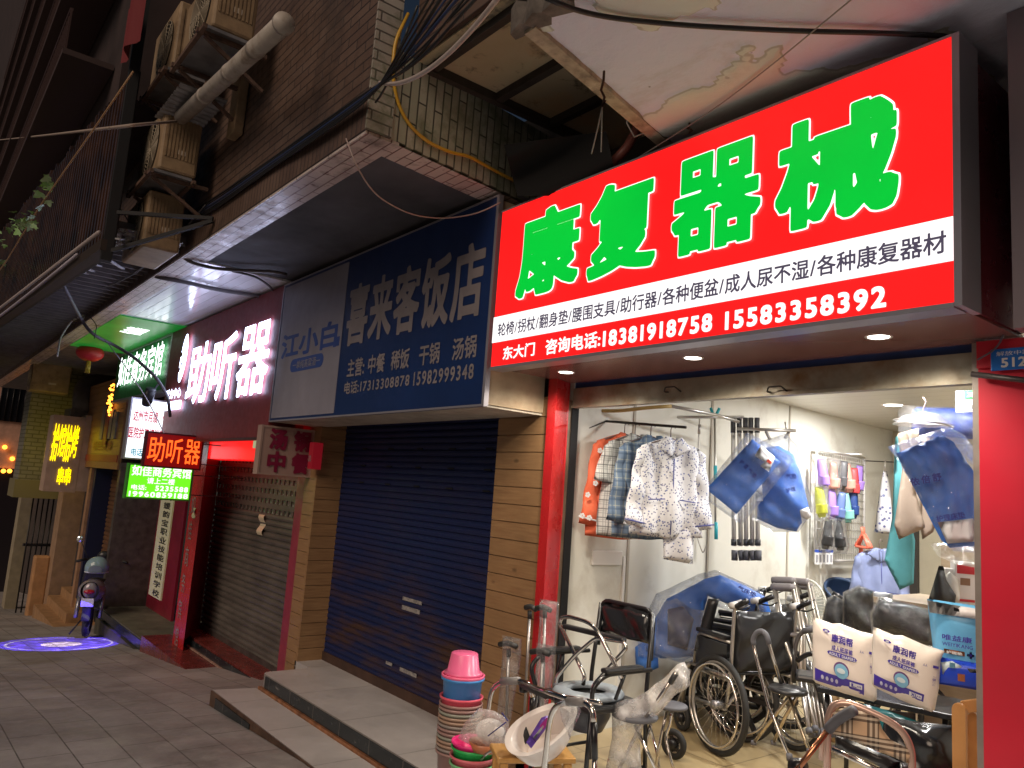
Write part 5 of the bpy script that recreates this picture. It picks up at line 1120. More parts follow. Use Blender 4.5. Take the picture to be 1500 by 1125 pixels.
# rod with pyjamas
t = thing('clothes_rod', 'dark steel rod with four pyjama shirts near the red post', 'rod', tuple(atY(888, 618, 3.9)))
A, B = atY(888, 617, 3.9), atY(1005, 626, 3.9); MB().tube([A, B], .009, 8).build('rod', MATS['dark_iron'], t, world=True); MB().tube([A, A + Vector((-.0, -.3, -.12))], .006, 6).build('stay', MATS['dark_iron'], t, world=True)
for px, m_, lab, kw in ((918, M_orange, 'orange pyjama shirt with white flowers, closest to the wall', dict(h=.70, sleeve=.56, w=.44)), (934, M_plaidg, 'grey and white checked short-sleeve shirt behind the blue checked one', dict(h=.68, sleeve=.26)), (957, M_plaidb, 'blue-grey checked shirt half hidden by the floral one', dict(h=.66, sleeve=.5)), (985, M_floral, 'white floral pyjama shirt in front, with trousers hanging below', dict(h=.62, sleeve=.5, trim=M_piping, w=.44))):
    p = A.lerp(B, (px - 888) / 117); s = shirt(lab, p + Vector((0, 0, -.012)), face(p) + .42, m_, **kw)
    if m_ is M_orange:
        for (x, z) in ((-.27, -.50), (-.22, -.42), (-.3, -.64), (-.25, -.65), (-.2, -.2)):
            m = MB()
            for k in range(5): a_ = k * 1.257; m.lathe([(.0001, 0), (.009, 0)], 8, (x + .011 * math.cos(a_), -.062, z + .011 * math.sin(a_)), Matrix.Rotation(PI / 2, 3, 'X'))
            m.build('flower_print', M_whitep, s)
        MB().tube([(-.325, -.052, -.645), (-.185, -.052, -.67)], .006, 5).build('cuff_trim', M_whitep, s)
    if m_ is M_floral: MB().pillow([(-.03, -.6), (.2, -.6), (.2, -.86), (.0, -.84)], .03, .03, lambda x, z: .03 + .02 * math.sin(x * 30), .04).build('trousers', m_, s)
# yellow hose and steel rails under the ceiling
cable('hose', [atY(856, 600, 3.8), atY(900, 603, 3.9), atY(950, 597, 4.05), atY(984, 595, 4.15)], .013, mat('brass_hose', (0.50, 0.34, 0.12), .45), 'tan hose along the top of the shop opening joined to a grey pipe', 'hose')
t = thing('hanging_rail', 'grey steel rail across the shop carrying canes and blue mattress bags', 'rail', tuple(atY(1060, 612, 5)))
tubes(t, 'rail', M_alu, .012, [(984, 595, 4.15), (1050, 608, 4.6), (1082, 618, 4.9)], [(980, 611, 4.7), (1090, 611, 5.1)], [(1080, 628, 5.0), (1166, 631, 5.2)]); tubes(t, 'hook', M_alu, .006, [(980, 611, 4.7), (979, 640, 4.7)], [(1152, 631, 5.2), (1150, 618, 5.2)])
tubes(t, 'clip', mat('clip_grey', (.3, .29, .28), .4), .012, [(1122, 632, 5.1), (1128, 644, 5.1)], [(1156, 632, 5.2), (1150, 642, 5.2)])
t = thing('clothes_pole', 'steel clothes pole with turquoise fork and grips against the wall', 'pole', tuple(atY(1047, 700, 5)))
M_turq = mat('turquoise_plastic', (0.03, 0.42, 0.50), .35)
tubes(t, 'pole', M_alu, .009, [(1047, 612, 5), (1048, 790, 5)]); tubes(t, 'fork', M_turq, .012, [(1041, 598, 5), (1047, 612, 5), (1054, 598, 5)]); tubes(t, 'grip', M_turq, .014, [(1048, 682, 5), (1048, 712, 5)], [(1049, 765, 5), (1049, 790, 5)])
t = thing('bag_string', 'clear packaging string with metal clips hanging beside the floral shirt', 'string', tuple(atY(1024, 660, 4.6)))
tubes(t, 'string', mat('clear_string', (.6, .58, .55), .3), .004, [(1025, 612, 4.6), (1022, 680, 4.6), (1018, 760, 4.6), (1022, 790, 4.6), (1030, 812, 4.6), (1034, 800, 4.6)]); tubes(t, 'clip', M_alu, .011, [(1025, 622, 4.6), (1024, 636, 4.6)], [(1023, 672, 4.6), (1021, 690, 4.6)])
for i, px in enumerate((1074, 1083, 1092, 1100, 1109)):
    t = thing('walking_cane', 'folded grey walking cane hanging in a row behind the blue mattress bag', 'cane', tuple(atY(px, 620, 5.1)), 0, 'canes hanging from the rail')
    tubes(t, 'shaft', mat('cane_grey', (.62, .60, .56), .4), .017, [(px, 622, 5.1), (px + 1 + (i % 2), 800, 5.1)], n=10); tubes(t, 'handle', mat('dark_grip', (.05, .05, .055), .5), .02, [(px, 612, 5.1), (px, 634, 5.1)]); tubes(t, 'joint', MATS['dark_grip'], .022, [(px + 1, 790, 5.1), (px + 1, 799, 5.1)]); tubes(t, 'foot', M_rub, .024, [(px + 2, 806, 5.1), (px + 2 + (i % 2) * 2, 821, 5.1)])
# ---- blue bags
def soft(name, label, cat, pts, y, th, m_, soft_=.06, fold=None, turn=0.0, part='body', group=None, edge=0.0, step=.026):
    cx = sum(q[0] for q in pts) / len(pts); cy = sum(q[1] for q in pts) / len(pts)
    t, s, p = stand(name, label, cat, cx, cy, y, turn, group)
    MB().pillow(pxs(pts, (cx, cy), s), th, step, fold, soft_, edge=edge).build(part, m_, t)
    def patch(pp, m2, nm='label_sheet', dy=-.01, th2=.002, f2=None):
        return MB().pillow(pxs(pp, (cx, cy), s), th2, .03, (lambda x, z: -th - edge + dy + (f2(x, z) if f2 else 0)), .01).build(nm, m2, t)
    def word(sx, px, py, w, h, m2, ang=0.0, dy=-.012, weight=.02, nm='lettering'):
        R = WM(t); U = R.to_3x3() @ Vector((math.cos(ang), 0, math.sin(ang))); V = R.to_3x3() @ Vector((-math.sin(ang), 0, math.cos(ang)))
        p0 = R @ Vector(((px - cx) * s, -th - edge + dy, -(py - cy) * s)); return text(t, sx, p0, U, V, w * s, h * s, m2, weight=weight, name=nm)
    return t, patch, word
wr = lambda x, z: .012 * math.sin(x * 22 + z * 31) + .018 * mnoise.noise(Vector((x * 9, z * 7, 2)))
M_inkn = mat('navy_ink', (0.015, 0.02, 0.20), .5)
t, patch, word = soft('mattress_bag', 'bright blue folded air mattress bag hanging tilted with a torn white label', 'mattress', [(1100, 643), (1140, 674), (1081, 753), (1037, 720)], 4.35, .016, M_blue, .02, fold=lambda x, z: .6 * wr(x, z), edge=.03)
patch([(1112, 652), (1132, 668), (1124, 690), (1112, 682), (1118, 676), (1104, 668)], M_whitep, f2=wr, dy=-.016)
patch([(1122, 671), (1128, 675), (1126, 679), (1120, 675)], mat('label_red', (.6, .06, .03), .5), dy=-.022, f2=wr)
for k, ch in enumerate('护理气垫'): word(ch, 1082 + k * 6, 679 + k * 6, 5.5, 6.5, M_inkn, -.65, dy=-.03)
MB().pillow(pxs([(1092, 632), (1108, 640), (1160, 668), (1088, 768), (1026, 728), (1066, 672)], (1089, 697), mpp(t.location)), .075, .03, wr, .05).build('plastic_wrap', M_film, t)
t, patch, word = soft('mattress_bag', 'bright blue mattress bag bulging in plastic beside the tilted one', 'mattress', [(1112, 668), (1124, 656), (1140, 653), (1160, 664), (1170, 690), (1184, 745), (1166, 776), (1140, 773), (1112, 762)], 4.6, .07, M_blue, fold=wr)
patch([(1170, 745), (1181, 740), (1186, 752), (1174, 764)], M_whitep, f2=wr); patch([(1108, 716), (1118, 712), (1120, 736), (1110, 736)], M_whitep, f2=wr)
word('气垫', 1151, 702, 14, 7, M_inkn, .1, dy=-.03); word('护理', 1152, 722, 13, 6, M_inkn, .3, dy=-.03)
MB().pillow(pxs([(1105, 660), (1122, 650), (1150, 640), (1166, 656), (1190, 748), (1170, 782), (1135, 784), (1106, 768)], (1146, 715), mpp(t.location)), .09, .03, wr, .05).build('plastic_wrap', M_film, t)
ray_fold = lambda x, z: .014 * math.sin(math.atan2(x - .02, .45 - z) * 46) + .012 * mnoise.noise(Vector((x * 7, z * 7, 5)))
t, patch, word = soft('mattress_bag', 'large blue mattress bag in shiny pleated plastic at the right of the opening', 'mattress', [(1321, 667), (1383, 638), (1397, 648), (1440, 720), (1442, 792), (1391, 801), (1380, 791)], 4.25, .06, M_blue, fold=ray_fold, edge=.02)
patch([(1376, 766), (1420, 757), (1428, 788), (1388, 795)], M_whitep, f2=ray_fold, dy=-.02)
for k, ch in enumerate('依倍舒'): word(ch, 1343 + k * 14, 716 - k * 4, 11, 11, M_inkn, .15, dy=-.045, weight=.03)
word('护理床垫', 1376, 766, 36, 9, M_inkn, .25, dy=-.045)
MB().pillow(pxs([(1300, 660), (1325, 650), (1380, 628), (1402, 640), (1446, 710), (1446, 806), (1386, 808), (1372, 790), (1312, 676)], (1384, 725), mpp(t.location)), .085, .028, lambda x, z: ray_fold(x, z) * 1.6, .03, edge=.02).build('plastic_wrap', M_filmh, t)
t, patch, word = soft('mattress', 'dark navy wrapped mattress lying up high under the ceiling', 'mattress', [(1342, 602), (1348, 596), (1460, 600), (1460, 645), (1345, 638), (1340, 630)], 5.2, .08, M_blue2, .04, fold=wr); MB().pillow(pxs([(1339, 600), (1346, 592), (1462, 597), (1462, 650), (1340, 645)], (1399, 617), mpp(t.location)), .1, .05, wr, .04).build('plastic_wrap', M_film, t)
t = thing('price_board', 'white hanging notice with a green header high in the right corner', 'sign', tuple(atY(1420, 595, 5.0))); a, b = atY(1400, 604, 5.0), atY(1450, 570, 5.0)
MB().box(a.x, b.x, 5.0, 5.01, a.z, b.z).build('board', mat('notice_white', (.5, .5, .52), .5), t, world=True); MB().box(a.x + .05, b.x, 4.994, 4.999, a.z + .08, a.z + .13).build('header', mat('header_green', (.02, .30, .08), .5), t, world=True)
text(t, '减震', (a.x + .07, 4.99, a.z + .09), XU, ZU, .1, .03, M_whitep, weight=.02); text(t, '电动护理', (a.x + .05, 4.993, a.z + .01), XU, ZU, .2, .045, mat('grey_print', (.25, .25, .28), .6), weight=.02)
# towels on a round hanger
t = thing('peg_hanger', 'round wire peg hanger with towels and plastic over it', 'hanger', tuple(atY(1353, 610, 4.9)))
tubes(t, 'hook', MATS['hanger_wire'], .005, [(1352, 582, 4.9), (1357, 588, 4.9), (1352, 600, 4.9), (1352, 612, 4.9)])
c = atY(1352, 622, 4.9); m = MB(); m.tube([(c.x + .17 * math.cos(a), c.y + .12 * math.sin(a), c.z - .02 + .05 * math.sin(a * .5)) for a in np.linspace(0, 2 * PI, 28)[:-1]], .005, 6, closed=True); m.build('ring', M_alu, t, world=True)
m = MB(); m.lathe([(.02, .08), (.10, .055), (.17, .0)], 24, c); m.build('plastic_cover', M_film, t, world=True)
tf = lambda k: (lambda x, z: .03 * math.sin(x * 24 + k) + .02 * math.sin(z * 6 + k))
for k, (pts, m_, lab) in enumerate((([(1316, 636), (1334, 628), (1340, 720), (1352, 770), (1318, 790), (1312, 770), (1322, 690)], mat('beige_towel', (.46, .36, .28), .9, var=.1, bump=.3), 'beige towel hanging leftmost under the round peg hanger'), ([(1330, 632), (1345, 625), (1350, 700), (1348, 775), (1334, 782), (1328, 760)], mat('beige_towel_pale', (.54, .45, .35), .9, var=.1, bump=.3), 'pale beige towel between two others under the peg hanger'), ([(1352, 640), (1362, 640), (1376, 740), (1366, 778), (1352, 790), (1346, 760)], MATS['beige_towel'], 'beige towel beside the edge of the large blue bag'), ([(1312, 640), (1324, 632), (1322, 700), (1338, 790), (1336, 850), (1318, 862), (1298, 822), (1308, 760)], mat('teal_towel', (.12, .42, .46), .9, var=.1, bump=.3), 'long teal towel hanging deep in the shop'))):
    soft('towel', lab, 'towel', pts, 5.0 + .12 * (k == 3) + .03 * k, .014, m_, .03, tf(k), group='towels under the round hanger')
# ---- wire grid with slippers on the left wall
t = thing('wire_grid', 'white wire grid panel on the wall holding colourful slippers', 'display grid', tuple(atW(1230, 750, .06)))
P = [atW(1196, 658, .06), atW(1266, 688, .06), atW(1192, 822, .06)]
ya, yb, zt, zb = P[0].y, P[1].y, P[0].z, P[2].z
M_gridw = mat('grid_white', (.62, .6, .58), .35)
m = MB()
for (q0, q1) in (((ya, zb), (ya, zt)), ((yb, zb), (yb, zt)), ((ya, zt), (yb, zt)), ((ya, zb), (yb, zb))): m.tube([(wallx(q0[0]) + .06, q0[0], q0[1]), (wallx(q1[0]) + .06, q1[0], q1[1])], .014, 6)
m.build('frame', M_gridw, t, world=True)
m = MB()
for k in range(1, 22): y = ya + (yb - ya) * k / 22; m.tube([(wallx(y) + .06, y, zb), (wallx(y) + .06, y, zt)], .003, 4)
for k in range(1, 14): z = zb + (zt - zb) * k / 14; m.tube([(wallx(ya) + .065, ya, z), (wallx(yb) + .065, yb, z)], .0035, 4)
m.build('mesh', M_gridw, t, world=True)
p = atW(1198, 664, .07); m = MB(); m.tube([p, p + Vector((.38, .1, .0))], .007, 6); m.build('arm', M_alu, t, world=True)
cols = {'purple': (.33, .20, .62), 'peach': (.72, .35, .28), 'charcoal': (.10, .10, .11), 'coral red': (.72, .07, .08), 'lime yellow': (.55, .58, .06), 'slate blue': (.12, .18, .42), 'mint': (.25, .60, .55), 'navy': (.02, .06, .24), 'black': (.025, .025, .028)}
for i, (px, py, cn, lab) in enumerate(((1205, 694, 'purple', 'purple slipper at the top corner of the wire grid nearest the frame'), (1221, 698, 'peach', 'peach slipper in the top row next to the purple one'), (1234, 696, 'charcoal', 'charcoal slipper in the top row of the grid'), (1243, 700, 'peach', 'peach slipper partly behind the coral red one'), (1251, 706, 'coral red', 'coral red slipper in the top row of the grid'), (1258, 702, 'purple', 'purple slipper tucked behind the coral red one'), (1202, 735, 'lime yellow', 'lime yellow slipper in the second row of the grid'), (1219, 738, 'purple', 'purple slipper in the second row beside the lime one'), (1231, 742, 'slate blue', 'slate blue slipper in the second row'), (1241, 744, 'mint', 'mint slipper behind the navy one'), (1250, 738, 'navy', 'navy slipper at the end of the second row'), (1212, 782, 'black', 'black slipper in silvery film, lower row, by the frame'), (1229, 784, 'black', 'black slipper in silvery film, lower row, by the other one'))):
    p = atW(px, py, .16); t = thing('slipper', lab, 'slipper', tuple(p), (0, .12 * (i % 3 - 1), face(p) + (.5 if i % 2 else .2)), 'slippers on the wire grid')
    m_ = mat('slipper_' + cn.replace(' ', '_'), cols[cn], .45)
    MB().pillow([(-.035, .14), (.035, .14), (.045, .05), (.05, -.08), (.03, -.145), (-.03, -.145), (-.05, -.08), (-.045, .05)], .014, .02, lambda x, z: .05 * (z * 3) ** 2, .02).build('sole', m_, t)
    m = MB(); m.grid(lambda u, v: (.052 * math.cos(PI * u), -.012 - .062 * math.sin(PI * u) * (1 - .3 * v), -.02 - .09 * v), 12, 6); o = m.build('strap', m_, t); q = o.modifiers.new('thick', 'SOLIDIFY'); q.thickness = .008
    if cn == 'black' or i in (6, 1): MB().pillow([(-.07, .18), (.07, .16), (.08, -.1), (.05, -.18), (-.07, -.17)], .07, .035, wr, .04).build('plastic_wrap', M_filmh, t)
M_band = mat('card_blue', (.03, .08, .42), .4)
for k in range(5):
    p = atW(1196 + k * 5.2, 814, .10); t = thing('blister_pack', 'small white boxed instrument pack with a blue header below the slippers', 'pack', tuple(p), face(p) + .3, 'packs hanging at the foot of the grid')
    MB().box(-.016, .016, -.012, .012, -.08, .055).build('card', M_whitep, t); MB().box(-.0165, .0165, -.013, .0125, .03, .0555).build('header', M_band, t); MB().box(-.006, .008, -.0145, -.0125, -.06, .01).build('print', mat('grey_print', (.25, .25, .28), .6), t)
# floral apron, pyjama, coral hangers further along the wall
t, patch, word = soft('apron', 'white floral apron gathered and hung from a wall line', 'apron', [(1294, 690), (1299, 690), (1303, 715), (1308, 782), (1282, 780), (1288, 730)], 7.9, .04, floral('floral_small', (.66, .66, .7), (.12, .13, .3), (.2, .24, .45), 24), .05, lambda x, z: .02 * math.sin(x * 50))
tubes(t, 'hook', M_alu, .006, [(1297, 674, 7.9), (1296, 692, 7.9)])
p = atY(1288, 793, 7.4); shirt('periwinkle blue pyjama shirt hung low on the wall by the teal towel', p, face(p) + .3, M_pajama, w=.42, h=.62, sleeve=.5, trim=M_piping, group=None)
t = thing('hanger_bunch', 'bunch of coral plastic clothes hangers dangling beside the wire grid', 'hangers', tuple(atY(1262, 785, 7.3)))
M_coral = mat('coral_plastic', (.72, .16, .10), .35)
for k in range(4): tubes(t, 'hanger', M_coral, .011, [(1262 + k, 772, 7.3 + .04 * k), (1263 + k, 782, 7.3 + .04 * k), (1252 + 2 * k, 800, 7.3 + .04 * k), (1272 + 2 * k, 803, 7.3 + .04 * k), (1264 + k, 782, 7.3 + .04 * k)], round_=.02)
soft('cloth_strip', 'coral pink cloth strip hanging below the coral hangers', 'cloth', [(1258, 803), (1264, 803), (1262, 850), (1256, 856)], 7.5, .02, M_coral, .03)
tubes(thing('wall_line', 'thin dark line strung along the wall above the apron', 'line', tuple(atW(1290, 675, .08))), 'line', MATS['dark_iron'], .006, [(1266, 675, 7.6), (1310, 677, 8.5)])
# ---- right-hand shelf goods
t, patch, word = soft('umbrella_bag', 'crumpled black bag tied at the top on the back shelf', 'bag', [(1376, 830), (1382, 830), (1386, 850), (1398, 870), (1396, 886), (1362, 882), (1368, 860)], 5.4, .07, mat('black_fabric', (.02, .02, .022), .6), .05, lambda x, z: .03 * math.sin(x * 40 + z * 8))
t, patch, word = soft('plastic_bag', 'crumpled white plastic bag on the back shelf by the boxes', 'bag', [(1382, 848), (1392, 838), (1405, 850), (1404, 878), (1390, 886)], 5.6, .06, mat('milky_bag', (.62, .6, .56), .35), .05, wr)
t, patch, word = soft('plastic_bag', 'clear crinkled film bunched above the stacked boxes', 'bag', [(1366, 800), (1400, 794), (1428, 800), (1440, 830), (1400, 826), (1378, 818)], 5.5, .08, M_filmh, .05, wr)
for px, w, h, lab, c1 in ((1412, 14, 60, 'white carton with a red panel on the back shelf', (.74, .70, .68)), (1396, 12, 50, 'narrow pale carton behind the black bag', (.66, .62, .58))):
    p = atY(px, 884, 5.7); s = mpp(p); t = thing('carton', lab, 'box', tuple(p), face(p) + .2); MB().box(-w * s, w * s, -.06, .08, 0, h * s).build('box', mat('carton_%d' % px, c1, .5), t, bevel=.003)
    if px == 1412: MB().box(-w * s * .8, w * s * .8, -.063, -.0605, h * s * .72, h * s * .95).build('red_panel', mat('carton_red', (.5, .03, .04), .5), t); MB().box(-w * s * .8, w * s * .8, -.063, -.0605, h * s * .06, h * s * .12).build('red_panel', MATS['carton_red'], t); MB().box(-w * s * .5, w * s * .4, -.063, -.0605, h * s * .45, h * s * .62).build('picture_panel', mat('carton_pic', (.25, .14, .08), .5), t)
    else: text(t, '护理', WM(t) @ Vector((-w * s * .5, -.062, h * s * .6)), WM(t).to_3x3() @ Vector((1, 0, 0)), ZU, w * s, .06, mat('grey_print', (.25, .25, .28), .6))
p = atY(1400, 886, 5.6); t = thing('shelf', 'wooden board shelf carrying cartons and bags at the back right', 'shelf', tuple(p)); MB().box(p.x - .45, p.x + .9, 5.35, 6.1, p.z - .04, p.z - .002).build('board', MATS['beige_board_wood'], t, world=True); MB().box(p.x - .45, p.x + .9, 5.9, 6.1, 0, p.z - .041).build('side', MATS['beige_board_wood'], t, world=True)
# ================================================================== wheelchairs, walkers and goods on the floor
def wheel(t, R_, x, y, spokes=None, handrim=False, r=.016, thick=.02):
    w = MB(); w.tube(arc((x, y, R_), R_ - thick, 0, 360, 40, 'yz')[:-1], thick, 8, closed=True); o = w.build('wheel', M_tyre, t)
    m = MB(); m.tube(arc((x, y, R_), R_ - thick * 2.1, 0, 360, 40, 'yz')[:-1], r * .7, 6, closed=True); m.build('rim', M_alu, o)
    m = MB()
    if spokes == 'wire':
        for k in range(28):
            a = k * 2 * PI / 28; b = a + (.55 if k % 2 else -.55); s = .018 * (1 if k % 4 < 2 else -1)
            m.tube([(x + s, y + .022 * math.cos(b), R_ + .022 * math.sin(b)), (x, y + (R_ - .04) * math.cos(a), R_ + (R_ - .04) * math.sin(a))], .0016, 4)
        m.build('spokes', M_chrome, o)
    elif spokes:
        for k in range(spokes):
            a = k * 2 * PI / spokes; m.bar((x, y, R_), (x, y + (R_ - .03) * math.cos(a), R_ + (R_ - .03) * math.sin(a)), .022, .03)
        m.build('spokes', M_blackf, o)
    m = MB(); m.lathe([(.0001, -.035), (.028, -.035), (.028, .035), (.0001, .035)], 16, (x, y, R_), Matrix.Rotation(PI / 2, 3, 'Y')); m.build('hub', M_blackf if spokes != 'wire' else mat('rim_grey', (0.3, 0.3, 0.32), .3, .7), o)
    if handrim:
        sg = 1 if x > 0 else -1; m = MB(); m.tube(arc((x + sg * .035, y, R_), R_ - .055, 0, 360, 40, 'yz')[:-1], .009, 6, closed=True); m.build('hand_rim', M_chrome, o)
    return o
def wheelchair(label, loc, rot, frame, big=.305, spokes='wire', back_film=False):
    t = thing('wheelchair', label, 'wheelchair', tuple(loc), rot, 'wheelchairs in the shop')
    for s in (-1, 1):
        wheel(t, big, s * .30, .10, spokes, True); wheel(t, .09, s * .23, -.38, 5)
        m = MB(); m.tube(rpath([(s * .25, .27, .97), (s * .25, .18, .93), (s * .25, .16, .5), (s * .25, .12, .28)], .05), .012, 8); m.tube([(s * .25, .15, .48), (s * .25, -.28, .48)], .012, 8); m.tube(rpath([(s * .25, -.28, .48), (s * .25, -.34, .42), (s * .23, -.38, .18)], .04), .012, 8); m.tube(rpath([(s * .25, -.2, .26), (s * .25, .12, .28)], .05), .012, 8)
        m.tube(rpath([(s * .25, .15, .70), (s * .25, -.20, .70), (s * .25, -.24, .48)], .05), .011, 8); m.build('side_frame', frame, t)
        MB().box(s * .25 - .028, s * .25 + .028, -.2, .13, .708, .738).build('armrest', M_blackf, t, bevel=.012)
        MB().tube([(s * .25, .20, .935), (s * .25, .30, .985)], .018, 10).build('push_handle', M_blackf, t)
        m = MB(); m.tube([(s * .25, .14, .93), (s * .25, .20, .945)], .022, 8); m.build('brake_clamp', mat('socket_white', (0.75, 0.74, 0.72), .35), t)
        m = MB(); m.tube(rpath([(s * .25, .2, .92), (s * .25, .28, .92), (s * .26, .34, .95)], .02), .005, 6); m.build('brake_lever', M_blackf, t)
        m = MB(); m.tube(rpath([(s * .22, -.32, .42), (s * .2, -.48, .16), (s * .18, -.55, .12)], .04), .011, 8); fr = m.build('leg_rest', frame, t)
        MB().box(s * .19 - .075, s * .19 + .075, -.66, -.5, .10, .118).build('footplate', M_blackf, fr, bevel=.01)
        MB().box(s * .262, s * .258, -.2, .13, .50, .68).build('side_guard', M_blackf, t)
    MB().pillow([(-.24, -.26), (.24, -.26), (.24, .15), (-.24, .15)], .025, .05, soft=.04).xf(Matrix.Translation((0, 0, .50)) @ Matrix.Rotation(-PI / 2, 4, 'X')).build('seat', M_vinyl, t)
    MB().pillow([(-.235, .52), (.235, .52), (.235, .90), (-.235, .90)], .022, .05, wr, .04).xf(Matrix.Translation((0, .17, 0))).build('backrest', M_vinyl, t)
    MB().tube([(-.25, .13, .3), (.25, -.2, .46)], .011, 8).build('cross_brace', frame, t); MB().tube([(.25, .13, .3), (-.25, -.2, .46)], .011, 8).build('cross_brace', frame, t)
    if back_film: MB().pillow([(-.27, .48), (.27, .48), (.28, .93), (-.26, .95)], .05, .035, lambda x, z: wr(x, z) * 1.6, .04).xf(Matrix.Translation((0, .17, 0))).build('plastic_wrap', M_filmh, t)
    return t
th = math.radians(-106.8)
wheelchair('chrome-framed wheelchair with wire-spoked wheels nearest the middle of the floor', (-3.18, 4.66, 0), th, M_alu)
wheelchair('black-framed wheelchair with moulded wheels behind the loop-handled cane seat', tuple(atZ(1098, 1070, 0.0)), th + .35, M_blackf, .29, 6, True)
wheelchair('wheelchair wrapped in crinkled film behind the two diaper packs', (-2.72, 5.6, 0), 2.2, M_blackf, .30, 6, True)
wheelchair('black wheelchair tucked close behind the wire-spoked one, under the blue mattress end', (-3.72, 5.25, 0), -1.2, M_blackf, .29, 6)
# --- blue mattress heap and film bag on the wheelchairs
t, patch, word = soft('mattress', 'bright blue padded mattress folded over the stacked wheelchairs', 'mattress', [(952, 930), (978, 882), (1030, 850), (1052, 842), (1088, 854), (1118, 868), (1131, 908), (1092, 893), (1036, 873), (1030, 900), (1018, 960), (972, 968), (950, 960)], 4.62, .06, M_blue, .05, lambda x, z: .05 * math.sin(x * 6) + wr(x, z))
patch([(1062, 880), (1082, 872), (1095, 880), (1074, 890)], M_whitep); word('气床垫', 1076, 858, 26, 7, M_inkn, -.35, dy=-.06)
MB().pillow(pxs([(945, 940), (970, 880), (1030, 846), (1054, 838), (1122, 864), (1138, 912), (1090, 900), (1040, 885), (1030, 970), (948, 972)], (1043, 902), mpp(t.location)), .09, .035, lambda x, z: .05 * math.sin(x * 6) + 1.6 * wr(x, z), .05).build('plastic_wrap', M_film, t)
t, patch, word = soft('film_bag', 'crinkled clear film bag holding a dark blue folded part before the blue mattress', 'bag', [(963, 905), (972, 885), (990, 878), (1012, 890), (1034, 893), (1030, 950), (1000, 968), (962, 960)], 4.42, .09, M_filmh, .06, lambda x, z: wr(x, z) * 1.7)
MB().pillow(pxs([(978, 895), (1000, 888), (1016, 905), (1008, 950), (980, 945)], (996, 916), mpp(t.location)), .05, .03, wr, .05).build('folded_part', mat('deep_navy', (.03, .035, .10), .4), t)
soft('film_bag', 'small bright blue roll in film low at the side of the commode chair', 'bag', [(930, 950), (945, 938), (962, 945), (965, 975), (945, 985), (932, 975)], 4.4, .06, M_blue, .04, wr)
soft('cushion', 'black cushion standing on edge between the blue mattress and the wheelchair back', 'cushion', [(1036, 878), (1052, 876), (1036, 950), (1018, 955)], 4.5, .04, M_vinyl, .03)
t, s, p = stand('paper_tag', 'white square tag taped on the black wheelchair side', 'tag', 1071, 977, 4.5); MB().box(-.035, .035, -.003, .0, -.035, .035).build('tag', M_whitep, t)
# --- commode chair
pc = atZ(866, 1014, 0.475); pc.z = 0.0
t = thing('commode_chair', 'black-framed commode chair with grey toilet seat ring and vinyl backrest', 'chair', tuple(pc), face(pc) - math.radians(48))
for s in (-1, 1):
    m = MB(); m.tube(rpath([(s * .23, .22, .02), (s * .23, .2, .5), (s * .22, .24, .93)], .05), .0125, 8); m.build('leg', M_blackf, t); MB().tube([(s * .23, -.22, .02), (s * .23, -.2, .46)], .0125, 8).build('leg', M_blackf, t)
    MB().tube([(s * .23, -.215, .12), (s * .23, .215, .12)], .01, 8).build('stretcher', M_blackf, t)
    m = MB(); m.tube(rpath([(s * .26, .2, .64), (s * .27, -.15, .64), (s * .27, -.24, .58), (s * .24, -.2, .44)], .07), .0125, 8); m.tube(rpath([(s * .265, 0, .64), (s * .25, -.05, .5)], .05), .01, 8); o = m.build('arm_frame', M_blackf, t)
    MB().box(s * .265 - .028, s * .265 + .028, -.16, .12, .645, .672).build('armrest', M_vinyl, o, bevel=.011)
m = MB(); m.tube(rpath([(-.22, .235, .68), (-.22, .245, .95), (.22, .245, .95), (.22, .235, .68)], .07), .0125, 8); m.build('back_frame', M_blackf, t)
MB().pillow([(-.21, .76), (.21, .76), (.21, .91), (.18, .945), (-.18, .945), (-.21, .91)], .018, .04, wr, .03).xf(Matrix.Translation((0, .24, 0))).build('backrest', mat('crinkled_vinyl', (.014, .014, .016), .2, bump=.8, bs=18), t)
m = MB(); rg = [(.10, .0), (.095, .018), (.13, .03), (.175, .024), (.19, .005), (.185, -.01), (.10, .0)]; m.lathe(rg, 32, (0, -.02, .475), sy=1.12); m.build('seat_ring', mat('toilet_seat_grey', (.26, .30, .34), .35), t)
MB().box(-.22, .22, -.2, .2, .42, .462).build('seat_base', M_vinyl, t, bevel=.015); m = MB(); m.lathe([(.13, .42), (.13, .36), (.09, .28), (.0001, .27)], 24, (0, -.02, 0)); m.build('pan', mat('pan_black', (.05, .05, .06), .3), t)
# chrome frame standing over it
t = thing('walker', 'folded chrome tube frame with a black arm pad leaning on the commode chair', 'frame', tuple(atY(860, 1020, 3.2)))
YF = 3.2
tubes(t, 'tube', M_chrome, .0115, [(820, 913, YF), (822, 905, YF), (833, 903, YF), (858, 910, YF), (871, 918, YF), (881, 934, YF), (911, 994, YF)], round_=.04)
tubes(t, 'tube', M_chrome, .0115, [(820, 914, YF + .02), (853, 982, YF + .02), (857, 992, YF + .02), (854, 1003, YF + .02)])
tubes(t, 'tube', M_chrome, .0115, [(814, 1004, YF - .1), (815, 992, YF - .1), (843, 959, YF - .05), (873, 934, YF), (914, 940, YF + .05), (918, 949, YF + .05), (868, 1005, YF - .05), (866, 1024, YF - .05)], round_=.04)
a, b = atY(826, 917, YF - .02), atY(916, 938, YF + .06); MB().bar(a, b, .045, .028).build('arm_pad', M_vinyl, t, world=True, bevel=.011)
tubes(t, 'end_cap', M_rub, .015, [(814, 1000, YF - .1), (814, 1010, YF - .1)], [(866, 1018, YF - .05), (866, 1028, YF - .05)])
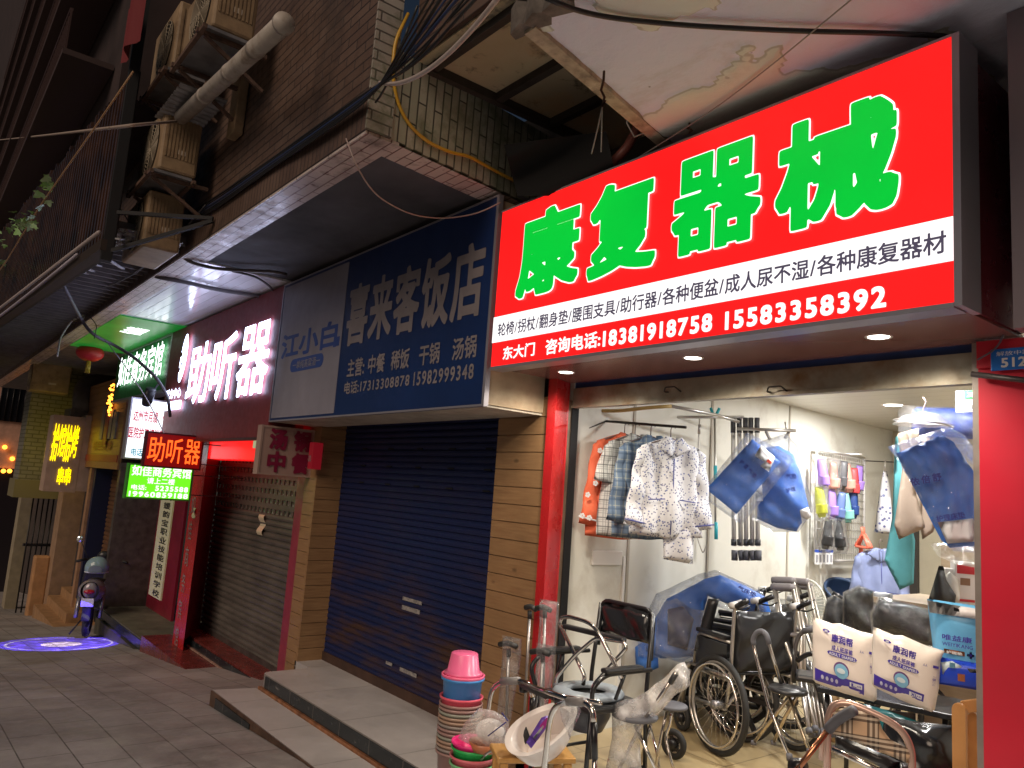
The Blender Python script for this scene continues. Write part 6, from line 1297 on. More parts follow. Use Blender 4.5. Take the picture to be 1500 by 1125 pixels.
# --- chrome walking frame at the very front
t = thing('walker', 'chrome walking frame with taped grips in front of the white bedpan', 'frame', tuple(atY(790, 1080, 2.6)))
W1, W2 = 2.62, 2.35
tubes(t, 'front_leg', M_chrome, .0125, [(700, 1160, W1), (714, 1050, W1), (720, 1010, W1), (735, 998, W1), (762, 997, W1), (776, 1002, W1), (780, 1022, W1)], round_=.06, n=10)
tubes(t, 'front_leg', M_chrome, .0125, [(793, 1160, W2), (805, 1055, W2), (813, 1034, W2), (830, 1029, W2), (858, 1029, W2), (869, 1040, W2), (870, 1060, W2)], round_=.06, n=10)
tubes(t, 'cross_bar', M_chrome, .0125, [(762, 1000, W1), (850, 1030, W2)]); tubes(t, 'cross_bar', M_chrome, .009, [(768, 1010, W1), (880, 1030, W2)])
tubes(t, 'lower_leg', M_blackf, .014, [(870, 1058, W2), (871, 1112, W2)], [(780, 1022, W1), (779, 1042, W1)]); tubes(t, 'lower_leg', M_chrome, .011, [(871, 1110, W2), (871, 1160, W2)], [(779, 1040, W1), (778, 1090, W1)])
tubes(t, 'grip', mat('taped_grip', (.22, .21, .21), .35, bump=.5, bs=60), .019, [(735, 998, W1), (760, 997, W1)], [(832, 1028, W2), (856, 1028, W2)]); tubes(t, 'grip_pad', mat('black_grip', (.03, .03, .03), .5), .019, [(765, 1003, W1), (800, 1018, W1 - .1)])
tubes(t, 'folding_knob', M_blackf, .022, [(767, 1006, W1), (767, 1014, W1)], [(818, 1017, 2.48), (818, 1030, 2.48)])
t2 = t; c = atY(835, 1040, W2 - .02); MB().pillow([(-.06, .03), (.06, .03), (.04, -.06), (.0, -.12), (-.05, -.06)], .02, .02, wr, .03).xf(Matrix.Translation(c)).build('film_scrap', M_filmh, t2, world=True)
# --- canes by the red post
for nm, (hx0, hx1, hy), (sx0, sy0, sx1, sy1), y, lab in (('a', (732, 756, 946), (745, 950, 741, 1085), 3.12, 'walking cane in a plastic sleeve, nearest the blue shutter'), ('b', (778, 804, 957), (795, 958, 789, 1095), 3.10, 'walking cane in a plastic sleeve in front of the red post'), ('c', (770, 785, 892), (776, 894, 768, 1060), 3.2, 'unwrapped black-handled walking cane against the plank pillar'), ('d', (786, 806, 893), (798, 893, 794, 1090), 3.18, 'tall walking cane in torn film right against the red post')):
    t = thing('walking_cane', lab, 'cane', tuple(atY(sx1, sy1, y)), 0, 'walking canes by the red post')
    tubes(t, 'shaft', M_alu, .0095, [(sx0, sy0, y), (sx1, sy1, y)]); tubes(t, 'handle', mat('black_grip', (.03, .03, .03), .5), .017, [(hx0, hy - 2, y), ((hx0 + hx1) / 2, hy - 4, y), (hx1, hy + 1, y)], round_=.02); tubes(t, 'collar', mat('black_grip', (.03, .03, .03), .5), .014, [(sx0, sy0, y), (sx0, sy0 + 12, y)])
    if nm != 'c':
        q = [(sx0 - 15, hy - 12), (sx0 + 14, hy - 9), (sx0 + 15, hy + 20), (sx1 + 9, sy1 - 25), (sx1 - 11, sy1 - 30), (sx0 - 13, hy + 18)]; cx, cy = (sx0 + sx1) / 2, (sy0 + sy1) / 2; pp = atY(cx, cy, y)
        m = MB().pillow(pxs(q, (cx, cy), mpp(pp)), .026, .022, lambda x, z: wr(x, z) * .7, .02); m.xf(Matrix.Translation(pp) @ Matrix.Rotation(face(pp), 4, 'Z')).build('plastic_sleeve', M_filmh, t, world=True)
# --- bucket stack
pb = atY(668, 1125, 2.66); s = mpp(pb); zb = pb.z - .10
def bucket(z, r, col, h, label, flip=False, lip=.008, rb=.78):
    t = thing('bucket', label, 'bucket', (pb.x, pb.y, z), 0, 'plastic buckets stacked by the step')
    pr = [(.0001, 0), (r * rb, 0), (r * (rb + .02), .004), (r * .97, h * .93), (r + lip, h * .95), (r + lip + .002, h - .002), (r + lip - .004, h), (r * .95, h * .96), (r * (rb - .01), .006), (.0001, .006)]
    if flip: pr = [(a, h - b) for a, b in pr]
    MB().lathe(pr, 36).build('shell', mat('bucket_' + col[0], col[1], .32, sss=.0), t); return t
r0 = 30 * s; cl = [('grey pink', (.36, .22, .20)), ('greenish grey', (.30, .31, .26)), ('tan', (.40, .27, .20)), ('grey', (.30, .26, .24))]
for k in range(13): cc = cl[(k * 3 + k // 3) % 4]; bucket(zb - .06 + k * .021, r0, cc, .26, '%s plastic bucket nested in the tall stack, under the pink-rimmed ones' % 'dull')
zt = zb - .06 + 13 * .021
bucket(zt + .012, r0 * 1.0, ('rose pink', (.80, .12, .18)), .262, 'rose pink bucket just below the blue one in the stack')
bucket(zt + .085, r0 * 1.0, ('sky blue', (.06, .28, .68)), .29, 'sky blue bucket high in the stack by the step')
bucket(zt + .099, r0 * .998, ('candy pink', (.85, .15, .30)), .29, 'candy pink bucket topmost but one, its rim above the blue one')
t = thing('basin', 'translucent pink basin turned upside down on top of the bucket stack', 'basin', (pb.x, pb.y, zt + .386)); r = 25 * s
MB().lathe([(.0001, .118), (r * .72, .118), (r * .8, .112), (r * .97, .02), (r + .012, .014), (r + .014, .0), (r + .004, .0)], 36).build('shell', mat('pink_basin', (.78, .14, .30), .3), t)
# --- basins and film bag at the bottom
pq = atY(692, 1112, 2.52); s2 = mpp(pq)
for k, (z, rr_, nm, col, lab) in enumerate(((-.055, 34, 'mint', (.20, .55, .25), 'green basin lowest of the small pile'), (-.02, 34, 'rose', (.72, .16, .20), 'rose red basin in the small pile under the green one'), (.02, 33, 'green', (.03, .45, .10), 'bright green basin near the top of the small pile'), (.045, 33, 'magenta', (.80, .03, .22), 'magenta basin on top of the small pile'))):
    t = thing('basin', lab, 'basin', (pq.x, pq.y, pq.z + z), 0, 'small basins beside the bucket stack'); r = rr_ * s2
    MB().lathe([(.0001, -.06), (r * .7, -.06), (r * .93, .03), (r, .036), (r, .044), (r * .96, .046), (r * .9, .03), (r * .68, -.052), (.0001, -.052)], 36).build('shell', mat('basin_' + nm, col, .3), t)
t, patch, word = soft('film_bag', 'clear bag of white urinal bottles lying on the magenta basin', 'bag', [(680, 1060), (700, 1040), (722, 1040), (744, 1052), (746, 1080), (735, 1098), (700, 1098), (672, 1085)], 2.5, .075, M_filmd, .05, lambda x, z: wr(x, z) * 1.5)
MB().ball((.02, 0, -.0), .075, .05, .055).build('bottle', mat('milky_bottle', (.72, .68, .66), .4), t); tubes(t, 'bag_print', M_inkn, .003, [(715, 1078, 2.42), (741, 1058, 2.42)], [(735, 1044, 2.44), (744, 1056, 2.44)])
MB().lathe([(.0001, -.10), (.06, -.10), (.085, -.055), (.08, -.055), (.0001, -.09)], 24).build('brown_bowl', mat('brown_bowl', (.45, .16, .07), .35), t)
# --- wooden stool with the white bedpan
ps = atY(780, 1100, 2.52); t = thing('wooden_stool', 'small honey-coloured wooden stool under the white bedpan', 'stool', (ps.x, ps.y, ps.z - .26), face(ps) + .25)
M_honey = wood('honey_pine', (.55, .30, .08, 1), (.42, .21, .055, 1), sc=(12, 3, 3)); s3 = mpp(ps)
MB().box(-.185, .185, -.10, .11, .235, .26).build('seat', M_honey, t, bevel=.006)
for x in (-.15, .15):
    for y in (-.08, .09): MB().box(x - .018, x + .018, y - .015, y + .015, -.1, .234).build('leg', M_honey, t, bevel=.003)
MB().box(-.13, .13, -.09, -.075, .10, .14).build('rail', M_honey, t)
pd = atY(790, 1082, 2.5)
t = thing('bedpan', 'glossy white slipper bedpan tilted on the wooden stool', 'bedpan', tuple(pd), (math.radians(24), math.radians(-30), face(pd) + .35))
M_white = mat('glossy_white_plastic', (.76, .70, .66), .22)
def pan(R0, R1, z0, z1, sy):
    def f(u, v):
        a = 2 * PI * u; k = v; r = R0 + (R1 - R0) * k; egg = 1 + .16 * math.cos(a); return (r * egg * math.cos(a), r * sy * math.sin(a), z0 + (z1 - z0) * k ** 1.4)
    return f
m = MB(); m.grid(pan(.11, .178, -.085, .05, .62), 40, 8); m.grid(pan(.178, .186, .05, .056, .62), 40, 2); m.grid(lambda u, v: pan(.186, .15, .056, .048, .62)(u, v), 40, 3); m.grid(lambda u, v: pan(.15, .095, .048, -.07, .62)(u, v), 40, 8); m.grid(lambda u, v: pan(.0005, .097, -.07, -.07, .62)(u, v), 40, 2); m.grid(lambda u, v: pan(.0005, .112, -.085, -.085, .62)(u, v), 40, 2); m.build('shell', M_white, t)
soft('pad', 'charcoal foam pad tucked in the white bedpan', 'pad', [(752, 1092), (762, 1068), (770, 1065), (776, 1078), (772, 1088), (760, 1098)], 2.47, .012, mat('charcoal_foam', (.03, .03, .035), .7), .02)
t, patch, word = soft('pad', 'purple and pink striped sachet leaning inside the white bedpan', 'sachet', [(772, 1088), (792, 1052), (800, 1048), (806, 1052), (803, 1062), (780, 1096)], 2.46, .012, mat('sachet_purple', (.16, .07, .42), .35), .02)
patch([(790, 1062), (800, 1049), (805, 1053), (796, 1066)], mat('sachet_pink', (.55, .05, .35), .35), 'stripe'); patch([(782, 1078), (795, 1060), (797, 1062), (784, 1081)], M_whitep, 'stripe')
t = thing('ladle', 'thin steel handle lying across the edge of the wooden stool', 'handle', tuple(atY(725, 1105, 2.45))); tubes(t, 'handle', M_chrome, .007, [(705, 1112, 2.45), (718, 1099, 2.45), (742, 1097, 2.45)], round_=.04)
# --- film-wrapped cane seat
YC = 3.35
t = thing('folding_cane_stool', 'folding cane seat wrapped in cloudy plastic in front of the wire-spoked wheel', 'cane seat', tuple(atY(945, 1100, YC)))
tubes(t, 'shaft', M_chrome, .010, [(991, 985, YC), (940, 1060, YC), (905, 1130, YC)]); tubes(t, 'grip', mat('black_grip', (.03, .03, .03), .5), .016, [(990, 987, YC), (982, 1000, YC)])
tubes(t, 'leg', M_chrome, .010, [(953, 1062, YC + .1), (935, 1130, YC + .15)], [(930, 1062, YC), (962, 1130, YC)]); m = MB(); c = atY(930, 1048, YC); m.lathe([(.0001, .012), (.12, .012), (.128, 0), (.12, -.012), (.0001, -.012)], 28, c); m.build('seat', M_rub, t, world=True)
q = [(895, 1048), (902, 1034), (930, 1026), (960, 1002), (988, 972), (998, 968), (1006, 982), (1007, 998), (985, 1018), (962, 1046), (945, 1056), (938, 1084), (946, 1150), (888, 1150), (898, 1085)]; cx, cy = 945, 1060; pp = atY(cx, cy, YC)
MB().pillow(pxs(q, (cx, cy), mpp(pp)), .07, .024, lambda x, z: wr(x, z) * 1.5 + .012 * math.sin(x * 60 + z * 25), .05).xf(Matrix.Translation(pp) @ Matrix.Rotation(face(pp), 4, 'Z')).build('plastic_wrap', M_filmd, t, world=True)
t = thing('folding_cane_stool', 'chrome cane seat with a dark round seat behind the plastic-wrapped one', 'cane seat', tuple(atY(975, 1100, 3.7)))
m = MB(); c = atY(984, 1034, 3.75); m.lathe([(.0001, .012), (.085, .012), (.095, 0), (.085, -.012), (.0001, -.012)], 28, c); m.build('seat', M_rub, t, world=True)
tubes(t, 'leg', M_chrome, .0095, [(977, 1040, 3.75), (968, 1080, 3.72), (958, 1140, 3.68)]); tubes(t, 'leg', M_chrome, .0095, [(984, 1040, 3.75), (983, 1058, 3.75), (974, 1080, 3.74), (990, 1140, 3.7)], round_=.05); tubes(t, 'leg', M_chrome, .0095, [(952, 1065, 3.8), (962, 1100, 3.75), (968, 1140, 3.72)])
t = thing('castor', 'small grey castor wheel under the wheelchair front', 'wheel', tuple(atZ(986, 1112, 0)), face(atZ(986, 1112, 0)) + 1.0); wheel(t, .09, 0, 0, 5)
# --- loop-handled cane seat
YL = 3.95
t = thing('folding_cane_stool', 'loop-handled chrome cane seat standing before the black wheelchair', 'cane seat', tuple(atY(1150, 1090, YL)))
tubes(t, 'loop_handle', M_chrome, .010, [(1157, 1112, 3.75), (1125, 1030, 3.85), (1106, 955, YL), (1103, 938, YL), (1107, 926, YL), (1117, 924, YL), (1124, 932, YL), (1130, 955, YL), (1145, 1004, 4.0)], round_=.04); tubes(t, 'foam_grip', M_rub, .015, [(1104, 945, YL), (1103, 936, YL), (1108, 926, YL), (1117, 924, YL), (1123, 930, YL), (1127, 944, YL)], round_=.04)
m = MB(); c = atY(1154, 1011, YL); m.lathe([(.0001, .014), (.095, .014), (.105, 0), (.095, -.012), (.0001, -.012)], 28, c); m.build('seat', M_vinyl, t, world=True)
for q in ([(1160, 1016, YL), (1130, 1055, 4.0), (1104, 1088, 4.05)], [(1170, 1016, YL), (1150, 1050, 4.0), (1133, 1088, 4.1)], [(1155, 1018, YL), (1170, 1060, 3.9), (1186, 1100, 3.85)]): tubes(t, 'leg', mat('champagne_tube', (.52, .44, .32), .25, .9), .0095, q); e = q[-1]; tubes(t, 'foot', M_rub, .016, [(e[0], e[1] - 3, e[2]), (e[0], e[1] + 3, e[2])])
tubes(t, 'foot', M_rub, .016, [(1156, 1104, 3.75), (1157, 1114, 3.75)])
# --- crutches
def crutch(lab, px, py, bx, by, y, yb, w=18):
    t = thing('crutch', lab, 'crutch', tuple(atY(bx, by, yb)), 0, 'underarm crutches leaning behind the wheelchairs')
    A = atY(px, py, y); B = atY(px + 2 * w, py + 1, y + .02); E = atY(bx, by, yb); ax = (E - (A + B) / 2)
    K = (A + B) / 2 + ax * .68
    for q in (A, B): MB().tube([q, q + ax * .35, K], .012, 8).build('side_rod', mat('bagged_alu', (.46, .41, .35), .3, .7), t, world=True)
    MB().tube([K - ax * .02, E], .012, 8).build('lower_rod', M_alu, t, world=True); MB().tube([E - ax * .03, E], .02, 10).build('foot', M_rub, t, world=True)
    d = (B - A); MB().tube([A - d * .1, A + d * .1, B - d * .1, B + d * .1], [.024, .028, .028, .024], 12).build('arm_pad', mat('grey_pad', (.20, .18, .18), .5), t, world=True)
    MB().tube([A + ax * .36, B + ax * .36], .015, 8).build('hand_grip', mat('grey_pad', (.20, .18, .18), .5), t, world=True)
crutch('underarm crutch at the front of the leaning pair', 1133, 860, 1186, 1075, 5.0, 4.5, 14); crutch('underarm crutch behind, its grey pad showing above the front one', 1134, 850, 1195, 1072, 5.1, 4.6, 14)
crutch('slimmer crutch nearest the fan, by the leaning pair', 1165, 852, 1215, 1060, 5.3, 4.7, 9); crutch('crutch half hidden behind the diaper pack', 1170, 858, 1225, 1060, 5.4, 4.8, 9)
# --- fan
pf = atY(1188, 885, 6.6); t = thing('standing_fan', 'white standing fan turned to the side near the crutches', 'fan', (pf.x, pf.y, 0), face(pf) - .75)
M_fanw = mat('fan_white', (.70, .69, .62), .35); z = pf.z
m = MB()
for k in range(44): a = k * 2 * PI / 44; m.tube([(.05 * math.cos(a), -.09, z + .05 * math.sin(a)), (.15 * math.cos(a), -.10, z + .15 * math.sin(a)), (.215 * math.cos(a), -.05, z + .215 * math.sin(a)), (.15 * math.cos(a), .02, z + .15 * math.sin(a)), (.05 * math.cos(a), .03, z + .05 * math.sin(a))], .003, 4)
m.tube(arc((0, -.05, z), .217, 0, 360, 40)[:-1], .009, 6, closed=True); m.build('cage', M_fanw, t)
m = MB()
for k in range(3):
    a0 = k * 2.094; m.grid(lambda u, v: ((.03 + .15 * v) * math.cos(a0 + (u - .5) * (1.5 - .3 * v)), -.04 + .035 * (u - .5), z + (.03 + .15 * v) * math.sin(a0 + (u - .5) * (1.5 - .3 * v))), 8, 5)
m.build('blades', mat('fan_blade', (.62, .64, .62), .3), t)
MB().ball((0, .09, z), .075, .11, .075).build('motor', M_fanw, t); MB().lathe([(.0001, .02), (.05, .018), (.055, 0)], 20, (0, -.09, z), Matrix.Rotation(PI / 2, 3, 'X')).build('cap', M_fanw, t); MB().tube([(0, .08, z - .05), (0, .08, .03)], .018, 10).build('post', M_fanw, t); MB().lathe([(.0001, .04), (.06, .035), (.2, .015), (.2, 0), (.0001, 0)], 28, (0, .08, 0)).build('base', M_fanw, t)
# --- blue basins and black film-covered goods behind the packs
for px, py, y, tilt, lab in ((1252, 858, 7.6, .30, 'dull blue plastic tub standing behind the film-wrapped chairs'), (1236, 866, 7.3, .75, 'dull blue tub tipped against the other tub')):
    p = atY(px, py, y); t = thing('tub', lab, 'tub', tuple(p), (tilt, .25 if tilt > .5 else 0, face(p))); r = .17
    MB().lathe([(.0001, -.22), (r * .75, -.22), (r * .98, 0), (r + .016, .004), (r + .016, .02), (r - .004, .02), (r * .94, 0), (r * .72, -.2), (.0001, -.2)], 32, sy=.8).build('shell', mat('tub_blue', (.04, .075, .16), .4), t)
for pts, y, lab in (([(1212, 880), (1222, 873), (1236, 880), (1240, 925), (1205, 920)], 5.0, 'black folded chair arm in crinkled film beside the fan'), ([(1238, 872), (1258, 860), (1276, 865), (1280, 925), (1238, 925)], 5.0, 'taller black bundle in clear film behind the first diaper pack'), ([(1282, 905), (1292, 880), (1340, 886), (1366, 892), (1368, 940), (1284, 930)], 4.6, 'wide black chair back in glossy film between the two packs and the blue pack')):
    t, patch, word = soft('wrapped_bundle', lab, 'bundle', pts, y, .05, mat('dark_fabric', (.010, .010, .012), .30, bump=.9, bs=22, spec=.35), .04, wr); cx = sum(q[0] for q in pts) / len(pts); cy = sum(q[1] for q in pts) / len(pts)
    MB().pillow(pxs([((a - cx) * 1.08 + cx, (b - cy) * 1.08 + cy) for a, b in pts], (cx, cy), mpp(t.location)), .08, .03, lambda x, z: wr(x, z) * 1.8, .04).build('plastic_wrap', M_film, t)
soft('tub', 'grey plastic box edge behind the wrapped black bundle', 'tub', [(1276, 868), (1306, 868), (1306, 890), (1278, 888)], 5.4, .03, mat('tub_grey', (.22, .23, .25), .4), .03)
# --- black overbed table with packs
pt = atY(1285, 1028, 3.75); ztop = pt.z - .02
t = thing('overbed_table', 'black table on metal legs carrying the diaper packs', 'table', (-2.05, 3.8, 0))
TL, TR = atZ(1196, 1006, ztop), atZ(1398, 1048, ztop)
dirt_ = (TR - TL); dirt_.z = 0; dn = Vector((-dirt_.y, dirt_.x, 0)).normalized()
m = MB(); q = [TL, TR, TR + dn * .42, TL + dn * .42]; m.add([tuple(a) for a in q] + [tuple(a - Vector((0, 0, .028))) for a in q], [(0, 1, 2, 3), (7, 6, 5, 4), (0, 4, 5, 1), (1, 5, 6, 2), (2, 6, 7, 3), (3, 7, 4, 0)]); m.build('top', mat('black_laminate', (.02, .02, .022), .25), t, world=True, bevel=.006)
for u, k in ((.07, .03), (.93, .03), (.07, .38), (.93, .38)): c = TL.lerp(TR, u) + dn * k; MB().tube([c - Vector((0, 0, .03)), Vector((c.x, c.y, .0))], .0125, 8).build('leg', M_blackf, t, world=True)
for k in (.03, .38): a, b = TL.lerp(TR, .07) + dn * k, TL.lerp(TR, .93) + dn * k; MB().tube([a - Vector((0, 0, .2)), b - Vector((0, 0, .2))], .008, 6).build('rail', M_chrome, t, world=True)
M_pack = mat('diaper_film', (.80, .71, .64), .33, var=.05, vs=5, bump=.12, bs=14); M_packb = mat('pack_violet', (.055, .03, .33), .35); M_sphere = mat('pack_sphere', (.22, .48, .68), .35)
def diaper(lab, corners, y, size):
    cx = sum(q[0] for q in corners) / 4; cy = sum(q[1] for q in corners) / 4; p = atY(cx, cy, y); s = mpp(p)
    t = thing('diaper_pack', lab, 'diaper pack', tuple(p), face(p) + .0, 'adult diaper packs on the black table')
    a = math.atan2(corners[1][1] - corners[0][1], corners[1][0] - corners[0][0])
    Q = pxs(corners, (cx, cy), s); tl, tr, br, bl = [Vector((q[0], q[1])) for q in Q]
    th_ = .062
    fo = lambda x, z: .006 * math.sin(z * 60 + x * 10) * max(0, (z - .06) * 12) + .006 * mnoise.noise(Vector((x * 13, z * 11, 7)))
    out = [tl, tl.lerp(tr, .3) + Vector((0, -.006)), tl.lerp(tr, .42) + Vector((0, .006)), tl.lerp(tr, .75) + Vector((0, -.004)), tr, tr.lerp(br, .15) + Vector((-.01, 0)), tr.lerp(br, .6) + Vector((.0, 0)), br + Vector((0, .012)), br + Vector((-.014, 0)), bl.lerp(br, .5) + Vector((0, -.006)), bl + Vector((.012, 0)), bl + Vector((0, .012)), bl.lerp(tl, .5) + Vector((-.003, 0))]
    MB().pillow([tuple(q) for q in out], th_, .017, fo, .035).build('pack', M_pack, t)
    bil = lambda u, v: (bl.lerp(br, u)).lerp(tl.lerp(tr, u), v)
    def yy(q): 
        dd = min(abs((q - bl).dot((tl - bl).orthogonal().normalized())), abs((q - br).dot((tr - br).orthogonal().normalized())), abs((q - bl).dot((br - bl).orthogonal().normalized())))
        return -th_ * (1 - math.exp(-max(dd, .004) / .035)) + fo(q.x, q.y)
    def patch(u0, v0, u1, v1, m2, nm, d_=.003, n=14, shape=None):
        mm = MB()
        def f(u, v):
            uu, vv = u0 + (u1 - u0) * u, v0 + (v1 - v0) * v
            if shape == 'disc': an = 2 * PI * u; uu = (u0 + u1) / 2 + (u1 - u0) / 2 * v * math.cos(an); vv = (v0 + v1) / 2 + (v1 - v0) / 2 * v * math.sin(an)
            if shape == 'pill': vv = (v0 + v1) / 2 + (v - .5) * (v1 - v0) * (1 - abs(2 * u - 1) ** 8) ** .5 if abs(2 * u - 1) < 1 else (v0 + v1) / 2
            q = bil(uu, vv); return (q.x, yy(q) - d_, q.y)
        mm.grid(f, 20 if shape else n, 8 if shape != 'pill' else 4); return mm.build(nm, m2, t)
    def word(sx, u0, v0, u1, v1, m2, weight=.02, d_=.006, nm='lettering'):
        vv_, ff, b = text2d(sx, weight, 48); mm = MB(); o_ = []
        for x, y_ in vv_: q = bil(u0 + (u1 - u0) * (x - b[0]) / (b[2] - b[0]), v0 + (v1 - v0) * (y_ - b[1]) / (b[3] - b[1])); o_.append((q.x, yy(q) - d_, q.y))
        mm.add(o_, ff); return mm.build(nm, m2, t)
    patch(.03, .06, .80, .245, M_packb, 'violet_band'); word('康润帮', .30, .74, .62, .86, M_packb, .03); word('成人纸尿裤', .30, .61, .62, .69, M_packb)
    patch(.23, .525, .69, .595, M_packb, 'pill_band', shape='pill'); word('ADULT DIAPERS', .26, .538, .66, .582, M_whitep, .015, d_=.009)
    patch(.33, .23, .57, .47, mat('ring_maroon', (.14, .05, .2), .4), 'picture_ring', .004, shape='disc'); patch(.345, .22, .555, .445, M_sphere, 'picture', .007, shape='disc'); patch(.38, .30, .51, .38, mat('sphere_pale', (.62, .74, .80), .35), 'picture_glint', .010, shape='disc')
    patch(.16, .845, .27, .895, M_packb, 'logo', shape='disc'); word('康', .19, .855, .24, .885, M_whitep, d_=.008)
    patch(.58, .145, .77, .215, M_whitep, 'size_label', .006, shape=None); word(size, .61, .155, .66 + .02 * len(size), .205, M_packb, .03, d_=.010); word('大号', .69, .165, .755, .195, M_packb, d_=.010)
    for k in range(4): patch(.13 + .075 * k, .12, .175 + .075 * k, .19, mat('icon_pale', (.5, .48, .66), .4), 'icon', .006, shape='disc')
    word('人人', .73, .69, .79, .73, M_packb); word('产品说明', .885, .50, .935, .535, M_packb); patch(.87, .70, .95, .74, M_packb, 'side_label', n=4)
    for k in range(8): word('说明文字', .89, .52 + .02 * k - .1, .935, .53 + .02 * k - .1, M_packb, 0)
    mm = None
    return t
diaper('white adult diaper pack marked L on the table, farther from the red column', [(1193, 911), (1281, 926), (1280, 1019), (1195, 1005)], 3.72, 'L')
diaper('white adult diaper pack marked XL, standing between the L pack and the blue pack', [(1283, 926), (1377, 947), (1364, 1034), (1282, 1013)], 3.55, 'XL')
# --- blue underpad pack
pts = [(1364, 884), (1430, 886), (1450, 890), (1450, 1003), (1376, 1003), (1372, 960)]
t, patch, word = soft('underpad_pack', 'tall blue underpad pack with a white top standing beside the diaper packs', 'pack', pts, 3.7, .05, mat('pack_sky', (.14, .44, .74), .3, bump=.1, bs=14), .03)
patch([(1365, 885), (1450, 890), (1450, 904), (1368, 902)], mat('pack_white_top', (.66, .62, .62), .35), 'white_top', -.004, .01); patch([(1377, 963), (1449, 965), (1449, 1001), (1378, 1001)], mat('pack_royal', (.01, .05, .50), .3), 'royal_band', -.004, .01)
patch([(1399, 890), (1406, 892), (1406, 896), (1399, 895)], M_blackf, 'hang_hole', -.012); word('唯益康', 1384, 937, 37, 8, M_packb, -.02, -.02, .02); word('WEIYIKANG', 1384, 945, 38, 5, M_packb, -.03, -.02, .012)
patch([(1386, 950), (1412, 951), (1412, 957), (1386, 956)], mat('pill_orange', (.75, .25, .10), .4), 'pill', -.012); word('护理垫', 1389, 955.5, 20, 4, M_whitep, -.02, -.022, .02)
patch([(1418, 950), (1421, 950), (1421, 953), (1424, 953), (1424, 956), (1421, 956), (1421, 959), (1418, 959), (1418, 956), (1415, 956), (1415, 953), (1418, 953)], M_packb, 'cross_mark', -.012)
patch([(1382, 970), (1396, 966), (1408, 971), (1404, 984), (1392, 990), (1384, 986)], mat('pic_pale', (.55, .66, .72), .35), 'picture', -.012); patch([(1393, 968), (1400, 968), (1400, 975), (1393, 975)], M_sphere, 'drop', -.018); patch([(1403, 982), (1412, 982), (1412, 992), (1403, 992)], mat('pill_orange', (.75, .25, .10), .4), 'swatch', -.014); patch([(1415, 973), (1430, 972), (1430, 977), (1418, 978)], M_whitep, 'label', -.014)
# --- clutter under the table
soft('teal_case', 'dark teal case in film under the black table', 'case', [(1262, 1040), (1330, 1050), (1380, 1062), (1378, 1100), (1300, 1110), (1262, 1090)], 3.9, .08, mat('teal_dark', (.01, .10, .11), .25), .06, wr)
soft('black_bag', 'black glossy plastic heap beneath the table by the wooden rack', 'bag', [(1300, 1062), (1395, 1058), (1402, 1180), (1290, 1180)], 3.7, .1, mat('black_gloss', (.012, .012, .014), .2, bump=.4, bs=9), .06, lambda x, z: wr(x, z) * 2)
t = thing('cane_bundle', 'bundle of bare aluminium canes leaning behind the loop-handled cane seat', 'canes', tuple(atZ(1210, 1090, 0)))
for k in range(7): tubes(t, 'shaft', M_alu, .010, [(1172 + k * 5, 960 + k * 3, 5.0), (1188 + k * 6, 1078, 4.7)]); tubes(t, 'foot', M_rub, .016, [(1187 + k * 6, 1068, 4.72), (1188 + k * 6, 1080, 4.7)])
soft('carton', 'brown carton low behind the leaning canes', 'box', [(1196, 1010), (1228, 1014), (1228, 1085), (1196, 1082)], 5.0, .05, mat('brown_carton', (.30, .20, .10), .6), .02)
# chrome armrest and black arm of the next chair
t = thing('walker', 'dark grey walking frame arm beside the first diaper pack', 'frame', tuple(atY(1180, 960, 4.2)))
tubes(t, 'arm', mat('gunmetal', (.14, .13, .13), .3, .7), .0125, [(1163, 1000, 4.2), (1165, 945, 4.2), (1172, 926, 4.2), (1200, 922, 4.2)], round_=.05, n=10); tubes(t, 'grip', M_rub, .017, [(1176, 924, 4.2), (1198, 921, 4.2)]); tubes(t, 'lower_arm', M_blackf, .014, [(1168, 968, 4.2), (1182, 958, 4.2), (1200, 957, 4.2)], [(1163, 1000, 4.2), (1164, 950, 4.2)])
t, s, p = stand('cushion', 'small black round-edged seat pad behind the L diaper pack', 'cushion', 1190, 992, 4.3); MB().box(-.09, .09, -.1, .1, -.02, .02).build('pad', M_vinyl, t, bevel=.015)
# --- tartan chair at the front
YT = 2.75
M_tartan = G('beige_tartan'); g = M_tartan; x, y, z = g.xyz(g.coord()); c = (.66, .44, .27, 1)
for q, ph in ((x, 0), (z, .35)):
    for col, o_, w_ in (((.03, .02, .02, 1), 0, .10), ((.03, .02, .02, 1), .2, .10), ((.03, .02, .02, 1), .4, .06), ((.62, .52, .40, 1), .1, .10), ((.62, .52, .40, 1), .3, .10)):
        f = g.math('FRACT', g.math('ADD', g.math('DIVIDE', q, .082), ph - o_ + 1)); c = g.mix(g.math('MULTIPLY', g.math('LESS_THAN', f, w_), .75), c, col)
g.base(c); g.rough(.75); M_tartan = g.m
t, s, p = stand('rollator_chair', 'folding rollator with a beige tartan backrest and rose-gold tube frame', 'rollator', 1270, 1080, YT); M_rose = mat('rose_gold_tube', (.62, .42, .34), .25, .6); cx, cy = 1270, 1080
def L(pts, yy=0.0): return [Vector((a * 1.0, yy, b)) for a, b in pxs(pts, (cx, cy), s)]
m = MB(); m.tube(rpath(L([(1216, 1180), (1217, 1062), (1224, 1042), (1240, 1036), (1262, 1040), (1300, 1052), (1318, 1064), (1328, 1085), (1330, 1180)]), .05, 6), .0125, 10); m.build('back_frame', M_rose, t)
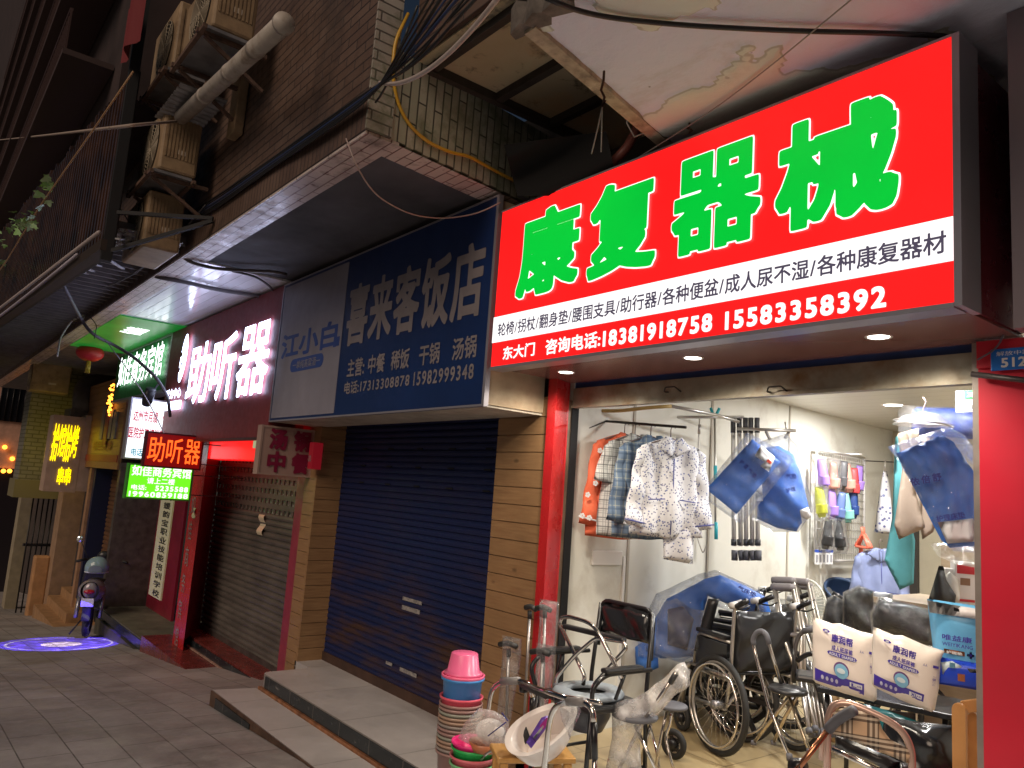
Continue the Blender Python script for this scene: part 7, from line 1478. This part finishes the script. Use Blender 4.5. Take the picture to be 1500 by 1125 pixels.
MB().pillow(pxs([(1219, 1072), (1224, 1052), (1240, 1040), (1256, 1042), (1285, 1049), (1290, 1064), (1300, 1076), (1328, 1086), (1330, 1106), (1290, 1096), (1250, 1086), (1218, 1082)], (cx, cy), s), .006, .02, lambda x, z: .006 * math.sin(x * 12), .01).xf(Matrix.Translation((0, -.014, 0))).build('backrest', M_tartan, t)
MB().pillow(pxs([(1226, 1092), (1300, 1108), (1328, 1118), (1326, 1132), (1226, 1115)], (cx, cy), s), .05, .03, wr, .03).xf(Matrix.Translation((0, .08, 0))).build('seat', M_vinyl, t)
m = MB(); m.tube(L([(1222, 1110), (1325, 1140)], .05), .010, 8); m.build('seat_rail', M_chrome, t); m = MB(); m.tube(rpath(L([(1208, 1130), (1210, 1095), (1216, 1088)], .06), .02), .013, 8); m.build('side_tube', M_rose, t)
t = thing('walking_cane', 'copper-toned walking cane with a black angled handle before the tartan rollator', 'cane', tuple(atY(1180, 1120, 2.6)))
tubes(t, 'shaft', mat('copper_tube', (.55, .24, .13), .2, .9), .010, [(1150, 1150, 2.55), (1214, 1068, 2.65)]); tubes(t, 'handle', M_rub, .018, [(1212, 1070, 2.65), (1224, 1056, 2.66), (1240, 1046, 2.66), (1252, 1040, 2.66)], round_=.03); tubes(t, 'knob', M_blackf, .028, [(1160, 1122, 2.6), (1178, 1124, 2.6)])
# --- wooden rack by the column
t = thing('wooden_rack', 'orange pine slatted rack end beside the red column', 'rack', tuple(atY(1410, 1120, 3.64)))
M_pine = wood('orange_pine', (.55, .27, .09, 1), (.44, .19, .055, 1), sc=(3, 3, 2.5))
def plank_px(x0, x1, ytop, y, nm='upright', r=True):
    a, b = atY(x0, ytop, y), atY(x1, ytop, y); w = (b - a).x
    pl = [(a.x, -.3), (b.x, -.3), (b.x, a.z - .02)] + ([(q.x, q.z) for q in arc(((a.x + b.x) / 2, 0, a.z - .02), w / 2, 0, 180, 10)] if r else []) + [(a.x, a.z - .02)]
    MB().prism(pl, y, y + .022).build(nm, M_pine, t, world=True, bevel=.003)
plank_px(1394, 1414, 1030, 3.62); plank_px(1416, 1436, 1044, 3.70)
a, b = atY(1410, 1036, 3.66), atY(1450, 1030, 3.69); MB().bar(a, b, .02, .05).build('top_rail', M_pine, t, world=True, bevel=.003)
